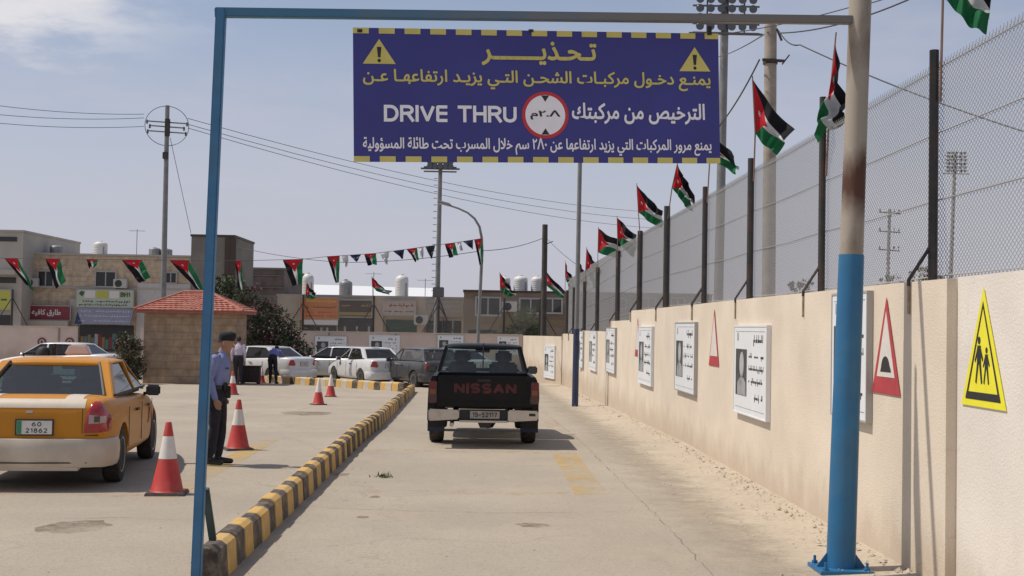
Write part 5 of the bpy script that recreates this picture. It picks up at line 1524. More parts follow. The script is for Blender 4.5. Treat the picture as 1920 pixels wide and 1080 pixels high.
    rows = [(-0.118, 0.030, 0.030, 0.042), (-0.098, 0.046, 0.050, 0.026), (-0.06, 0.060, 0.074, 0.012), (-0.02, 0.069, 0.088, 0.004), (0.02, 0.073, 0.094, 0.0), (0.055, 0.073, 0.095, -0.002), (0.085, 0.064, 0.083, -0.004), (0.108, 0.042, 0.055, -0.006), (0.118, 0.015, 0.02, -0.006)]
    ell_loft([(h(0, dy, z), rx, ry, (HX, HY)) for z, rx, ry, dy in rows], 'skin')
    limb([h(0, 0.088, 0.012), h(0, 0.108, -0.028)], [0.011, 0.016], 'skin', 8)
    limb([h(-0.020, 0.083, -0.066), h(0.020, 0.083, -0.066)], [0.010, 0.010], 'skin', 8)
    limb([h(0, 0.062, -0.100), h(0, 0.070, -0.104)], [0.024, 0.024], 'skin', 8)
    for s in (-1, 1):
        limb([h(s * 0.074, -0.008, 0.018), h(s * 0.074, -0.004, -0.026)], [0.015, 0.011], 'skin', 8)
        limb([h(s * 0.015, 0.090, 0.030), h(s * 0.048, 0.080, 0.030)], [0.009, 0.008], 'skin', 8)
    o = mb.build('body', [M_SKIN, shirt, M_TROU, M_SHOE, M_HAIR], None)
    r = o.modifiers.new('r', 'REMESH'); r.mode = 'VOXEL'; r.voxel_size = vox
    s_ = o.modifiers.new('s', 'SMOOTH'); s_.factor = 0.5; s_.iterations = 3 if vox < 0.009 else 2
    baked(o)
    me = o.data
    me.materials.clear()
    for m in (M_SKIN, shirt, M_TROU, M_SHOE, M_HAIR): me.materials.append(m)
    nV = len(me.vertices); co = np.empty(nV * 3); me.vertices.foreach_get('co', co); co = co.reshape(-1, 3)
    npoly = len(me.polygons); pc = np.empty(npoly * 3); me.polygons.foreach_get('center', pc); pc = pc.reshape(-1, 3)
    best = np.full(npoly, 1e9); idx = np.zeros(npoly, int)
    for (a, b, ra, rb, m) in segs:
        a_, b_ = np.array(a), np.array(b); d = b_ - a_; L2 = max(d @ d, 1e-9)
        t = np.clip(((pc - a_) @ d) / L2, 0, 1)
        ds = np.linalg.norm(pc - (a_ + t[:, None] * d), axis=1) - (ra + (rb - ra) * t)
        k = ds < best; best[k] = ds[k]; idx[k] = m
    me.polygons.foreach_set('material_index', idx.astype(np.int32))
    # cloth creases
    nr = np.empty(nV * 3); me.vertices.foreach_get('normal', nr); nr = nr.reshape(-1, 3)
    vm = np.zeros(nV, int)
    for p in me.polygons:
        for v in p.vertices: vm[v] = p.material_index
    for i in range(nV):
        if vm[i] in (1, 2):
            q = Vector(co[i]); w_ = mnoise.noise((q.x * 14, q.y * 14, q.z * 7)) + 0.6 * mnoise.noise((q.x * 30, q.y * 30 + q.z * 22, q.z * 18))
            co[i] += nr[i] * (0.0045 * w_ + 0.002)
    me.vertices.foreach_set('co', co.ravel())
    me.polygons.foreach_set('use_smooth', [True] * npoly); me.update()
    o.parent = root
    # hair cap, beret, belt
    mb = MB()
    n = 20; rows = [(0.0 if not hat else 0.028, 0.078, 0.098, -0.010), (0.055, 0.080, 0.102, -0.008), (0.088, 0.070, 0.090, -0.008), (0.112, 0.048, 0.062, -0.008), (0.124, 0.012, 0.016, -0.008)]
    vs = []
    for z, rx, ry, dy in rows:
        for k in range(n):
            q = 2 * PI * k / n
            yy = dy + ry * math.sin(q)
            zz = z + (0.035 * max(0, math.sin(q)) if z < 0.03 else 0) - (0.05 * max(0, -math.sin(q)) if z < 0.03 else 0)
            vs.append(h(rx * math.cos(q), yy, zz))
    fs = [(i * n + k, i * n + (k + 1) % n, (i + 1) * n + (k + 1) % n, (i + 1) * n + k) for i in range(len(rows) - 1) for k in range(n)] + [tuple((len(rows) - 1) * n + k for k in range(n))]
    mb.add(vs, fs); mb.build('hair', M_HAIR, root, smooth=True, sharp=80)
    if hat:
        mb = MB()
        rows = [(0.035, 0.082, 0.103, -0.004, 0), (0.060, 0.086, 0.107, -0.002, 0.002), (0.090, 0.092, 0.112, 0.0, 0.006), (0.120, 0.090, 0.108, 0.0, 0.008), (0.145, 0.068, 0.082, 0.0, 0.008), (0.154, 0.02, 0.03, 0.0, 0.006)]
        vs = []
        for z, rx, ry, dy, dxx in rows:
            for k in range(n):
                q = 2 * PI * k / n
                vs.append(h(dxx + rx * math.cos(q), dy + ry * math.sin(q), z + 0.012 * math.sin(q)))
        fs = [(i * n + k, i * n + (k + 1) % n, (i + 1) * n + (k + 1) % n, (i + 1) * n + k) for i in range(len(rows) - 1) for k in range(n)] + [tuple((len(rows) - 1) * n + k for k in range(n)), tuple(reversed(range(n)))]
        mb.add(vs, fs); mb.build('beret', M_BERET, root, smooth=True, sharp=80)
    mb = MB()
    cb = pel.lerp(wai, 0.72); n = 26; vs = []
    for dz in (-0.024, 0.024):
        for k in range(n):
            q = 2 * PI * k / n
            vs.append(cb + (wai - pel).normalized() * dz + a1[0] * (0.171 * math.cos(q)) + a1[1] * (0.127 * math.sin(q)))
    mb.add(vs, [(k, (k + 1) % n, n + (k + 1) % n, n + k) for k in range(n)])
    b_ = mb.build('belt', M_SHOE, root, smooth=True)
    if hat and vox < 0.009:
        mb = MB(); mb.box(cb + Vector((0.05, 0.155, -0.07)), (0.05, 0.06, 0.16)); mb.box(cb + Vector((0.09, 0.135, 0.0)), (0.05, 0.045, 0.11))
        mb.build('holster', M_SHOE, b_, bevel=0.01, smooth=True)
        mb = MB()
        for s in (-1, 1): mb.box(Vector(J['shoulder_r' if s > 0 else 'shoulder_l']) + Vector((-s * 0.045, 0.0, 0.062)), (0.10, 0.045, 0.012), (0, s * 0.35, 0))
        mb.build('epaulette', M_TROU, root, bevel=0.003)
        mb = MB(); mb.box(Vector(J['chest']) + Vector((0.075, 0.128, 0.0)), (0.09, 0.006, 0.022)); mb.build('chest_badge', M_SHOE, root)
    return root
JS = dict(pelvis=(0, 0.0, 0.93), waist=(0, 0.01, 1.05), chest=(0, 0.03, 1.25), neck=(0, 0.055, 1.44), head=(0, 0.10, 1.575),
    shoulder_r=(0.175, 0.02, 1.375), elbow_r=(0.225, -0.03, 1.11), wrist_r=(0.215, 0.05, 0.865), hand_r=(0.21, 0.075, 0.78), palm_r=(0, 1, 0),
    shoulder_l=(-0.175, 0.02, 1.375), elbow_l=(-0.225, -0.03, 1.11), wrist_l=(-0.215, 0.02, 0.87), hand_l=(-0.21, 0.03, 0.79), palm_l=(0, 1, 0),
    hip_r=(0.085, 0, 0.90), knee_r=(0.09, 0.0, 0.49), ankle_r=(0.095, -0.055, 0.09), toe_r=(0.11, 0.11, 0.04),
    hip_l=(-0.085, 0, 0.90), knee_l=(-0.085, 0.04, 0.49), ankle_l=(-0.09, 0.0, 0.09), toe_l=(-0.11, 0.17, 0.04))
g = ground_at(404, 872)
person('officer in light blue shirt, navy trousers and black beret standing beside the traffic cones', (g.x, g.y, gz(g.y)), -PI / 2 - 0.12, JS, M_SHIRT, True, vox=0.0075, scale=0.975, look=0.1, nod=-0.22)
JB = dict(JS); 
g = Vector(((451 - 900) * 45.1 / FPX, 45.1, 0))
person('man in a lilac shirt and dark trousers seen from behind near the stone booth', (g.x, g.y, gz(g.y)), 0.1, JB, M_SHIRTL, False, scale=1.0)
JC = dict(JS); JC.update(pelvis=(0, -0.12, 0.92), waist=(0, -0.03, 1.03), chest=(0, 0.17, 1.15), neck=(0, 0.34, 1.24), head=(0, 0.46, 1.27),
    shoulder_r=(0.175, 0.28, 1.18), elbow_r=(0.25, 0.42, 1.0), wrist_r=(0.2, 0.60, 0.98), hand_r=(0.19, 0.68, 0.98), palm_r=(-1, 0, 0),
    shoulder_l=(-0.175, 0.28, 1.18), elbow_l=(-0.25, 0.42, 1.0), wrist_l=(-0.2, 0.60, 0.98), hand_l=(-0.19, 0.68, 0.98), palm_l=(1, 0, 0),
    hip_r=(0.085, -0.12, 0.89), knee_r=(0.13, -0.10, 0.48), ankle_r=(0.20, -0.28, 0.09), toe_r=(0.22, -0.12, 0.04),
    hip_l=(-0.085, -0.12, 0.89), knee_l=(-0.10, 0.02, 0.48), ankle_l=(-0.10, -0.03, 0.09), toe_l=(-0.11, 0.13, 0.04))
g = Vector(((516 - 900) * 47.4 / FPX, 47.4, 0))
person('officer in a royal blue shirt leaning down to the window of a white sedan', (g.x, g.y, gz(g.y)), -0.1, JC, M_SHIRTD, False)
# small dark cabinet and a stubby post by the far kerb
g = Vector(((473 - 900) * 46.6 / FPX, 46.6, 0))
t = thing('roadside_cabinet', 'dark brown low cabinet standing at the far kerb between the two men', 'cabinet', (g.x, g.y, gz(g.y)))
M_CAB = mat('cabinet_brown', (0.035, 0.022, 0.02), 0.7, var=0.2)
mb = MB(); mb.span((-0.36, -0.25, 0.06), (0.36, 0.25, 0.62)); mb.build('carcass', M_CAB, t, bevel=0.015)
mb = MB(); mb.span((-0.39, -0.28, 0.621), (0.39, 0.28, 0.66)); mb.build('top', M_CAB, t, bevel=0.008)
for s in (-1, 1):
    mb = MB(); mb.span((s * 0.17 - 0.16, -0.265, 0.1), (s * 0.17 + 0.16, -0.2502, 0.58)); mb.build('door', M_CAB, t, bevel=0.004)
    for s2 in (-1, 1):
        mb = MB(); mb.span((s * 0.31 - 0.03, s2 * 0.2 - 0.03, 0), (s * 0.31 + 0.03, s2 * 0.2 + 0.03, 0.06)); mb.build('leg', M_CAB, t)
cone('dark red stubby cone with a pale band at the end of the far kerb', 491, 718, 0.55, 'white', 0.3)

# ------------------------------------------------------------------ flags
def flag_mat(name, seed):
    m = bpy.data.materials.new(name); m.use_nodes = True
    t = m.node_tree; b = t.nodes['Principled BSDF']; b.inputs['Roughness'].default_value = 0.75; b.inputs['Specular IOR Level'].default_value = 0.2
    uv = N(t, 'ShaderNodeUVMap'); uv.uv_map = 'UVMap'
    sp = N(t, 'ShaderNodeSeparateXYZ'); t.links.new(uv.outputs[0], sp.inputs[0])
    U, V = sp.outputs[0], sp.outputs[1]
    def M(op, a, b_=None, c_=None):
        n = N(t, 'ShaderNodeMath', operation=op)
        for i, v in enumerate((a, b_, c_)):
            if v is None: continue
            if isinstance(v, (int, float)): n.inputs[i].default_value = v
            else: t.links.new(v, n.inputs[i])
        return n.outputs[0]
    def mix(f, a, c_):
        x = N(t, 'ShaderNodeMix', data_type='RGBA'); t.links.new(f, x.inputs[0])
        for i, v in ((6, a), (7, c_)):
            if isinstance(v, tuple): x.inputs[i].default_value = (*v, 1)
            else: t.links.new(v, x.inputs[i])
        return x.outputs[2]
    K, W, G, R = (0.013, 0.013, 0.015), (0.62, 0.62, 0.62), (0.018, 0.15, 0.06), (0.48, 0.02, 0.03)
    c = mix(M('GREATER_THAN', V, 0.333), K, W)
    c = mix(M('GREATER_THAN', V, 0.667), c, G)
    c = mix(M('LESS_THAN', M('ADD', M('ABSOLUTE', M('SUBTRACT', M('MULTIPLY', V, 2.0), 1.0)), M('MULTIPLY', U, 2.0)), 1.0), c, R)
    # seven-pointed white star in the triangle
    dx_, dy_ = M('MULTIPLY', M('SUBTRACT', U, 0.17), 2.0), M('SUBTRACT', V, 0.5)
    r = M('SQRT', M('ADD', M('MULTIPLY', dx_, dx_), M('MULTIPLY', dy_, dy_)))
    an = M('ARCTAN2', dy_, dx_)
    lim = M('ADD', 0.052, M('MULTIPLY', M('COSINE', M('MULTIPLY', an, 7.0)), 0.026))
    c = mix(M('LESS_THAN', r, lim), c, W)
    t.links.new(c, b.inputs['Base Color'])
    tr = N(t, 'ShaderNodeBsdfTranslucent'); t.links.new(c, tr.inputs[0])
    mxs = N(t, 'ShaderNodeMixShader'); mxs.inputs[0].default_value = 0.35
    o = [n for n in t.nodes if n.type == 'OUTPUT_MATERIAL'][0]
    t.links.new(b.outputs[0], mxs.inputs[1]); t.links.new(tr.outputs[0], mxs.inputs[2]); t.links.new(mxs.outputs[0], o.inputs[0])
    return m
M_FLAG = flag_mat('flag_cloth', 1)
def cloth(name, ht, hb, ft, fb, m, parent, amp=0.05, seed=0, nx=30, ny=18, freq=2.4, droop=0.0, gather=0.0):
    """waving cloth: four world corners (hoist top, hoist bottom, fly top, fly bottom)"""
    ht, hb, ft, fb = [Vector(v) for v in (ht, hb, ft, fb)]
    n = (ft - ht).cross(hb - ht).normalized()
    vs, uvs = [], []
    for j in range(ny + 1):
        for i in range(nx + 1):
            u, v = i / nx, j / ny
            vg = v + gather * 0.15 * u * math.sin(2 * PI * v) + gather * 0.05 * u * math.sin(4 * PI * v + seed)
            p = (ht * (1 - u) + ft * u) * (1 - vg) + (hb * (1 - u) + fb * u) * vg
            ph = seed * 1.7
            wv = math.sin(u * freq * 2 * PI + v * 1.6 + ph) * amp * min(1, u * 2.2) + 0.5 * amp * math.sin(u * 11 + v * 5 + ph * 2) * u
            wv += gather * amp * 1.6 * math.sin(v * 7.5 + seed * 2.1 + u * 2.0) * u
            p = p + n * wv + Vector((0, 0, 0.30 * gather * amp * math.sin(v * 8 + u * 5 + seed) * u - droop * math.sin(u * PI) + 0.25 * amp * math.sin(u * 9 + ph + v * 3) * u))
            vs.append(tuple(p)); uvs.append((u, v))
    fs = [(j * (nx + 1) + i, j * (nx + 1) + i + 1, (j + 1) * (nx + 1) + i + 1, (j + 1) * (nx + 1) + i) for j in range(ny) for i in range(nx)]
    mb = MB(); mb.add(vs, fs)
    o = mb.build(name, m, parent, smooth=True, sharp=180, fixn=False)
    l = o.data.uv_layers.new(name='UVMap')
    for p in o.data.polygons:
        for li in p.loop_indices: l.data[li].uv = uvs[o.data.loops[li].vertex_index]
    return o
M_STAFF = mat('flag_staff', (0.20, 0.12, 0.09), 0.6, var=0.2)
def flag(label, Y, ht, hb, ft, fb, base, amp, seed, curl=0.25, sd=(0, 0)):
    a, b = at(*ht, Y), at(*hb, Y)
    root = thing('national_flag', label, 'flag', (0, 0, 0), 0, 'flags on staffs along the fence')
    foot = at(*base, Y)
    mb = MB(); mb.tube([foot, b, a + (a - b).normalized() * 0.04], [0.011, 0.010, 0.008], 8)
    mb.build('staff', M_STAFF, root)
    w_ = (at(*ft, Y) - a).length
    cloth('flag_cloth', a, b, at(*ft, Y - curl * w_), at(*fb, Y - curl * 0.4 * w_), M_FLAG, root, amp * (1.5 + 0.3 * (seed % 3)), seed, freq=1.5 + 0.45 * (seed * 7 % 4), droop=0.05 * w_, gather=0.75 + 0.22 * (seed * 5 % 3))
    return root
FL = [
 ('flag at the top edge above the nearest fence post, only its lower folds showing', 9.5, (1768, -110), (1768, -8), (1862, -30), (1850, 70), (1763, 190), 0.03, 1),
 ('limp folded flag wrapped round its staff beside the rusty gate post', 12.65, (1567, 68), (1556, 182), (1594, 214), (1520, 266), (1549, 330), 0.035, 2),
 ('flag with a long black stripe flying before the concrete pole', 16.05, (1411, 148), (1416, 250), (1490, 246), (1456, 288), (1413, 340), 0.04, 3),
 ('flag half hidden behind the lower corner of the blue banner', 19.35, (1329, 236), (1331, 296), (1381, 298), (1386, 328), (1326, 380), 0.04, 4),
 ('flag hanging below the last letters of the blue banner', 23.35, (1270, 307), (1260, 352), (1300, 362), (1294, 395), (1252, 410), 0.05, 5),
 ('flag blown out between the blue banner and the fence, red point to the sky', 27.3, (1194, 347), (1197, 398), (1241, 394), (1240, 428), (1200, 440), 0.05, 6),
 ('upper one of two flags flying close together on the fence', 31.65, (1157, 408), (1158, 450), (1198, 440), (1190, 482), (1157, 500), 0.05, 7),
 ('lower red flag of two flying close together, its star showing', 37.15, (1122, 428), (1121, 473), (1162, 448), (1166, 482), (1121, 510), 0.05, 8),
 ('dark folded flag on the far fence, right after the steel pole', 41.75, (1100, 465), (1098, 504), (1127, 508), (1119, 546), (1098, 545), 0.05, 9),
 ('small flag showing just beside the tall steel pole', 46.45, (1085, 488), (1082, 522), (1102, 520), (1100, 545), (1080, 560), 0.05, 10),
 ('small drooping flag left of the tall steel pole', 50.1, (1060, 491), (1060, 518), (1075, 526), (1072, 548), (1059, 570), 0.05, 11),
 ('flag with a long fly on the back fence at the dark wooden pole', 58.0, (1022, 506), (1020, 530), (1060, 546), (1056, 560), (1014, 575), 0.05, 12),
 ('flag on the back fence in front of the pale water tanks', 58.0, (937, 511), (938, 542), (968, 548), (962, 558), (943, 580), 0.05, 13),
 ('flag on the back fence above the white hatchback', 58.0, (697, 519), (698, 538), (733, 546), (727, 553), (700, 575), 0.05, 14),
 ('short red tipped flag on the back fence before the orange shop sign', 58.0, (575, 530), (573, 557), (592, 550), (588, 560), (569, 580), 0.05, 15),
]
for a in FL: flag(*a)

# bunting across the yard
def plain_flag_mat(name, col):
    return mat(name, col, 0.8, var=0.08)
M_NAVY = plain_flag_mat('pennant_navy', (0.03, 0.035, 0.09)); M_PWH = plain_flag_mat('pennant_white', (0.55, 0.55, 0.57)); M_PBK = plain_flag_mat('pennant_dark', (0.02, 0.022, 0.03))
BY = 49.0
bun = thing('bunting', 'string of flags and small pennants sagging across the yard to the street lamp', 'bunting')
top = [(-60, 478), (8, 484), (100, 485), (240, 487), (340, 488), (446, 489), (530, 487), (568, 486), (613, 481), (660, 478), (704, 475), (757, 468), (815, 460), (853, 455), (904, 447)]
mb = MB(); mb.tube([at(x, y, BY) for x, y in top], 0.010, 5); mb.build('string', M_TRIM, bun)
bl = [  # hoist left, hoist right, fly left, fly right, kind
 ((8, 484), (33, 484), (48, 532), (66, 546), 'f'), ((85, 485), (112, 485), (104, 541), (121, 528), 'f'), ((162, 486), (184, 486), (166, 503), (180, 500), 'f'),
 ((228, 487), (266, 487), (262, 532), (282, 520), 'f'), ((318, 488), (354, 488), (366, 541), (384, 544), 'f'), ((440, 489), (452, 489), (447, 540), (458, 546), 'f'),
 ((530, 487), (568, 486), (549, 536), (567, 533), 'f'), ((613, 481), (637, 480), (629, 531), (635, 528), 'f'), ((641, 480), (653, 479), (645, 501), (652, 501), 'w'),
 ((655, 478), (677, 477), (668, 491), (670, 491), 'n'), ((683, 477), (705, 475), (690, 499), (707, 495), 'f'), ((712, 474), (730, 472), (722, 493), (727, 495), 'w'),
 ((737, 471), (758, 468), (754, 485), (756, 485), 'n'), ((762, 467), (782, 465), (778, 489), (785, 487), 'f'), ((786, 464), (794, 463), (790, 486), (794, 486), 'w'),
 ((797, 462), (816, 460), (808, 485), (810, 485), 'k'), ((834, 458), (853, 455), (842, 483), (859, 478), 'f'), ((857, 455), (865, 454), (864, 470), (868, 470), 'w'),
 ((868, 453), (887, 450), (885, 467), (887, 467), 'n'), ((889, 449), (904, 447), (899, 496), (906, 490), 'f')]
for i, (a, b, c_, d, k) in enumerate(bl):
    cloth('pennant', at(*a, BY), at(*b, BY), at(*c_, BY - 0.1 * (i % 3)), at(*d, BY + 0.15 * ((i + 1) % 2)), {'f': M_FLAG, 'w': M_PWH, 'n': M_NAVY, 'k': M_PBK}[k], bun, 0.06, i, 18, 12, 1.0 + 0.2 * (i % 4), 0.0, 0.9)

# ------------------------------------------------------------------ poles, lamps, masts, wires
M_CONC = mat('pole_concrete', (0.33, 0.29, 0.24), 0.9, var=0.18, scale=5, bump=0.4, bscale=30, dirt=(0.20, 0.17, 0.14), dirt_amt=0.5, dscale=2)
M_PGRY = mat('pole_grey_steel', (0.20, 0.20, 0.20), 0.55, 0.2, var=0.15, scale=3)
M_WOOD = mat('pole_dark_timber', (0.06, 0.052, 0.046), 0.9, var=0.3, scale=4)
M_NAVP = mat('pole_foot_blue', (0.022, 0.036, 0.09), 0.5, var=0.2, scale=4)
M_WIRE = mat('cable_black', (0.05, 0.05, 0.055), 0.7)
def straight(name, label, cat, Y, pt, pb, r0, r1, m, zfoot=None, group=None):
    t_, b_ = at(*pt, Y), at(*pb, Y)
    k = ((gz(Y) if zfoot is None else zfoot) - b_.z) / (t_.z - b_.z)
    b_ = b_ + (t_ - b_) * k
    root = thing(name, label, cat, b_, 0, group)
    mb = MB(); mb.tube([(0, 0, 0), (t_ - b_) * 0.5, t_ - b_], [r0, (r0 + r1) / 2, r1], 16); p = mb.build('pole', m, root, smooth=True)
    return root, t_ - b_
def cable(label, pts, r=0.012, sag=0.0):
    mb = MB()
    full = []
    for a, b in zip(pts[:-1], pts[1:]):
        n = 14
        for i in range(n + (b is pts[-1])):
            q = i / n
            full.append(Vector(a).lerp(Vector(b), q) - Vector((0, 0, sag * 4 * q * (1 - q))))
    mb.tube(full, r, 5)
    return tag(mb.build('overhead_cable', M_WIRE, None, smooth=True), label, 'cable', 'overhead cables')
# left utility pole with its ring of insulators
root, T = straight('utility_pole', 'tall utility pole with a ring of bent arms above the stone booth', 'utility pole', 66, (314, 198), (306, 560), 0.16, 0.11, M_PGRY)
Pt = Vector(root.location) + T
mb = MB()
for s in (-1, 1):
    arc_ = [T + Vector((s * 1.05 * math.sin(q), 0.3 * s * math.sin(q), -1.05 + 1.02 * math.cos(q))) for q in [PI * k / 18 for k in range(19)]]
    mb.tube(arc_, 0.02, 5)
mb.build('ring_arm', M_PGRY, root)
for dz, L_ in ((-0.75, 1.05), (-0.98, 0.9), (-1.25, 1.0)):
    mb = MB(); mb.bar(T + Vector((-L_, 0.1, dz - 0.05)), T + Vector((L_, -0.1, dz - 0.18)), 0.07, 0.06); mb.build('crossarm', M_PGRY, root)
    for s in (-1, 1):
        mb = MB(); e = T + Vector((s * L_, -0.1 * s, dz - 0.115 - 0.065 * s)); mb.lathe([(0.03, -0.14), (0.06, -0.1), (0.03, -0.06), (0.065, -0.02), (0.03, 0.02), (0.055, 0.06)], 10, e); mb.build('insulator', M_WOOD, root, smooth=True)
mb = MB(); mb.box(T + Vector((0.05, -0.1, -1.15)), (0.24, 0.2, 0.9)); mb.box(T + Vector((0.0, -0.15, -2.6)), (0.26, 0.22, 0.35)); mb.build('switch_box', M_WOOD, root, bevel=0.02)
for k, (y0, yl) in enumerate(((233, 206), (240, 227), (256, 243))):
    cable(('highest', 'middle', 'lowest')[k] + ' of three thin cables leaving the ringed pole towards the open yard edge', [at(270, y0 - 19, 66), at(-120, yl - 26, 60)], 0.014, 0.25)
    cable(('highest', 'middle', 'lowest')[k] + ' of three thin cables crossing the sky behind the blue banner', [at(352, (222, 233, 240)[k], 66), at(1230, (398, 412, 428)[k], 120)], 0.016, 0.9)
cable('slanting stay wire from the ringed pole down to the grey tower', [at(319, 258, 66), at(358, 437, 71)], 0.014)
# steel pole with blue foot beside the wall
Yp = 32.6
root, T = straight('steel_pole', 'slim grey steel pole with a dark blue foot standing at the wall', 'pole', Yp, (1090, 175), (1078, 766), 0.062, 0.052, M_PGRY)
mb = MB(); mb.tube([(0, 0, 0.0), T * (1.98 / T.z)], [0.083, 0.080], 18); mb.build('painted_foot', M_NAVP, root, smooth=True)
mb = MB(); mb.tube([T, T + Vector((0.1, -0.5, 0.25)), T + Vector((0.12, -1.2, 0.3))], 0.035, 8); mb.box(T + Vector((0.12, -1.4, 0.28)), (0.18, 0.5, 0.09)); mb.build('lamp_arm', M_PGRY, root, smooth=True)
# concrete pole behind the fence
root, T = straight('concrete_pole', 'thick weathered concrete pole behind the fence with a bracket near its top', 'pole', 30, (1445, 48), (1441, 556), 0.17, 0.145, M_CONC)
mb = MB(); mb.tube([T + Vector((0, 0, -0.02)), T + Vector((0.01, 0, 0.1))], [0.14, 0.09], 10); mb.build('broken_top', M_CONC, root)
mb = MB()
mb.lathe([(0.165, -0.05), (0.175, -0.05), (0.175, 0.05), (0.165, 0.05)], 16, T + Vector((0, 0, -0.87)))
mb.bar(T + Vector((-0.22, -0.15, -0.85)), T + Vector((0.30, -0.15, -0.87)), 0.06, 0.06); mb.bar(T + Vector((0.25, -0.15, -0.95)), T + Vector((0.42, -0.15, -0.72)), 0.03, 0.03)
mb.bar(T + Vector((0.1, -0.2, -0.12)), T + Vector((0.22, -0.2, -0.4)), 0.05, 0.04)
mb.build('bracket', M_WOOD, root)
C = Vector(root.location) + T
cable('black cable rising from the concrete pole over the gate post', [at(1462, 62, 29.8), at(1720, -8, 22)], 0.016, 0.15)
cable('black cable from the concrete pole sagging across the chain link fence', [at(1460, 58, 29.8), at(1500, 84, 29), at(1990, 268, 24)], 0.016, 0.12)
cable('thick cable slanting from the bracket down behind the banner', [at(1424, 112, 29.8), at(1352, 232, 34), at(1300, 300, 38)], 0.02, 0.1)
cable('thin cable between the concrete pole and the floodlight mast', [at(1440, 60, 29.8), at(1340, 108, 55)], 0.016, 0.1)
cable('thin cable passing high behind the gate crossbar and round post', [at(1370, 62, 30), at(1600, 12, 26), at(1700, -20, 24)], 0.012, 0.05)
# dark pole at the back
root, T = straight('timber_pole', 'dark timber pole at the back with a thin wire to the street lamp', 'pole', 56.5, (1022, 421), (1019, 620), 0.13, 0.12, M_WOOD)
mb = MB(); mb.bar(T + Vector((0, -0.14, -0.9)), T + Vector((0.35, -0.14, -0.75)), 0.04, 0.04); mb.build('hook', M_WOOD, root)
cable('wire slung from the dark timber pole past the street lamp to the grey tower', [at(1017, 447, 56.5), at(905, 470, 50), at(640, 492, 60), at(441, 462, 71)], 0.014, 0.12)
cable('faint wire falling from the dark timber pole towards the steel pole', [at(1026, 448, 56.5), at(1082, 497, 45)], 0.010, 0.05)
# street lamp with a curved arm
root, T = straight('street_lamp', 'street lamp with a curved arm reaching over the bunting', 'street lamp', 50, (904, 470), (896, 640), 0.075, 0.06, M_PGRY)
p0 = at(904, 470, 50) - Vector(root.location)
arm = [(904, 470), (903, 445), (899, 425), (890, 410), (877, 399), (860, 391), (842, 385)]
mb = MB(); mb.tube([at(x, y, 50) - Vector(root.location) for x, y in arm], [0.06, 0.055, 0.05, 0.045, 0.04, 0.037, 0.035], 10); mb.build('arm', M_PGRY, root, smooth=True)
hd = at(834, 381, 50) - Vector(root.location)
mb = MB(); mb.box(hd, (0.62, 0.24, 0.10), (0, 0.25, 0), taper=0.7); lh = mb.build('lamp_head', M_PGRY, root, bevel=0.03, smooth=True)
mb = MB(); mb.box(hd + Vector((-0.03, 0, -0.06)), (0.40, 0.19, 0.03), (0, 0.25, 0)); mb.build('diffuser', mat('lamp_glass_milky', (0.5, 0.5, 0.5), 0.3), lh)
# floodlight masts
M_FLD = mat('floodlight_housing', (0.12, 0.12, 0.125), 0.5, 0.2); M_FLG = mat('floodlight_glass', (0.09, 0.095, 0.11), 0.2)
def mast(label, Y, pt, pb, r0, r1, cols, rows, pitch, hang, zf=-0.9, m=M_PGRY, open_=False, size=0.5):
    root, T = straight('floodlight_mast', label, 'floodlight mast', Y, pt, pb, r0, r1, m, zf)
    W_ = (cols - 1) * pitch / 2
    for k in range(rows):
        z = T.z - hang - k * pitch * 0.85
        o_ = Vector((T.x, T.y - 0.25, z))
        mb = MB(); mb.bar(o_ + Vector((-W_ - 0.3, 0, -0.12)), o_ + Vector((W_ + 0.3, 0, -0.12)), 0.07, 0.07); mb.build('rail', M_FLD, root)
        for i in range(cols):
            c_ = o_ + Vector((-W_ + i * pitch, -0.1, 0.14))
            mb = MB(); mb.lathe([(size * 0.18, 0.28), (size * 0.30, 0.2), (size * 0.46, 0.0), (size * 0.50, -0.02)], 12, c_, 'Y'); fl = mb.build('floodlight', M_FLD, root, smooth=True)
            mb = MB(); mb.lathe([(size * 0.44, -0.021), (size * 0.40, -0.035), (0.01, -0.04)], 12, c_, 'Y'); mb.build('lens', M_FLG, fl, smooth=True)
    zz_ = T.z - hang + pitch * 0.6; z2 = T.z - hang - rows * pitch * 0.85
    mb = MB()
    for s in (-1, 1): mb.bar((T.x + s * (W_ * 0.66 + 0.05), T.y - 0.18, z2 + 0.3), (T.x + s * (W_ * 0.66 + 0.05), T.y - 0.18, zz_), 0.06, 0.06)
    mb.bar((T.x - W_ - 0.45, T.y - 0.2, z2 + 0.25), (T.x + W_ + 0.45, T.y - 0.2, z2 + 0.25), 0.10, 0.08)
    mb.build('gantry', M_FLD, root)
    return root, T
mast('big floodlight mast rising behind the banner corner, its lamp rows at the picture top', 55, (1360, -14), (1347, 556), 0.22, 0.17, 6, 5, 0.46, 0.15, m=M_PGRY, size=0.36)
root, T = mast('slim floodlight mast over the shop row with a grey box at its foot', 64, (826, 302), (820, 560), 0.14, 0.10, 5, 2, 0.26, 0.22, m=M_PGRY, size=0.30)
mb = MB()
for k in range(28): mb.bar((T.x * (k / 28) - 0.12, -0.12, 1.8 + k * 0.33), (T.x * (k / 28) - 0.30, -0.12, 1.8 + k * 0.33), 0.03, 0.03)
mb.build('rung', M_PGRY, root)
bx = at(822, 548, 63.6) - Vector(root.location)
mb = MB(); mb.box(bx, (0.55, 0.45, 0.5)); mb.build('junction_box', M_FLD, root, bevel=0.03)
mb = MB()
for s in (-1, 1): mb.tube([bx + Vector((0, 0, -0.2)), bx + Vector((s * 0.75, 0, -2.2))], 0.04, 6)
mb.build('brace', M_POST, root)
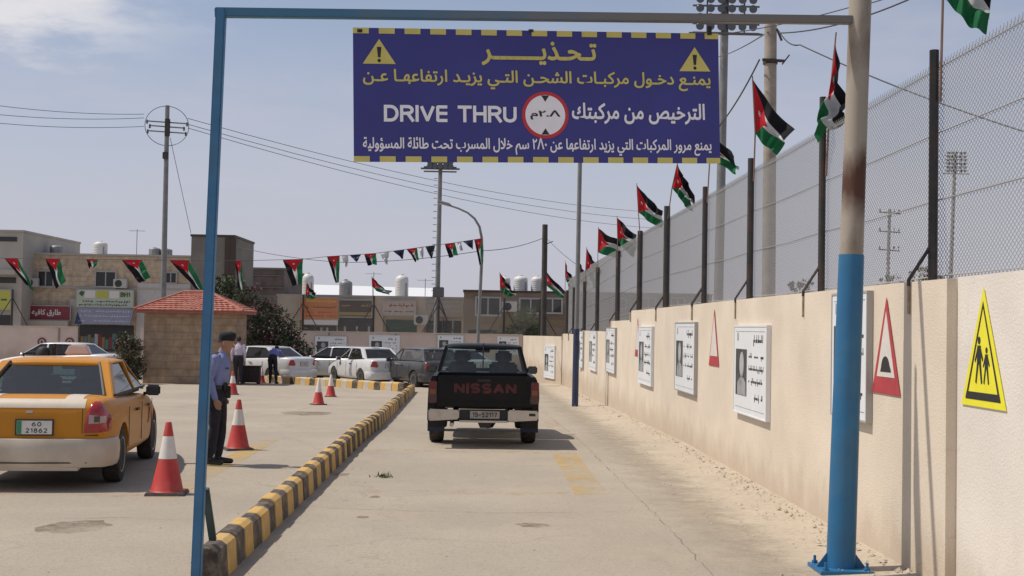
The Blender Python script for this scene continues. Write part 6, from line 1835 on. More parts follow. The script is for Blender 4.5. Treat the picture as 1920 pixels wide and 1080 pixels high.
mast('distant floodlight mast seen through the fence mesh', 125, (1791, 285), (1782, 530), 0.22, 0.16, 5, 6, 0.42, 0.3, zf=-0.9, size=0.3)
root, T = straight('utility_pole', 'distant utility pole with three crossarms seen through the fence', 'utility pole', 100, (1668, 392), (1664, 545), 0.15, 0.12, M_PGRY, -0.9)
for dz in (-0.25, -1.75, -3.2):
    mb = MB(); mb.bar(T + Vector((-0.85, 0, dz)), T + Vector((0.85, 0, dz - 0.1)), 0.09, 0.09)
    for s in (-1, 0.5, 1): mb.tube([T + Vector((0.75 * s, 0, dz)), T + Vector((0.75 * s, 0, dz + 0.25))], 0.05, 6)
    mb.build('crossarm', M_WOOD, root)
# ------------------------------------------------------------------ guard booth
def block_mat(name, c1, c2, mortar, bw=0.5, bh=0.25, msize=0.012, rough=0.9):
    m = bpy.data.materials.new(name); m.use_nodes = True
    t = m.node_tree; b = t.nodes['Principled BSDF']; b.inputs['Roughness'].default_value = rough
    tc = N(t, 'ShaderNodeTexCoord'); sp = N(t, 'ShaderNodeSeparateXYZ'); t.links.new(tc.outputs['Object'], sp.inputs[0])
    ad = N(t, 'ShaderNodeMath', operation='ADD'); t.links.new(sp.outputs[0], ad.inputs[0]); t.links.new(sp.outputs[1], ad.inputs[1])
    cb = N(t, 'ShaderNodeCombineXYZ'); t.links.new(ad.outputs[0], cb.inputs[0]); t.links.new(sp.outputs[2], cb.inputs[1])
    br = N(t, 'ShaderNodeTexBrick'); t.links.new(cb.outputs[0], br.inputs['Vector'])
    br.inputs['Scale'].default_value = 1.0; br.inputs['Brick Width'].default_value = bw; br.inputs['Row Height'].default_value = bh
    br.inputs['Mortar Size'].default_value = msize; br.inputs['Mortar Smooth'].default_value = 0.3
    br.inputs['Color1'].default_value = (*c1, 1); br.inputs['Color2'].default_value = (*c2, 1); br.inputs['Mortar'].default_value = (*mortar, 1)
    n = N(t, 'ShaderNodeTexNoise'); n.inputs['Scale'].default_value = 3.0; n.inputs['Detail'].default_value = 7; t.links.new(tc.outputs['Object'], n.inputs['Vector'])
    mr = N(t, 'ShaderNodeMapRange'); mr.inputs[1].default_value = 0.3; mr.inputs[2].default_value = 0.7; mr.inputs[3].default_value = 0.72; mr.inputs[4].default_value = 1.25
    t.links.new(n.outputs['Fac'], mr.inputs[0])
    sc = N(t, 'ShaderNodeVectorMath', operation='SCALE'); t.links.new(br.outputs['Color'], sc.inputs[0]); t.links.new(mr.outputs[0], sc.inputs['Scale'])
    t.links.new(sc.outputs[0], b.inputs['Base Color'])
    bp = N(t, 'ShaderNodeBump'); bp.inputs['Strength'].default_value = 0.6; bp.inputs['Distance'].default_value = 0.02
    t.links.new(br.outputs['Fac'], bp.inputs['Height']); bp.invert = True
    t.links.new(bp.outputs[0], b.inputs['Normal'])
    return m
M_BOOTH = block_mat('booth_stone', (0.34, 0.245, 0.165), (0.315, 0.225, 0.15), (0.26, 0.185, 0.125), 0.55, 0.26, 0.012)
M_STONE = block_mat('facade_stone', (0.49, 0.385, 0.275), (0.475, 0.375, 0.265), (0.41, 0.32, 0.23), 0.8, 0.32, 0.012)
M_PLAST = mat('facade_plaster', (0.48, 0.39, 0.30), 0.9, var=0.10, scale=0.6, dirt=(0.28, 0.22, 0.16), dirt_amt=0.5, dscale=0.4)
M_BROWN = mat('facade_brown', (0.21, 0.16, 0.12), 0.9, var=0.15, scale=0.5, dirt=(0.10, 0.08, 0.06), dirt_amt=0.5, dscale=0.4)
M_GREYC = mat('bare_concrete', (0.20, 0.185, 0.16), 0.9, var=0.15, scale=0.6, dirt=(0.13, 0.12, 0.10), dirt_amt=0.6, dscale=0.7)
M_LGREY = mat('pale_concrete', (0.40, 0.37, 0.33), 0.9, var=0.1, scale=0.6)
M_TILE = mat('roof_tile_red', (0.36, 0.12, 0.085), 0.75, var=0.2, scale=4, dirt=(0.30, 0.17, 0.13), dirt_amt=0.6, dscale=2)
M_DARKW = mat('dark_opening', (0.022, 0.022, 0.026), 0.3)
M_FRAMEW = mat('window_frame_grey', (0.35, 0.34, 0.33), 0.5)
bl_, br_ = ground_at(269, 716), ground_at(441, 716)
YB = 45.5
D_B = 2.1
xl, xr = at(269, 650, YB).x, at(441, 650, YB).x
zt = at(355, 588, YB).z; g0 = gz(YB)
booth = thing('guard_booth', 'small sandstone guard booth with a red tiled hip roof', 'booth', ((xl + xr) / 2, YB, g0))
hw = (xr - xl) / 2; D = D_B; H_ = zt - g0
mb = MB(); mb.span((-hw, 0, -0.2), (hw, D, H_)); mb.build('wall', M_BOOTH, booth)
e = 0.30
mb = MB(); mb.span((-hw - e, -e, H_ + 0.001), (hw + e, D + e, H_ + 0.09)); mb.build('eaves', mat('eaves_red', (0.30, 0.10, 0.075), 0.7, var=0.15), booth, bevel=0.015)
zr = at(355, 549, YB + D / 2).z - g0
a = [(-hw - e, -e), (hw + e, -e), (hw + e, D + e), (-hw - e, D + e)]; rx = 0.48
r0, r1 = Vector((-rx, D / 2, zr)), Vector((rx, D / 2, zr)); z0 = H_ + 0.092
def tiled(mb, p, q, u, v, courses=9):
    """roof slope p-q (eave) to u-v (ridge) in overlapping courses with round tile rows"""
    p, q, u, v = [Vector(k) for k in (p, q, u, v)]
    n = (q - p).cross(u - p).normalized()
    if n.z < 0: n = -n
    for k in range(courses):
        t0, t1 = k / courses, (k + 1.12) / courses
        a0, b0 = p.lerp(u, t0), q.lerp(v, t0); a1, b1 = p.lerp(u, min(t1, 1)), q.lerp(v, min(t1, 1))
        m_ = max(2, int((b0 - a0).length / 0.09)); vs = []
        for i in range(m_ + 1):
            s = i / m_; up_ = 0.028 * abs(math.sin(s * (b0 - a0).length / 0.20 * PI))
            vs.append(a0.lerp(b0, s) + n * (up_ + 0.035)); vs.append(a1.lerp(b1, s) + n * (up_ * 0.9 + 0.004)); vs.append(a0.lerp(b0, s) + n * 0.0)
        fs = []
        for i in range(m_):
            fs.append((3 * i, 3 * i + 3, 3 * i + 4, 3 * i + 1)); fs.append((3 * i + 2, 3 * i + 5, 3 * i + 3, 3 * i))
        mb.add(vs, fs)
mb = MB()
C4 = [Vector((x, y, z0)) for x, y in a]
tiled(mb, C4[0], C4[1], r0, r1); tiled(mb, C4[1], C4[2], r1, r1 + Vector((0, 0.01, 0))); tiled(mb, C4[2], C4[3], r1, r0); tiled(mb, C4[3], C4[0], r0 + Vector((0, 0.01, 0)), r0)
mb.add(C4 + [r0, r1], [(0, 1, 5, 4), (1, 2, 5), (2, 3, 4, 5), (3, 0, 4)])
rf = mb.build('roof', M_TILE, booth, fixn=False)
mb = MB(); mb.tube([r0 + Vector((0, 0, 0.03)), r1 + Vector((0, 0, 0.03))], 0.07, 10)
for c_, r_ in ((C4[0], r0), (C4[1], r1), (C4[2], r1), (C4[3], r0)): mb.tube([c_ + Vector((0, 0, 0.03)), r_ + Vector((0, 0, 0.03))], 0.055, 8)
mb.build('ridge_tile', M_TILE, rf, smooth=True)
# window on the side away from the lane
mb = MB(); mb.span((-hw - 0.03, 1.0, 1.0), (-hw, 2.0, 1.8)); mb.build('window', M_DARKW, booth)

# ------------------------------------------------------------------ buildings beyond the wall
class Facade:
    """a building whose front is at depth Y; everything given by where it stands along the street (photo columns) and its heights"""
    def __init__(s, name, label, Y, x0, x1, ytop, depth, m, parapet=True, trim=None):
        s.Y = Y; a = at(x0, ytop, Y); b = at(x1, ytop, Y); s.z = (a.z + b.z) / 2
        s.root = thing(name, label, 'building', ((a.x + b.x) / 2, Y, gz(Y)))
        s.o = Vector(s.root.location); hw = (b.x - a.x) / 2; s.hw = hw; h = s.z - s.o.z; s.h = h
        mb = MB(); mb.span((-hw, 0, -0.3), (hw, depth, h)); s.wall = mb.build('wall', m, s.root)
        if parapet:
            mb = MB(); mb.span((-hw - 0.05, -0.06, h + 0.001), (hw + 0.05, depth + 0.05, h + 0.12)); mb.build('parapet', trim or m, s.root)
    def loc(s, px, py): return at(px, py, s.Y) - s.o
    def panel(s, name, x0, x1, y0, y1, m, d=0.05, parent=None, proud=0.0):
        a, b = s.loc(x0, y0), s.loc(x1, y1)
        mb = MB(); mb.span((a.x, -d - proud, b.z), (b.x, -0.002 - proud, a.z)); return mb.build(name, m, parent or s.root)
    def window(s, x0, x1, y0, y1, split=True, m=M_DARKW):
        a, b = s.loc(x0, y0), s.loc(x1, y1)
        f = 0.09; mb = MB()
        mb.span((a.x - f, -0.10, a.z), (b.x + f, -0.002, a.z + f)); mb.span((a.x - f, -0.14, b.z - f), (b.x + f, -0.002, b.z))
        mb.span((a.x - f, -0.10, b.z + 0.001), (a.x, -0.002, a.z - 0.001)); mb.span((b.x, -0.10, b.z + 0.001), (b.x + f, -0.002, a.z - 0.001))
        if split: mb.span(((a.x + b.x) / 2 - 0.035, -0.06, b.z + 0.001), ((a.x + b.x) / 2 + 0.035, -0.022, a.z - 0.001))
        w_ = mb.build('window', M_FRAMEW, s.root)
        mb = MB(); mb.span((a.x, -0.02, b.z), (b.x, -0.004, a.z)); mb.build('pane', m, w_)
    def roller(s, x0, x1, y0, y1, m, rows=14):
        a, b = s.loc(x0, y0), s.loc(x1, y1); mb = MB(); h = (a.z - b.z) / rows
        for k in range(rows): mb.add([(a.x, -0.02, b.z + k * h), (b.x, -0.02, b.z + k * h), (b.x, -0.07, b.z + (k + 0.5) * h), (a.x, -0.07, b.z + (k + 0.5) * h), (b.x, -0.02, b.z + (k + 1) * h), (a.x, -0.02, b.z + (k + 1) * h)], [(0, 1, 2, 3), (3, 2, 4, 5)])
        return mb.build('roller_shutter', m, s.root, fixn=False)
def shop_sign(label, Y, x0, x1, y0, y1, m, depth=0.12, frame=None):
    a, b = at(x0, y0, Y), at(x1, y1, Y)
    root = thing('shop_sign', label, 'shop sign', ((a.x + b.x) / 2, Y, (a.z + b.z) / 2))
    hw, hh = (b.x - a.x) / 2, (a.z - b.z) / 2
    mb = MB(); mb.span((-hw, -depth, -hh), (hw, 0, hh)); mb.build('board', m, root)
    fr = MB()
    for s in (-1, 1):
        fr.box((s * (hw + 0.025), -depth / 2, 0), (0.05, depth + 0.03, 2 * hh + 0.1)); fr.box((0, -depth / 2, s * (hh + 0.025)), (2 * hw, depth + 0.03, 0.05))
    fr.build('frame', frame or M_FRAMEW, root)
    return root, hw, hh, -depth - 0.002
A = Facade('shop_building', 'two storey beige stone building with shops below and water tanks on its roof', 80, -40, 362, 479, 12, M_STONE, trim=M_LGREY)
A.window(73, 99, 509, 537); A.window(181, 216, 510, 537); A.window(311, 330, 512, 530); A.window(22, 40, 510, 536)
A.panel('lintel_band', -38, 360, 538, 541, M_LGREY, 0.08)
A.panel('shop_opening', 46, 130, 609, 640, M_DARKW, 0.05); A.panel('shop_opening', 150, 250, 609, 660, M_DARKW, 0.05); A.panel('plaster_bay', 258, 360, 531, 640, mat('white_plaster', (0.50, 0.48, 0.47), 0.9, var=0.08), 0.06)
A.panel('pier', 132, 146, 560, 660, M_LGREY, 0.16); A.panel('pier', 30, 44, 572, 660, M_LGREY, 0.16)
M_DISP = [mat('display_red', (0.25, 0.05, 0.05), 0.6), mat('display_teal', (0.10, 0.22, 0.23), 0.6), mat('display_white', (0.45, 0.45, 0.45), 0.6), mat('display_ochre', (0.30, 0.19, 0.07), 0.6)]
r = random.Random(11)
for k in range(14):
    x = 152 + k * 6.6; A.panel('display', x, x + 5.2, 625 + r.uniform(0, 12), 655, M_DISP[r.randrange(4)], 0.03, None, 0.052)
# roof clutter as parts of the roof edge
A0 = Facade('apartment_block', 'taller pale concrete block with a dark slot window at the yard edge', 78, -80, 44, 434, 11, M_LGREY)
A0.panel('slot_window', -40, 32, 443, 453, M_DARKW, 0.03); A0.panel('balcony_slab', -60, 38, 505, 516, M_LGREY, 0.9); A0.panel('slot_window', -40, 30, 519, 531, M_DARKW, 0.03)
A0.panel('shop_opening', -40, 20, 590, 640, M_DARKW, 0.04)
M_RSIGN = mat('sign_maroon', (0.20, 0.022, 0.035), 0.5, var=0.1); M_WTXT = mat('sign_letter_white', (0.66, 0.62, 0.60), 0.5); M_GRSN = mat('sign_pale_green', (0.42, 0.48, 0.38), 0.5, var=0.05)
M_BLUS = mat('awning_blue', (0.035, 0.042, 0.095), 0.7, var=0.15); M_YGRN = mat('sign_lime', (0.45, 0.44, 0.08), 0.5); M_ORNG = mat('sign_orange', (0.55, 0.17, 0.035), 0.5, var=0.15, scale=0.7)
M_GOLD = mat('sign_gold', (0.30, 0.20, 0.05), 0.5); M_DBR = mat('sign_dark_brown', (0.055, 0.036, 0.028), 0.6); M_BEIS = mat('sign_beige', (0.42, 0.36, 0.30), 0.6, var=0.08); M_CRIM = mat('sign_letter_crimson', (0.28, 0.04, 0.05), 0.5)
root, hw, hh, d = shop_sign('maroon shop sign with white Arabic lettering on the stone building', 79.7, 38, 132, 573, 600, M_RSIGN)
text_mesh('lettering', 'طارق كافيه', M_WTXT, hw * 1.15, hh * 1.1, 0.03, root, (0.1, d, 0.0), thick=0.01)
mb = MB(); mb.span((-hw, -0.5, -hh - 0.42), (hw, 0.0, -hh - 0.06)); mb.build('fascia', M_BEIS, root)
root, hw, hh, d = shop_sign('pale green and white shop sign above the blue awning', 79.7, 145, 250, 543, 577, M_GRSN)
mb = MB(); mb.span((-hw * 0.30, d - 0.01, hh * 0.05), (hw * 0.12, d, hh * 0.92)); mb.build('yellow_panel', M_YGRN, root)
mb = MB(); mb.span((-hw * 0.72, d - 0.01, hh * 0.05), (-hw * 0.34, d, hh * 0.92)); mb.span((hw * 0.16, d - 0.01, hh * 0.05), (hw * 0.5, d, hh * 0.92)); mb.build('white_panel', M_WTXT, root)
stroke_text('lettering', 'BH1', mat('sign_letter_olive', (0.08, 0.09, 0.03), 0.5), hh * 0.55, 0.24, root, (hw * 0.72, d, hh * 0.5), thick=0.012, width=hw * 0.34)
mb = MB(); mb.prism([(-hw * 0.92, hh * 0.55), (-hw * 0.80, hh * 0.2), (-hw * 0.70, hh * 0.75), (-hw * 0.85, hh * 0.85)], 0.01, (0, d, 0), (1, 0, 0), (0, 0, 1)); mb.build('emblem', mat('sign_dark_green', (0.04, 0.10, 0.04), 0.5), root)
def lines(root, hw, d, zs, h, m, seed, x0=-0.9, x1=0.9, name='lettering'):
    rr = random.Random(seed); mb = MB()
    def pl(m_, a, b, c_, e_, mi): m_.span((a, d - 0.008, c_), (b, d, e_), mi)
    for z in zs: scribble(mb, x0 * hw, x1 * hw, z, h, rr, pl, 0, 0.9)
    return mb.build(name, m, root)
lines(root, hw, d, [-hh * 0.35, -hh * 0.75], hh * 0.30, M_BLUS, 2)
aw = thing('shop_awning', 'dark blue lettered awning hanging under the pale green shop sign', 'awning', at(198, 578, 79.5))
a0 = at(147, 578, 79.5) - Vector(aw.location); a1 = at(250, 609, 79.5) - Vector(aw.location)
mb = MB(); mb.add([(a0.x, 0, 0), (a1.x, 0, 0), (a1.x, -0.7, a1.z), (a0.x, -0.7, a1.z), (a0.x, 0.05, -0.04), (a1.x, 0.05, -0.04), (a1.x, -0.65, a1.z), (a0.x, -0.65, a1.z)], [(0, 3, 2, 1), (4, 5, 6, 7), (0, 1, 5, 4), (2, 3, 7, 6), (0, 4, 7, 3), (1, 2, 6, 5)]); mb.build('canopy', M_BLUS, aw)
rr = random.Random(5); mb = MB()
def pl_(m_, a, b, c_, e_, mi):
    f = lambda z: -0.7 * (z / a1.z) - 0.006
    m_.add([(a, f(c_), c_), (b, f(c_), c_), (b, f(e_), e_), (a, f(e_), e_)], [(0, 1, 2, 3)])
for k in (0.2, 0.5, 0.8): scribble(mb, a0.x * 0.9, a1.x * 0.9, a1.z * k, 0.16, rr, pl_, 0, 0.9)
mb.build('lettering', mat('awning_letter_grey', (0.14, 0.15, 0.20), 0.7), aw, fixn=False)
root, hw, hh, d = shop_sign('lime yellow shop sign cut by the picture edge', 77.7, -60, 20, 543, 580, M_YGRN)
lines(root, hw, d, [0.0], hh * 0.8, mat('sign_letter_green', (0.05, 0.13, 0.04), 0.5), 6, -0.8, 0.85)
# concrete stair tower
T_ = Facade('concrete_tower', 'bare grey concrete tower block behind the blue gate post', 71, 359, 440, 444, 6, M_GREYC, trim=M_DBR)
T_.panel('edge_fin', 423, 428, 446, 640, M_DBR, 0.12); T_.panel('edge_fin', 433, 439, 446, 640, M_DBR, 0.12)
U_ = Facade('unfinished_building', 'dull brown unfinished building with netting between tower and white roof', 82, 444, 533, 505, 9, mat('netting_brown', (0.13, 0.105, 0.095), 0.95, var=0.3, scale=1.5, dirt=(0.20, 0.16, 0.14), dirt_amt=0.7, dscale=1.2), trim=M_GREYC)
for k in range(4): U_.panel('floor_edge', 445, 532, 515 + k * 22, 518 + k * 22, M_GREYC, 0.08)
W0 = Facade('white_shed', 'long white metal roofed shed behind the shop row', 105, 528, 806, 556, 14, mat('shed_white', (0.62, 0.62, 0.62), 0.6), parapet=False)
zc = W0.h
mb = MB(); mb.add([(-W0.hw, -0.4, zc - 0.3), (W0.hw, -0.4, zc - 0.3), (W0.hw, 14, zc + 1.2), (-W0.hw, 14, zc + 1.35), (-W0.hw, -0.4, zc - 0.45), (W0.hw, -0.4, zc - 0.45), (W0.hw, 14, zc + 1.05), (-W0.hw, 14, zc + 1.2)], [(0, 1, 2, 3), (7, 6, 5, 4), (0, 4, 5, 1), (1, 5, 6, 2), (2, 6, 7, 3), (3, 7, 4, 0)])
mb.build('roof', mat('shed_roof_white', (0.72, 0.73, 0.73), 0.45, var=0.03), W0.root)
# shop row
Bd = Facade('shop_row', 'low beige row of shops with orange, brown and beige signs', 75, 520, 872, 558, 10, M_PLAST, trim=M_LGREY)
for x0, x1 in ((524, 562), (700, 718), (783, 797), (866, 872)): Bd.panel('pier', x0, x1, 562, 650, M_PLAST, 0.25)
Bd.panel('shop_opening', 567, 630, 610, 650, M_DARKW, 0.04); Bd.panel('shop_opening', 634, 698, 596, 650, M_DARKW, 0.04)
Bd.roller(724, 781, 599, 650, mat('shutter_green', (0.055, 0.10, 0.08), 0.6, var=0.1)); Bd.window(799, 829, 601, 632, True); Bd.window(833, 865, 601, 632, True)
for x in (645, 668, 690): Bd.panel('door_post', x, x + 3, 612, 650, M_FRAMEW, 0.03, None, 0.042)
for x in (601, 612): Bd.panel('door_post', x, x + 3, 614, 650, M_FRAMEW, 0.03, None, 0.042)
root, hw, hh, d = shop_sign('bright orange shop sign with faded writing in the low shop row', 74.6, 563, 634, 558, 599, M_ORNG)
lines(root, hw, d, [hh * 0.68], hh * 0.42, mat('sign_letter_yellow', (0.60, 0.36, 0.05), 0.5), 21); lines(root, hw, d, [hh * 0.12], hh * 0.28, M_DBR, 22); lines(root, hw, d, [-hh * 0.35, -hh * 0.7], hh * 0.26, M_CRIM, 23)
mb = MB(); mb.span((-hw * 0.8, -0.14, -hh - 0.32), (hw, -0.02, -hh - 0.055)); mb.build('lower_strip', M_WTXT, root)
root, hw, hh, d = shop_sign('dark brown shop sign with a gold band beside the orange one', 74.6, 637, 697, 563, 594, M_DBR)
lines(root, hw, d, [hh * 0.35], hh * 0.5, M_GOLD, 24); mb = MB(); mb.span((-hw, d - 0.01, -hh * 0.85), (hw, d, -hh * 0.45)); mb.build('gold_band', M_GOLD, root)
root, hw, hh, d = shop_sign('beige shop sign with dark red writing over the green shutter', 74.6, 719, 779, 565, 591, M_BEIS)
lines(root, hw, d, [hh * 0.4], hh * 0.6, M_CRIM, 25); lines(root, hw, d, [-hh * 0.5], hh * 0.3, M_DBR, 26)
root, hw, hh, d = shop_sign('grey beige shop sign at the end of the low shop row', 74.6, 799, 866, 566, 592, mat('sign_grey_beige', (0.30, 0.265, 0.23), 0.6, var=0.1))
lines(root, hw, d, [hh * 0.35, -hh * 0.4], hh * 0.4, M_LGREY, 27)
# brown building right of the shops
Cb = Facade('brown_building', 'dark brown low building with pale tanks on its roof behind the back fence', 70, 870, 1068, 549, 10, M_BROWN, trim=M_DBR)
Cb.window(894, 936, 559, 590); Cb.window(976, 1014, 561, 586); Cb.window(1020, 1052, 561, 586)
Cb.panel('shop_opening', 878, 930, 618, 650, M_DARKW, 0.03); Cb.panel('dado', 872, 1066, 596, 612, mat('dado_ochre', (0.19, 0.15, 0.09), 0.9, var=0.1), 0.03)
Db = Facade('low_building', 'low greyish brown building far behind the chain link fence', 95, 1070, 1335, 552, 12, mat('facade_greyish', (0.20, 0.17, 0.15), 0.9, var=0.15, scale=0.5))
for x in (1100, 1150, 1205, 1260): Db.window(x, x + 22, 560, 578)

# air conditioners and aerials that break up the street front
M_ACW = mat('ac_casing', (0.45, 0.44, 0.42), 0.5, var=0.08)
def air_conditioner(label, px, py, Y):
    p = at(px, py, Y); root = thing('air_conditioner', label, 'air conditioner', (p.x, Y, p.z), 0, 'air conditioners on the shop fronts')
    mb = MB(); mb.span((-0.42, -0.36, -0.28), (0.42, -0.06, 0.28)); c_ = mb.build('casing', M_ACW, root, bevel=0.02)
    mb = MB(); mb.lathe([(0.22, -0.361), (0.22, -0.372), (0.19, -0.372), (0.03, -0.366)], 18, (-0.1, 0, 0), 'Y'); mb.build('fan_grille', M_DARKW, c_)
    mb = MB()
    for s in (-1, 1): mb.span((s * 0.3 - 0.02, -0.34, -0.32), (s * 0.3 + 0.02, -0.001, -0.285))
    mb.build('bracket', M_FRAMEW, root)
air_conditioner('air conditioner under the upstairs window right of the white tank', 228, 532, 79.95)
air_conditioner('air conditioner left of the first upstairs window', 62, 530, 79.95)
air_conditioner('air conditioner beside the green roller shutter', 790, 600, 74.7)
air_conditioner('air conditioner on the dark brown building between its windows', 955, 575, 69.95)
def aerial(label, px, py, Y, h, kind):
    p = at(px, py, Y); root = thing('roof_aerial', label, 'aerial', p, 0, 'aerials on the roofs')
    mb = MB(); mb.tube([(0, 0, -0.1), (0, 0, h)], 0.022, 6); mb.build('mast', M_TG0, root)
    if kind == 'dish':
        mb = MB(); mb.lathe([(0.03, 0.0), (0.25, 0.05), (0.42, 0.16), (0.40, 0.165), (0.24, 0.07), (0.02, 0.02)], 18, (0, -0.1, h * 0.8), 'Y'); mb.build('dish', M_ACW, root, smooth=True)
    else:
        mb = MB(); mb.bar((-0.5, 0, h - 0.1), (0.5, 0, h - 0.1), 0.02, 0.02)
        for k in range(6): mb.bar((-0.45 + k * 0.18, -0.3, h - 0.1), (-0.45 + k * 0.18, 0.3, h - 0.1), 0.012, 0.012)
        mb.build('antenna', M_TG0, root)
M_TG0 = mat('aerial_grey', (0.22, 0.22, 0.22), 0.5)
aerial('thin antenna standing on the stone building between its tanks', 256, 477, 82, 1.6, 'yagi')
aerial('thin antenna on the shop row between grey and white tanks', 700, 556, 79, 1.5, 'yagi')
aerial('short antenna on the shop row roof beside the floodlight mast', 797, 556, 79, 1.1, 'yagi')
# ------------------------------------------------------------------ water tanks
M_TW = mat('tank_white', (0.60, 0.59, 0.57), 0.5, var=0.06); M_TG = mat('tank_grey', (0.24, 0.24, 0.245), 0.5, 0.2, var=0.15)
def tank(label, px, ytop, ybot, wpx, Y, m):
    a = at(px, ybot, Y); b = at(px, ytop, Y); r = wpx / 2 * Y / FPX; h = b.z - a.z
    root = thing('water_tank', label, 'water tank', a, 0, 'water tanks on the roofs')
    pr = [(r * 0.97, 0)]
    for k in range(6):
        z = h * 0.72 * (k + 0.5) / 6
        pr += [(r * 0.97, z - h * 0.03), (r, z), (r * 0.97, z + h * 0.03)]
    pr += [(r * 0.98, h * 0.74), (r * 0.90, h * 0.84), (r * 0.55, h * 0.93), (r * 0.28, h * 0.95)]
    mb = MB(); mb.lathe(pr, 24); mb.build('shell', m, root, smooth=True, sharp=50)
    mb = MB(); mb.lathe([(r * 0.28, h * 0.951), (r * 0.28, h), (r * 0.1, h * 1.02)], 14); mb.build('lid', m, root, smooth=True)
    mb = MB(); mb.tube([(r * 0.7, -r * 0.8, -0.05), (r * 0.72, -r * 0.82, h * 0.6)], 0.03, 6); mb.build('pipe', M_TG, root)
tank('white domed water tank on the two storey stone building', 188, 452, 478, 26, 82, M_TW)
tank('grey water tank with a small lid over the first upstairs window', 106, 459, 478, 25, 82, M_TG)
tank('dull grey tank beside the utility pole on the stone building', 290, 464, 478, 22, 83, M_TG)
tank('second dull grey tank right of the utility pole on the stone building', 312, 466, 478, 22, 83, M_TG)
tank('tall white water tank behind the orange sign end of the shop row', 577, 511, 558, 22, 79, M_TW)
tank('grey water tank on the roof over the brown and gold sign', 648, 524, 556, 25, 78, M_TG)
tank('tall white water tank on the roof over the beige and red sign', 753, 514, 556, 25, 78, M_TW)
tank('white tank on the brown building nearest the timber pole', 1007, 517, 548, 24, 74, M_TW)
tank('white tank in the middle of the brown building roof', 976, 516, 548, 27, 74, M_TW)
tank('white tank half behind a flag on the brown building roof', 946, 517, 548, 22, 74, M_TW)

# ------------------------------------------------------------------ wall emblems
def wall_emblem(label, px, py, rpx):
    Y = 57.94; c_ = at(px, py, Y); r = rpx * Y / FPX
    root = thing('wall_emblem', label, 'emblem', (c_.x, 57.995, c_.z))
    mb = MB(); mb.lathe([(r, -0.005), (r, -0.03), (r * 0.8, -0.032)], 24, (0, 0, 0), 'Y'); mb.build('ring', mat('emblem_maroon', (0.17, 0.03, 0.04), 0.6, var=0.1), root)
    mb = MB(); mb.lathe([(r * 0.62, -0.033), (r * 0.6, -0.037), (0.01, -0.038)], 20, (0, 0, 0), 'Y'); mb.build('field', M_BEIS, root)
    mb = MB(); mb.lathe([(r * 0.3, -0.039), (r * 0.28, -0.043), (0.01, -0.044)], 9, (0, 0, 0), 'Y'); mb.build('mark', M_DBR, root)
wall_emblem('maroon round emblem on the back wall, the one above the taxi speaker mount', 78, 641, 8)
wall_emblem('maroon round emblem on the back wall, over the white car roof', 130, 641, 8)

# ------------------------------------------------------------------ trees and shrubs
def leaf_mat(name, c1, c2, sc=2.0):
    m = bpy.data.materials.new(name); m.use_nodes = True
    t = m.node_tree; b = t.nodes['Principled BSDF']; b.inputs['Roughness'].default_value = 0.7; b.inputs['Specular IOR Level'].default_value = 0.25
    tc = N(t, 'ShaderNodeTexCoord'); n = N(t, 'ShaderNodeTexNoise'); n.inputs['Scale'].default_value = sc; n.inputs['Detail'].default_value = 4
    t.links.new(tc.outputs['Object'], n.inputs['Vector'])
    r = N(t, 'ShaderNodeMapRange'); r.inputs[1].default_value = 0.35; r.inputs[2].default_value = 0.65; t.links.new(n.outputs['Fac'], r.inputs[0])
    x = N(t, 'ShaderNodeMix', data_type='RGBA'); t.links.new(r.outputs[0], x.inputs[0]); x.inputs[6].default_value = (*c1, 1); x.inputs[7].default_value = (*c2, 1)
    t.links.new(x.outputs[2], b.inputs['Base Color'])
    return m
M_LF1 = leaf_mat('leaf_dark_green', (0.030, 0.046, 0.024), (0.075, 0.088, 0.045)); M_LF2 = leaf_mat('leaf_dry_olive', (0.07, 0.065, 0.038), (0.125, 0.105, 0.07)); M_LF3 = leaf_mat('leaf_fresh_green', (0.05, 0.075, 0.03), (0.10, 0.12, 0.05)); M_LF4 = leaf_mat('leaf_reddish', (0.075, 0.045, 0.04), (0.12, 0.075, 0.065))
M_BARK = mat('bark', (0.09, 0.07, 0.055), 0.95, var=0.3, scale=10)
M_BLOS = mat('blossom_pink', (0.16, 0.08, 0.085), 0.8, var=0.2)
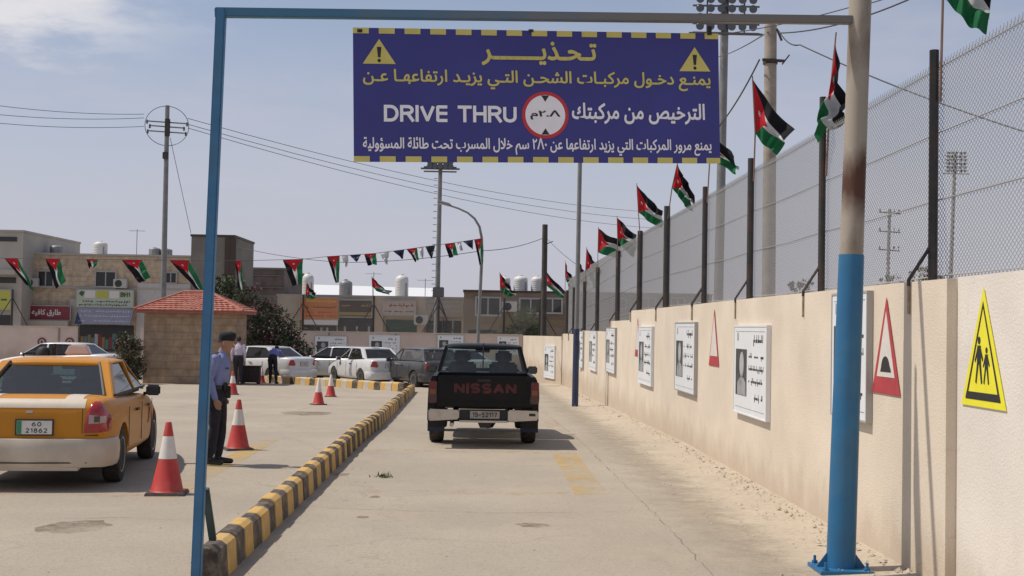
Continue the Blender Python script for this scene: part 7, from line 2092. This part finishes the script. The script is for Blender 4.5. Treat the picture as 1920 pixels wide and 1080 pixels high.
def tree(name, label, base, lobes, n, leaf, mats, trunk_r=0.08, seed=1, group=None, cat='tree', hole=0.25):
    """lobes = [(dx, dy, z, rx, ry, rz)]: leaf sprays spread in clumps through each lobe, with twigs"""
    r = random.Random(seed); root = thing(name, label, cat, base, 0, group)
    tw = MB()
    top = max(l[2] for l in lobes)
    tw.tube([(0, 0, -0.1), (0.03, 0, top * 0.35), (0.0, 0.02, top * 0.7)], [trunk_r, trunk_r * 0.75, trunk_r * 0.4], 8)
    lv = MB()
    tot = sum(l[3] * l[4] * l[5] for l in lobes)
    for (dx_, dy_, z, rx_, ry_, rz_) in lobes:
        c_ = Vector((dx_, dy_, z))
        tw.tube([(0, 0, top * 0.3), c_ * 0.6 + Vector((0, 0, top * 0.1)), c_], [trunk_r * 0.5, trunk_r * 0.32, trunk_r * 0.12], 5)
        m_ = int(n * rx_ * ry_ * rz_ / tot); k_cl = max(6, m_ // 26)
        for _ in range(k_cl):
            while True:
                u = Vector((r.uniform(-1, 1), r.uniform(-1, 1), r.uniform(-1, 1)))
                if hole < u.length < 1: break
            u = u * (0.72 + 0.4 * r.random())
            cc = c_ + Vector((u.x * rx_, u.y * ry_, u.z * rz_))
            tw.tube([c_ + (cc - c_) * 0.3, cc], [trunk_r * 0.10, trunk_r * 0.04], 3, caps=False)
            cr = 0.26 * (rx_ + rz_) * r.uniform(0.45, 0.95) * 0.9; mi = 0 if r.random() < 0.72 else (1 if len(mats) > 1 else 0)
            if len(mats) > 2 and r.random() < 0.10: mi = 2
            for _2 in range(26):
                d = Vector((r.gauss(0, 1), r.gauss(0, 1), r.gauss(0, 0.8))).normalized() * cr * r.random() ** 0.5
                p = cc + d; s = leaf * r.uniform(0.6, 1.3)
                a_ = Vector((r.gauss(0, 1), r.gauss(0, 1), r.gauss(0, 1))).normalized(); b_ = a_.cross(Vector((r.gauss(0, 1), r.gauss(0, 1), r.gauss(0, 1)))).normalized()
                lv.add([p - a_ * s, p + b_ * s * 0.4, p + a_ * s, p - b_ * s * 0.4], [(0, 1, 2, 3)], mi)
    tw.build('trunk', M_BARK, root, fixn=False)
    lv.build('crown', mats, root, fixn=False)
    return root
g = ground_at(515, 700); Yt = 53.5
b0 = at(505, 690, Yt); b0.z = gz(Yt)
tree('oleander_tree', 'broad dark oleander like tree between the booth and the white sedan', b0, [(-0.6, 0, 2.15, 1.3, 1.1, 0.95), (0.5, 0, 1.7, 1.15, 1.0, 1.0), (1.1, -0.1, 1.1, 0.75, 0.8, 0.75), (-1.2, 0.1, 3.3, 0.75, 0.7, 0.8), (-0.2, 0, 1.0, 1.5, 0.9, 0.8), (-0.1, 0.1, 2.7, 0.7, 0.7, 0.6)], 9000, 0.085, [M_LF1, M_LF4, M_BLOS], 0.10, 3)
b0 = at(420, 600, 56.5); b0.z = gz(56.5)
tree('leafy_tree', 'green tree top showing above the booth roof before the concrete tower', b0, [(0, 0, 3.6, 0.9, 0.8, 0.85), (0.7, 0, 3.0, 0.8, 0.8, 0.9), (-0.3, 0, 2.7, 0.8, 0.8, 0.8)], 4200, 0.09, [M_LF1, M_LF3], 0.10, 5)
b0 = at(240, 716, 44.6); b0.z = gz(44.6)
tree('dry_shrub', 'dusty olive shrub leaning on the side of the stone booth', b0, [(0, 0, 1.05, 0.5, 0.5, 0.75), (0.1, 0, 0.5, 0.55, 0.5, 0.45), (-0.15, 0, 1.5, 0.32, 0.35, 0.35)], 4200, 0.06, [M_LF2, M_LF1], 0.05, 7, cat='shrub')
for i, (px, s, sd, lb) in enumerate(((985, 1.0, 9, 'green bushy tree behind the back fence under the water tanks'), (935, 0.7, 10, 'thin green bush behind the back fence beside the street lamp'))):
    b0 = at(px, 640, 62.5); b0.z = gz(62.5)
    tree('leafy_tree', lb, b0, [(0, 0, 2.6 * s, 0.95 * s, 0.7, 0.8 * s), (0.5 * s, 0, 2.0 * s, 0.7 * s, 0.6, 0.7 * s), (-0.6 * s, 0, 2.1 * s, 0.6 * s, 0.6, 0.6 * s)], 2600, 0.10, [M_LF3, M_LF2], 0.08, sd)
for i, (px, py, Y, s, lb) in enumerate(((1500, 530, 48, 0.30, 'small dark treetop showing over the wall beside the second fence brace'), (1735, 512, 42, 0.42, 'dark bush top behind the fence at the nearest brace'), (1672, 525, 60, 0.45, 'low bush top at the foot of the distant crossarm pole'))):
    p = at(px, py, Y); b0 = Vector((p.x, Y, gz(Y))); z = p.z - b0.z
    tree('leafy_tree', lb, b0, [(0, 0, z - s * 0.3, 1.5 * s, s, s * 0.9), (s, 0, z - s * 0.9, s, s, s), (-0.9 * s, 0, z - s, s, s, s), (0, 0, z * 0.6, s * 1.6, s, z * 0.3)], 1500, 0.07, [M_LF1, M_LF2], 0.05, 20 + i)
# tuft of weed on the lane
g = ground_at(720, 895)
r = random.Random(2); mb = MB()
for k in range(46):
    a_ = r.uniform(0, 2 * PI); L_ = r.uniform(0.03, 0.085); p = Vector((r.gauss(0, 0.045), r.gauss(0, 0.05), 0.0)); d = Vector((math.cos(a_), math.sin(a_), r.uniform(0.2, 1.0))) * L_; s = Vector((-math.sin(a_), math.cos(a_), 0)) * 0.012
    mb.add([p - s, p + s, p + d], [(0, 1, 2)])
tag(mb.build('weed_tuft', M_LF3, None, loc=(g.x, g.y, gz(g.y) + 0.003), fixn=False), 'small green weed tuft lying on the lane behind the pickup', 'weed')
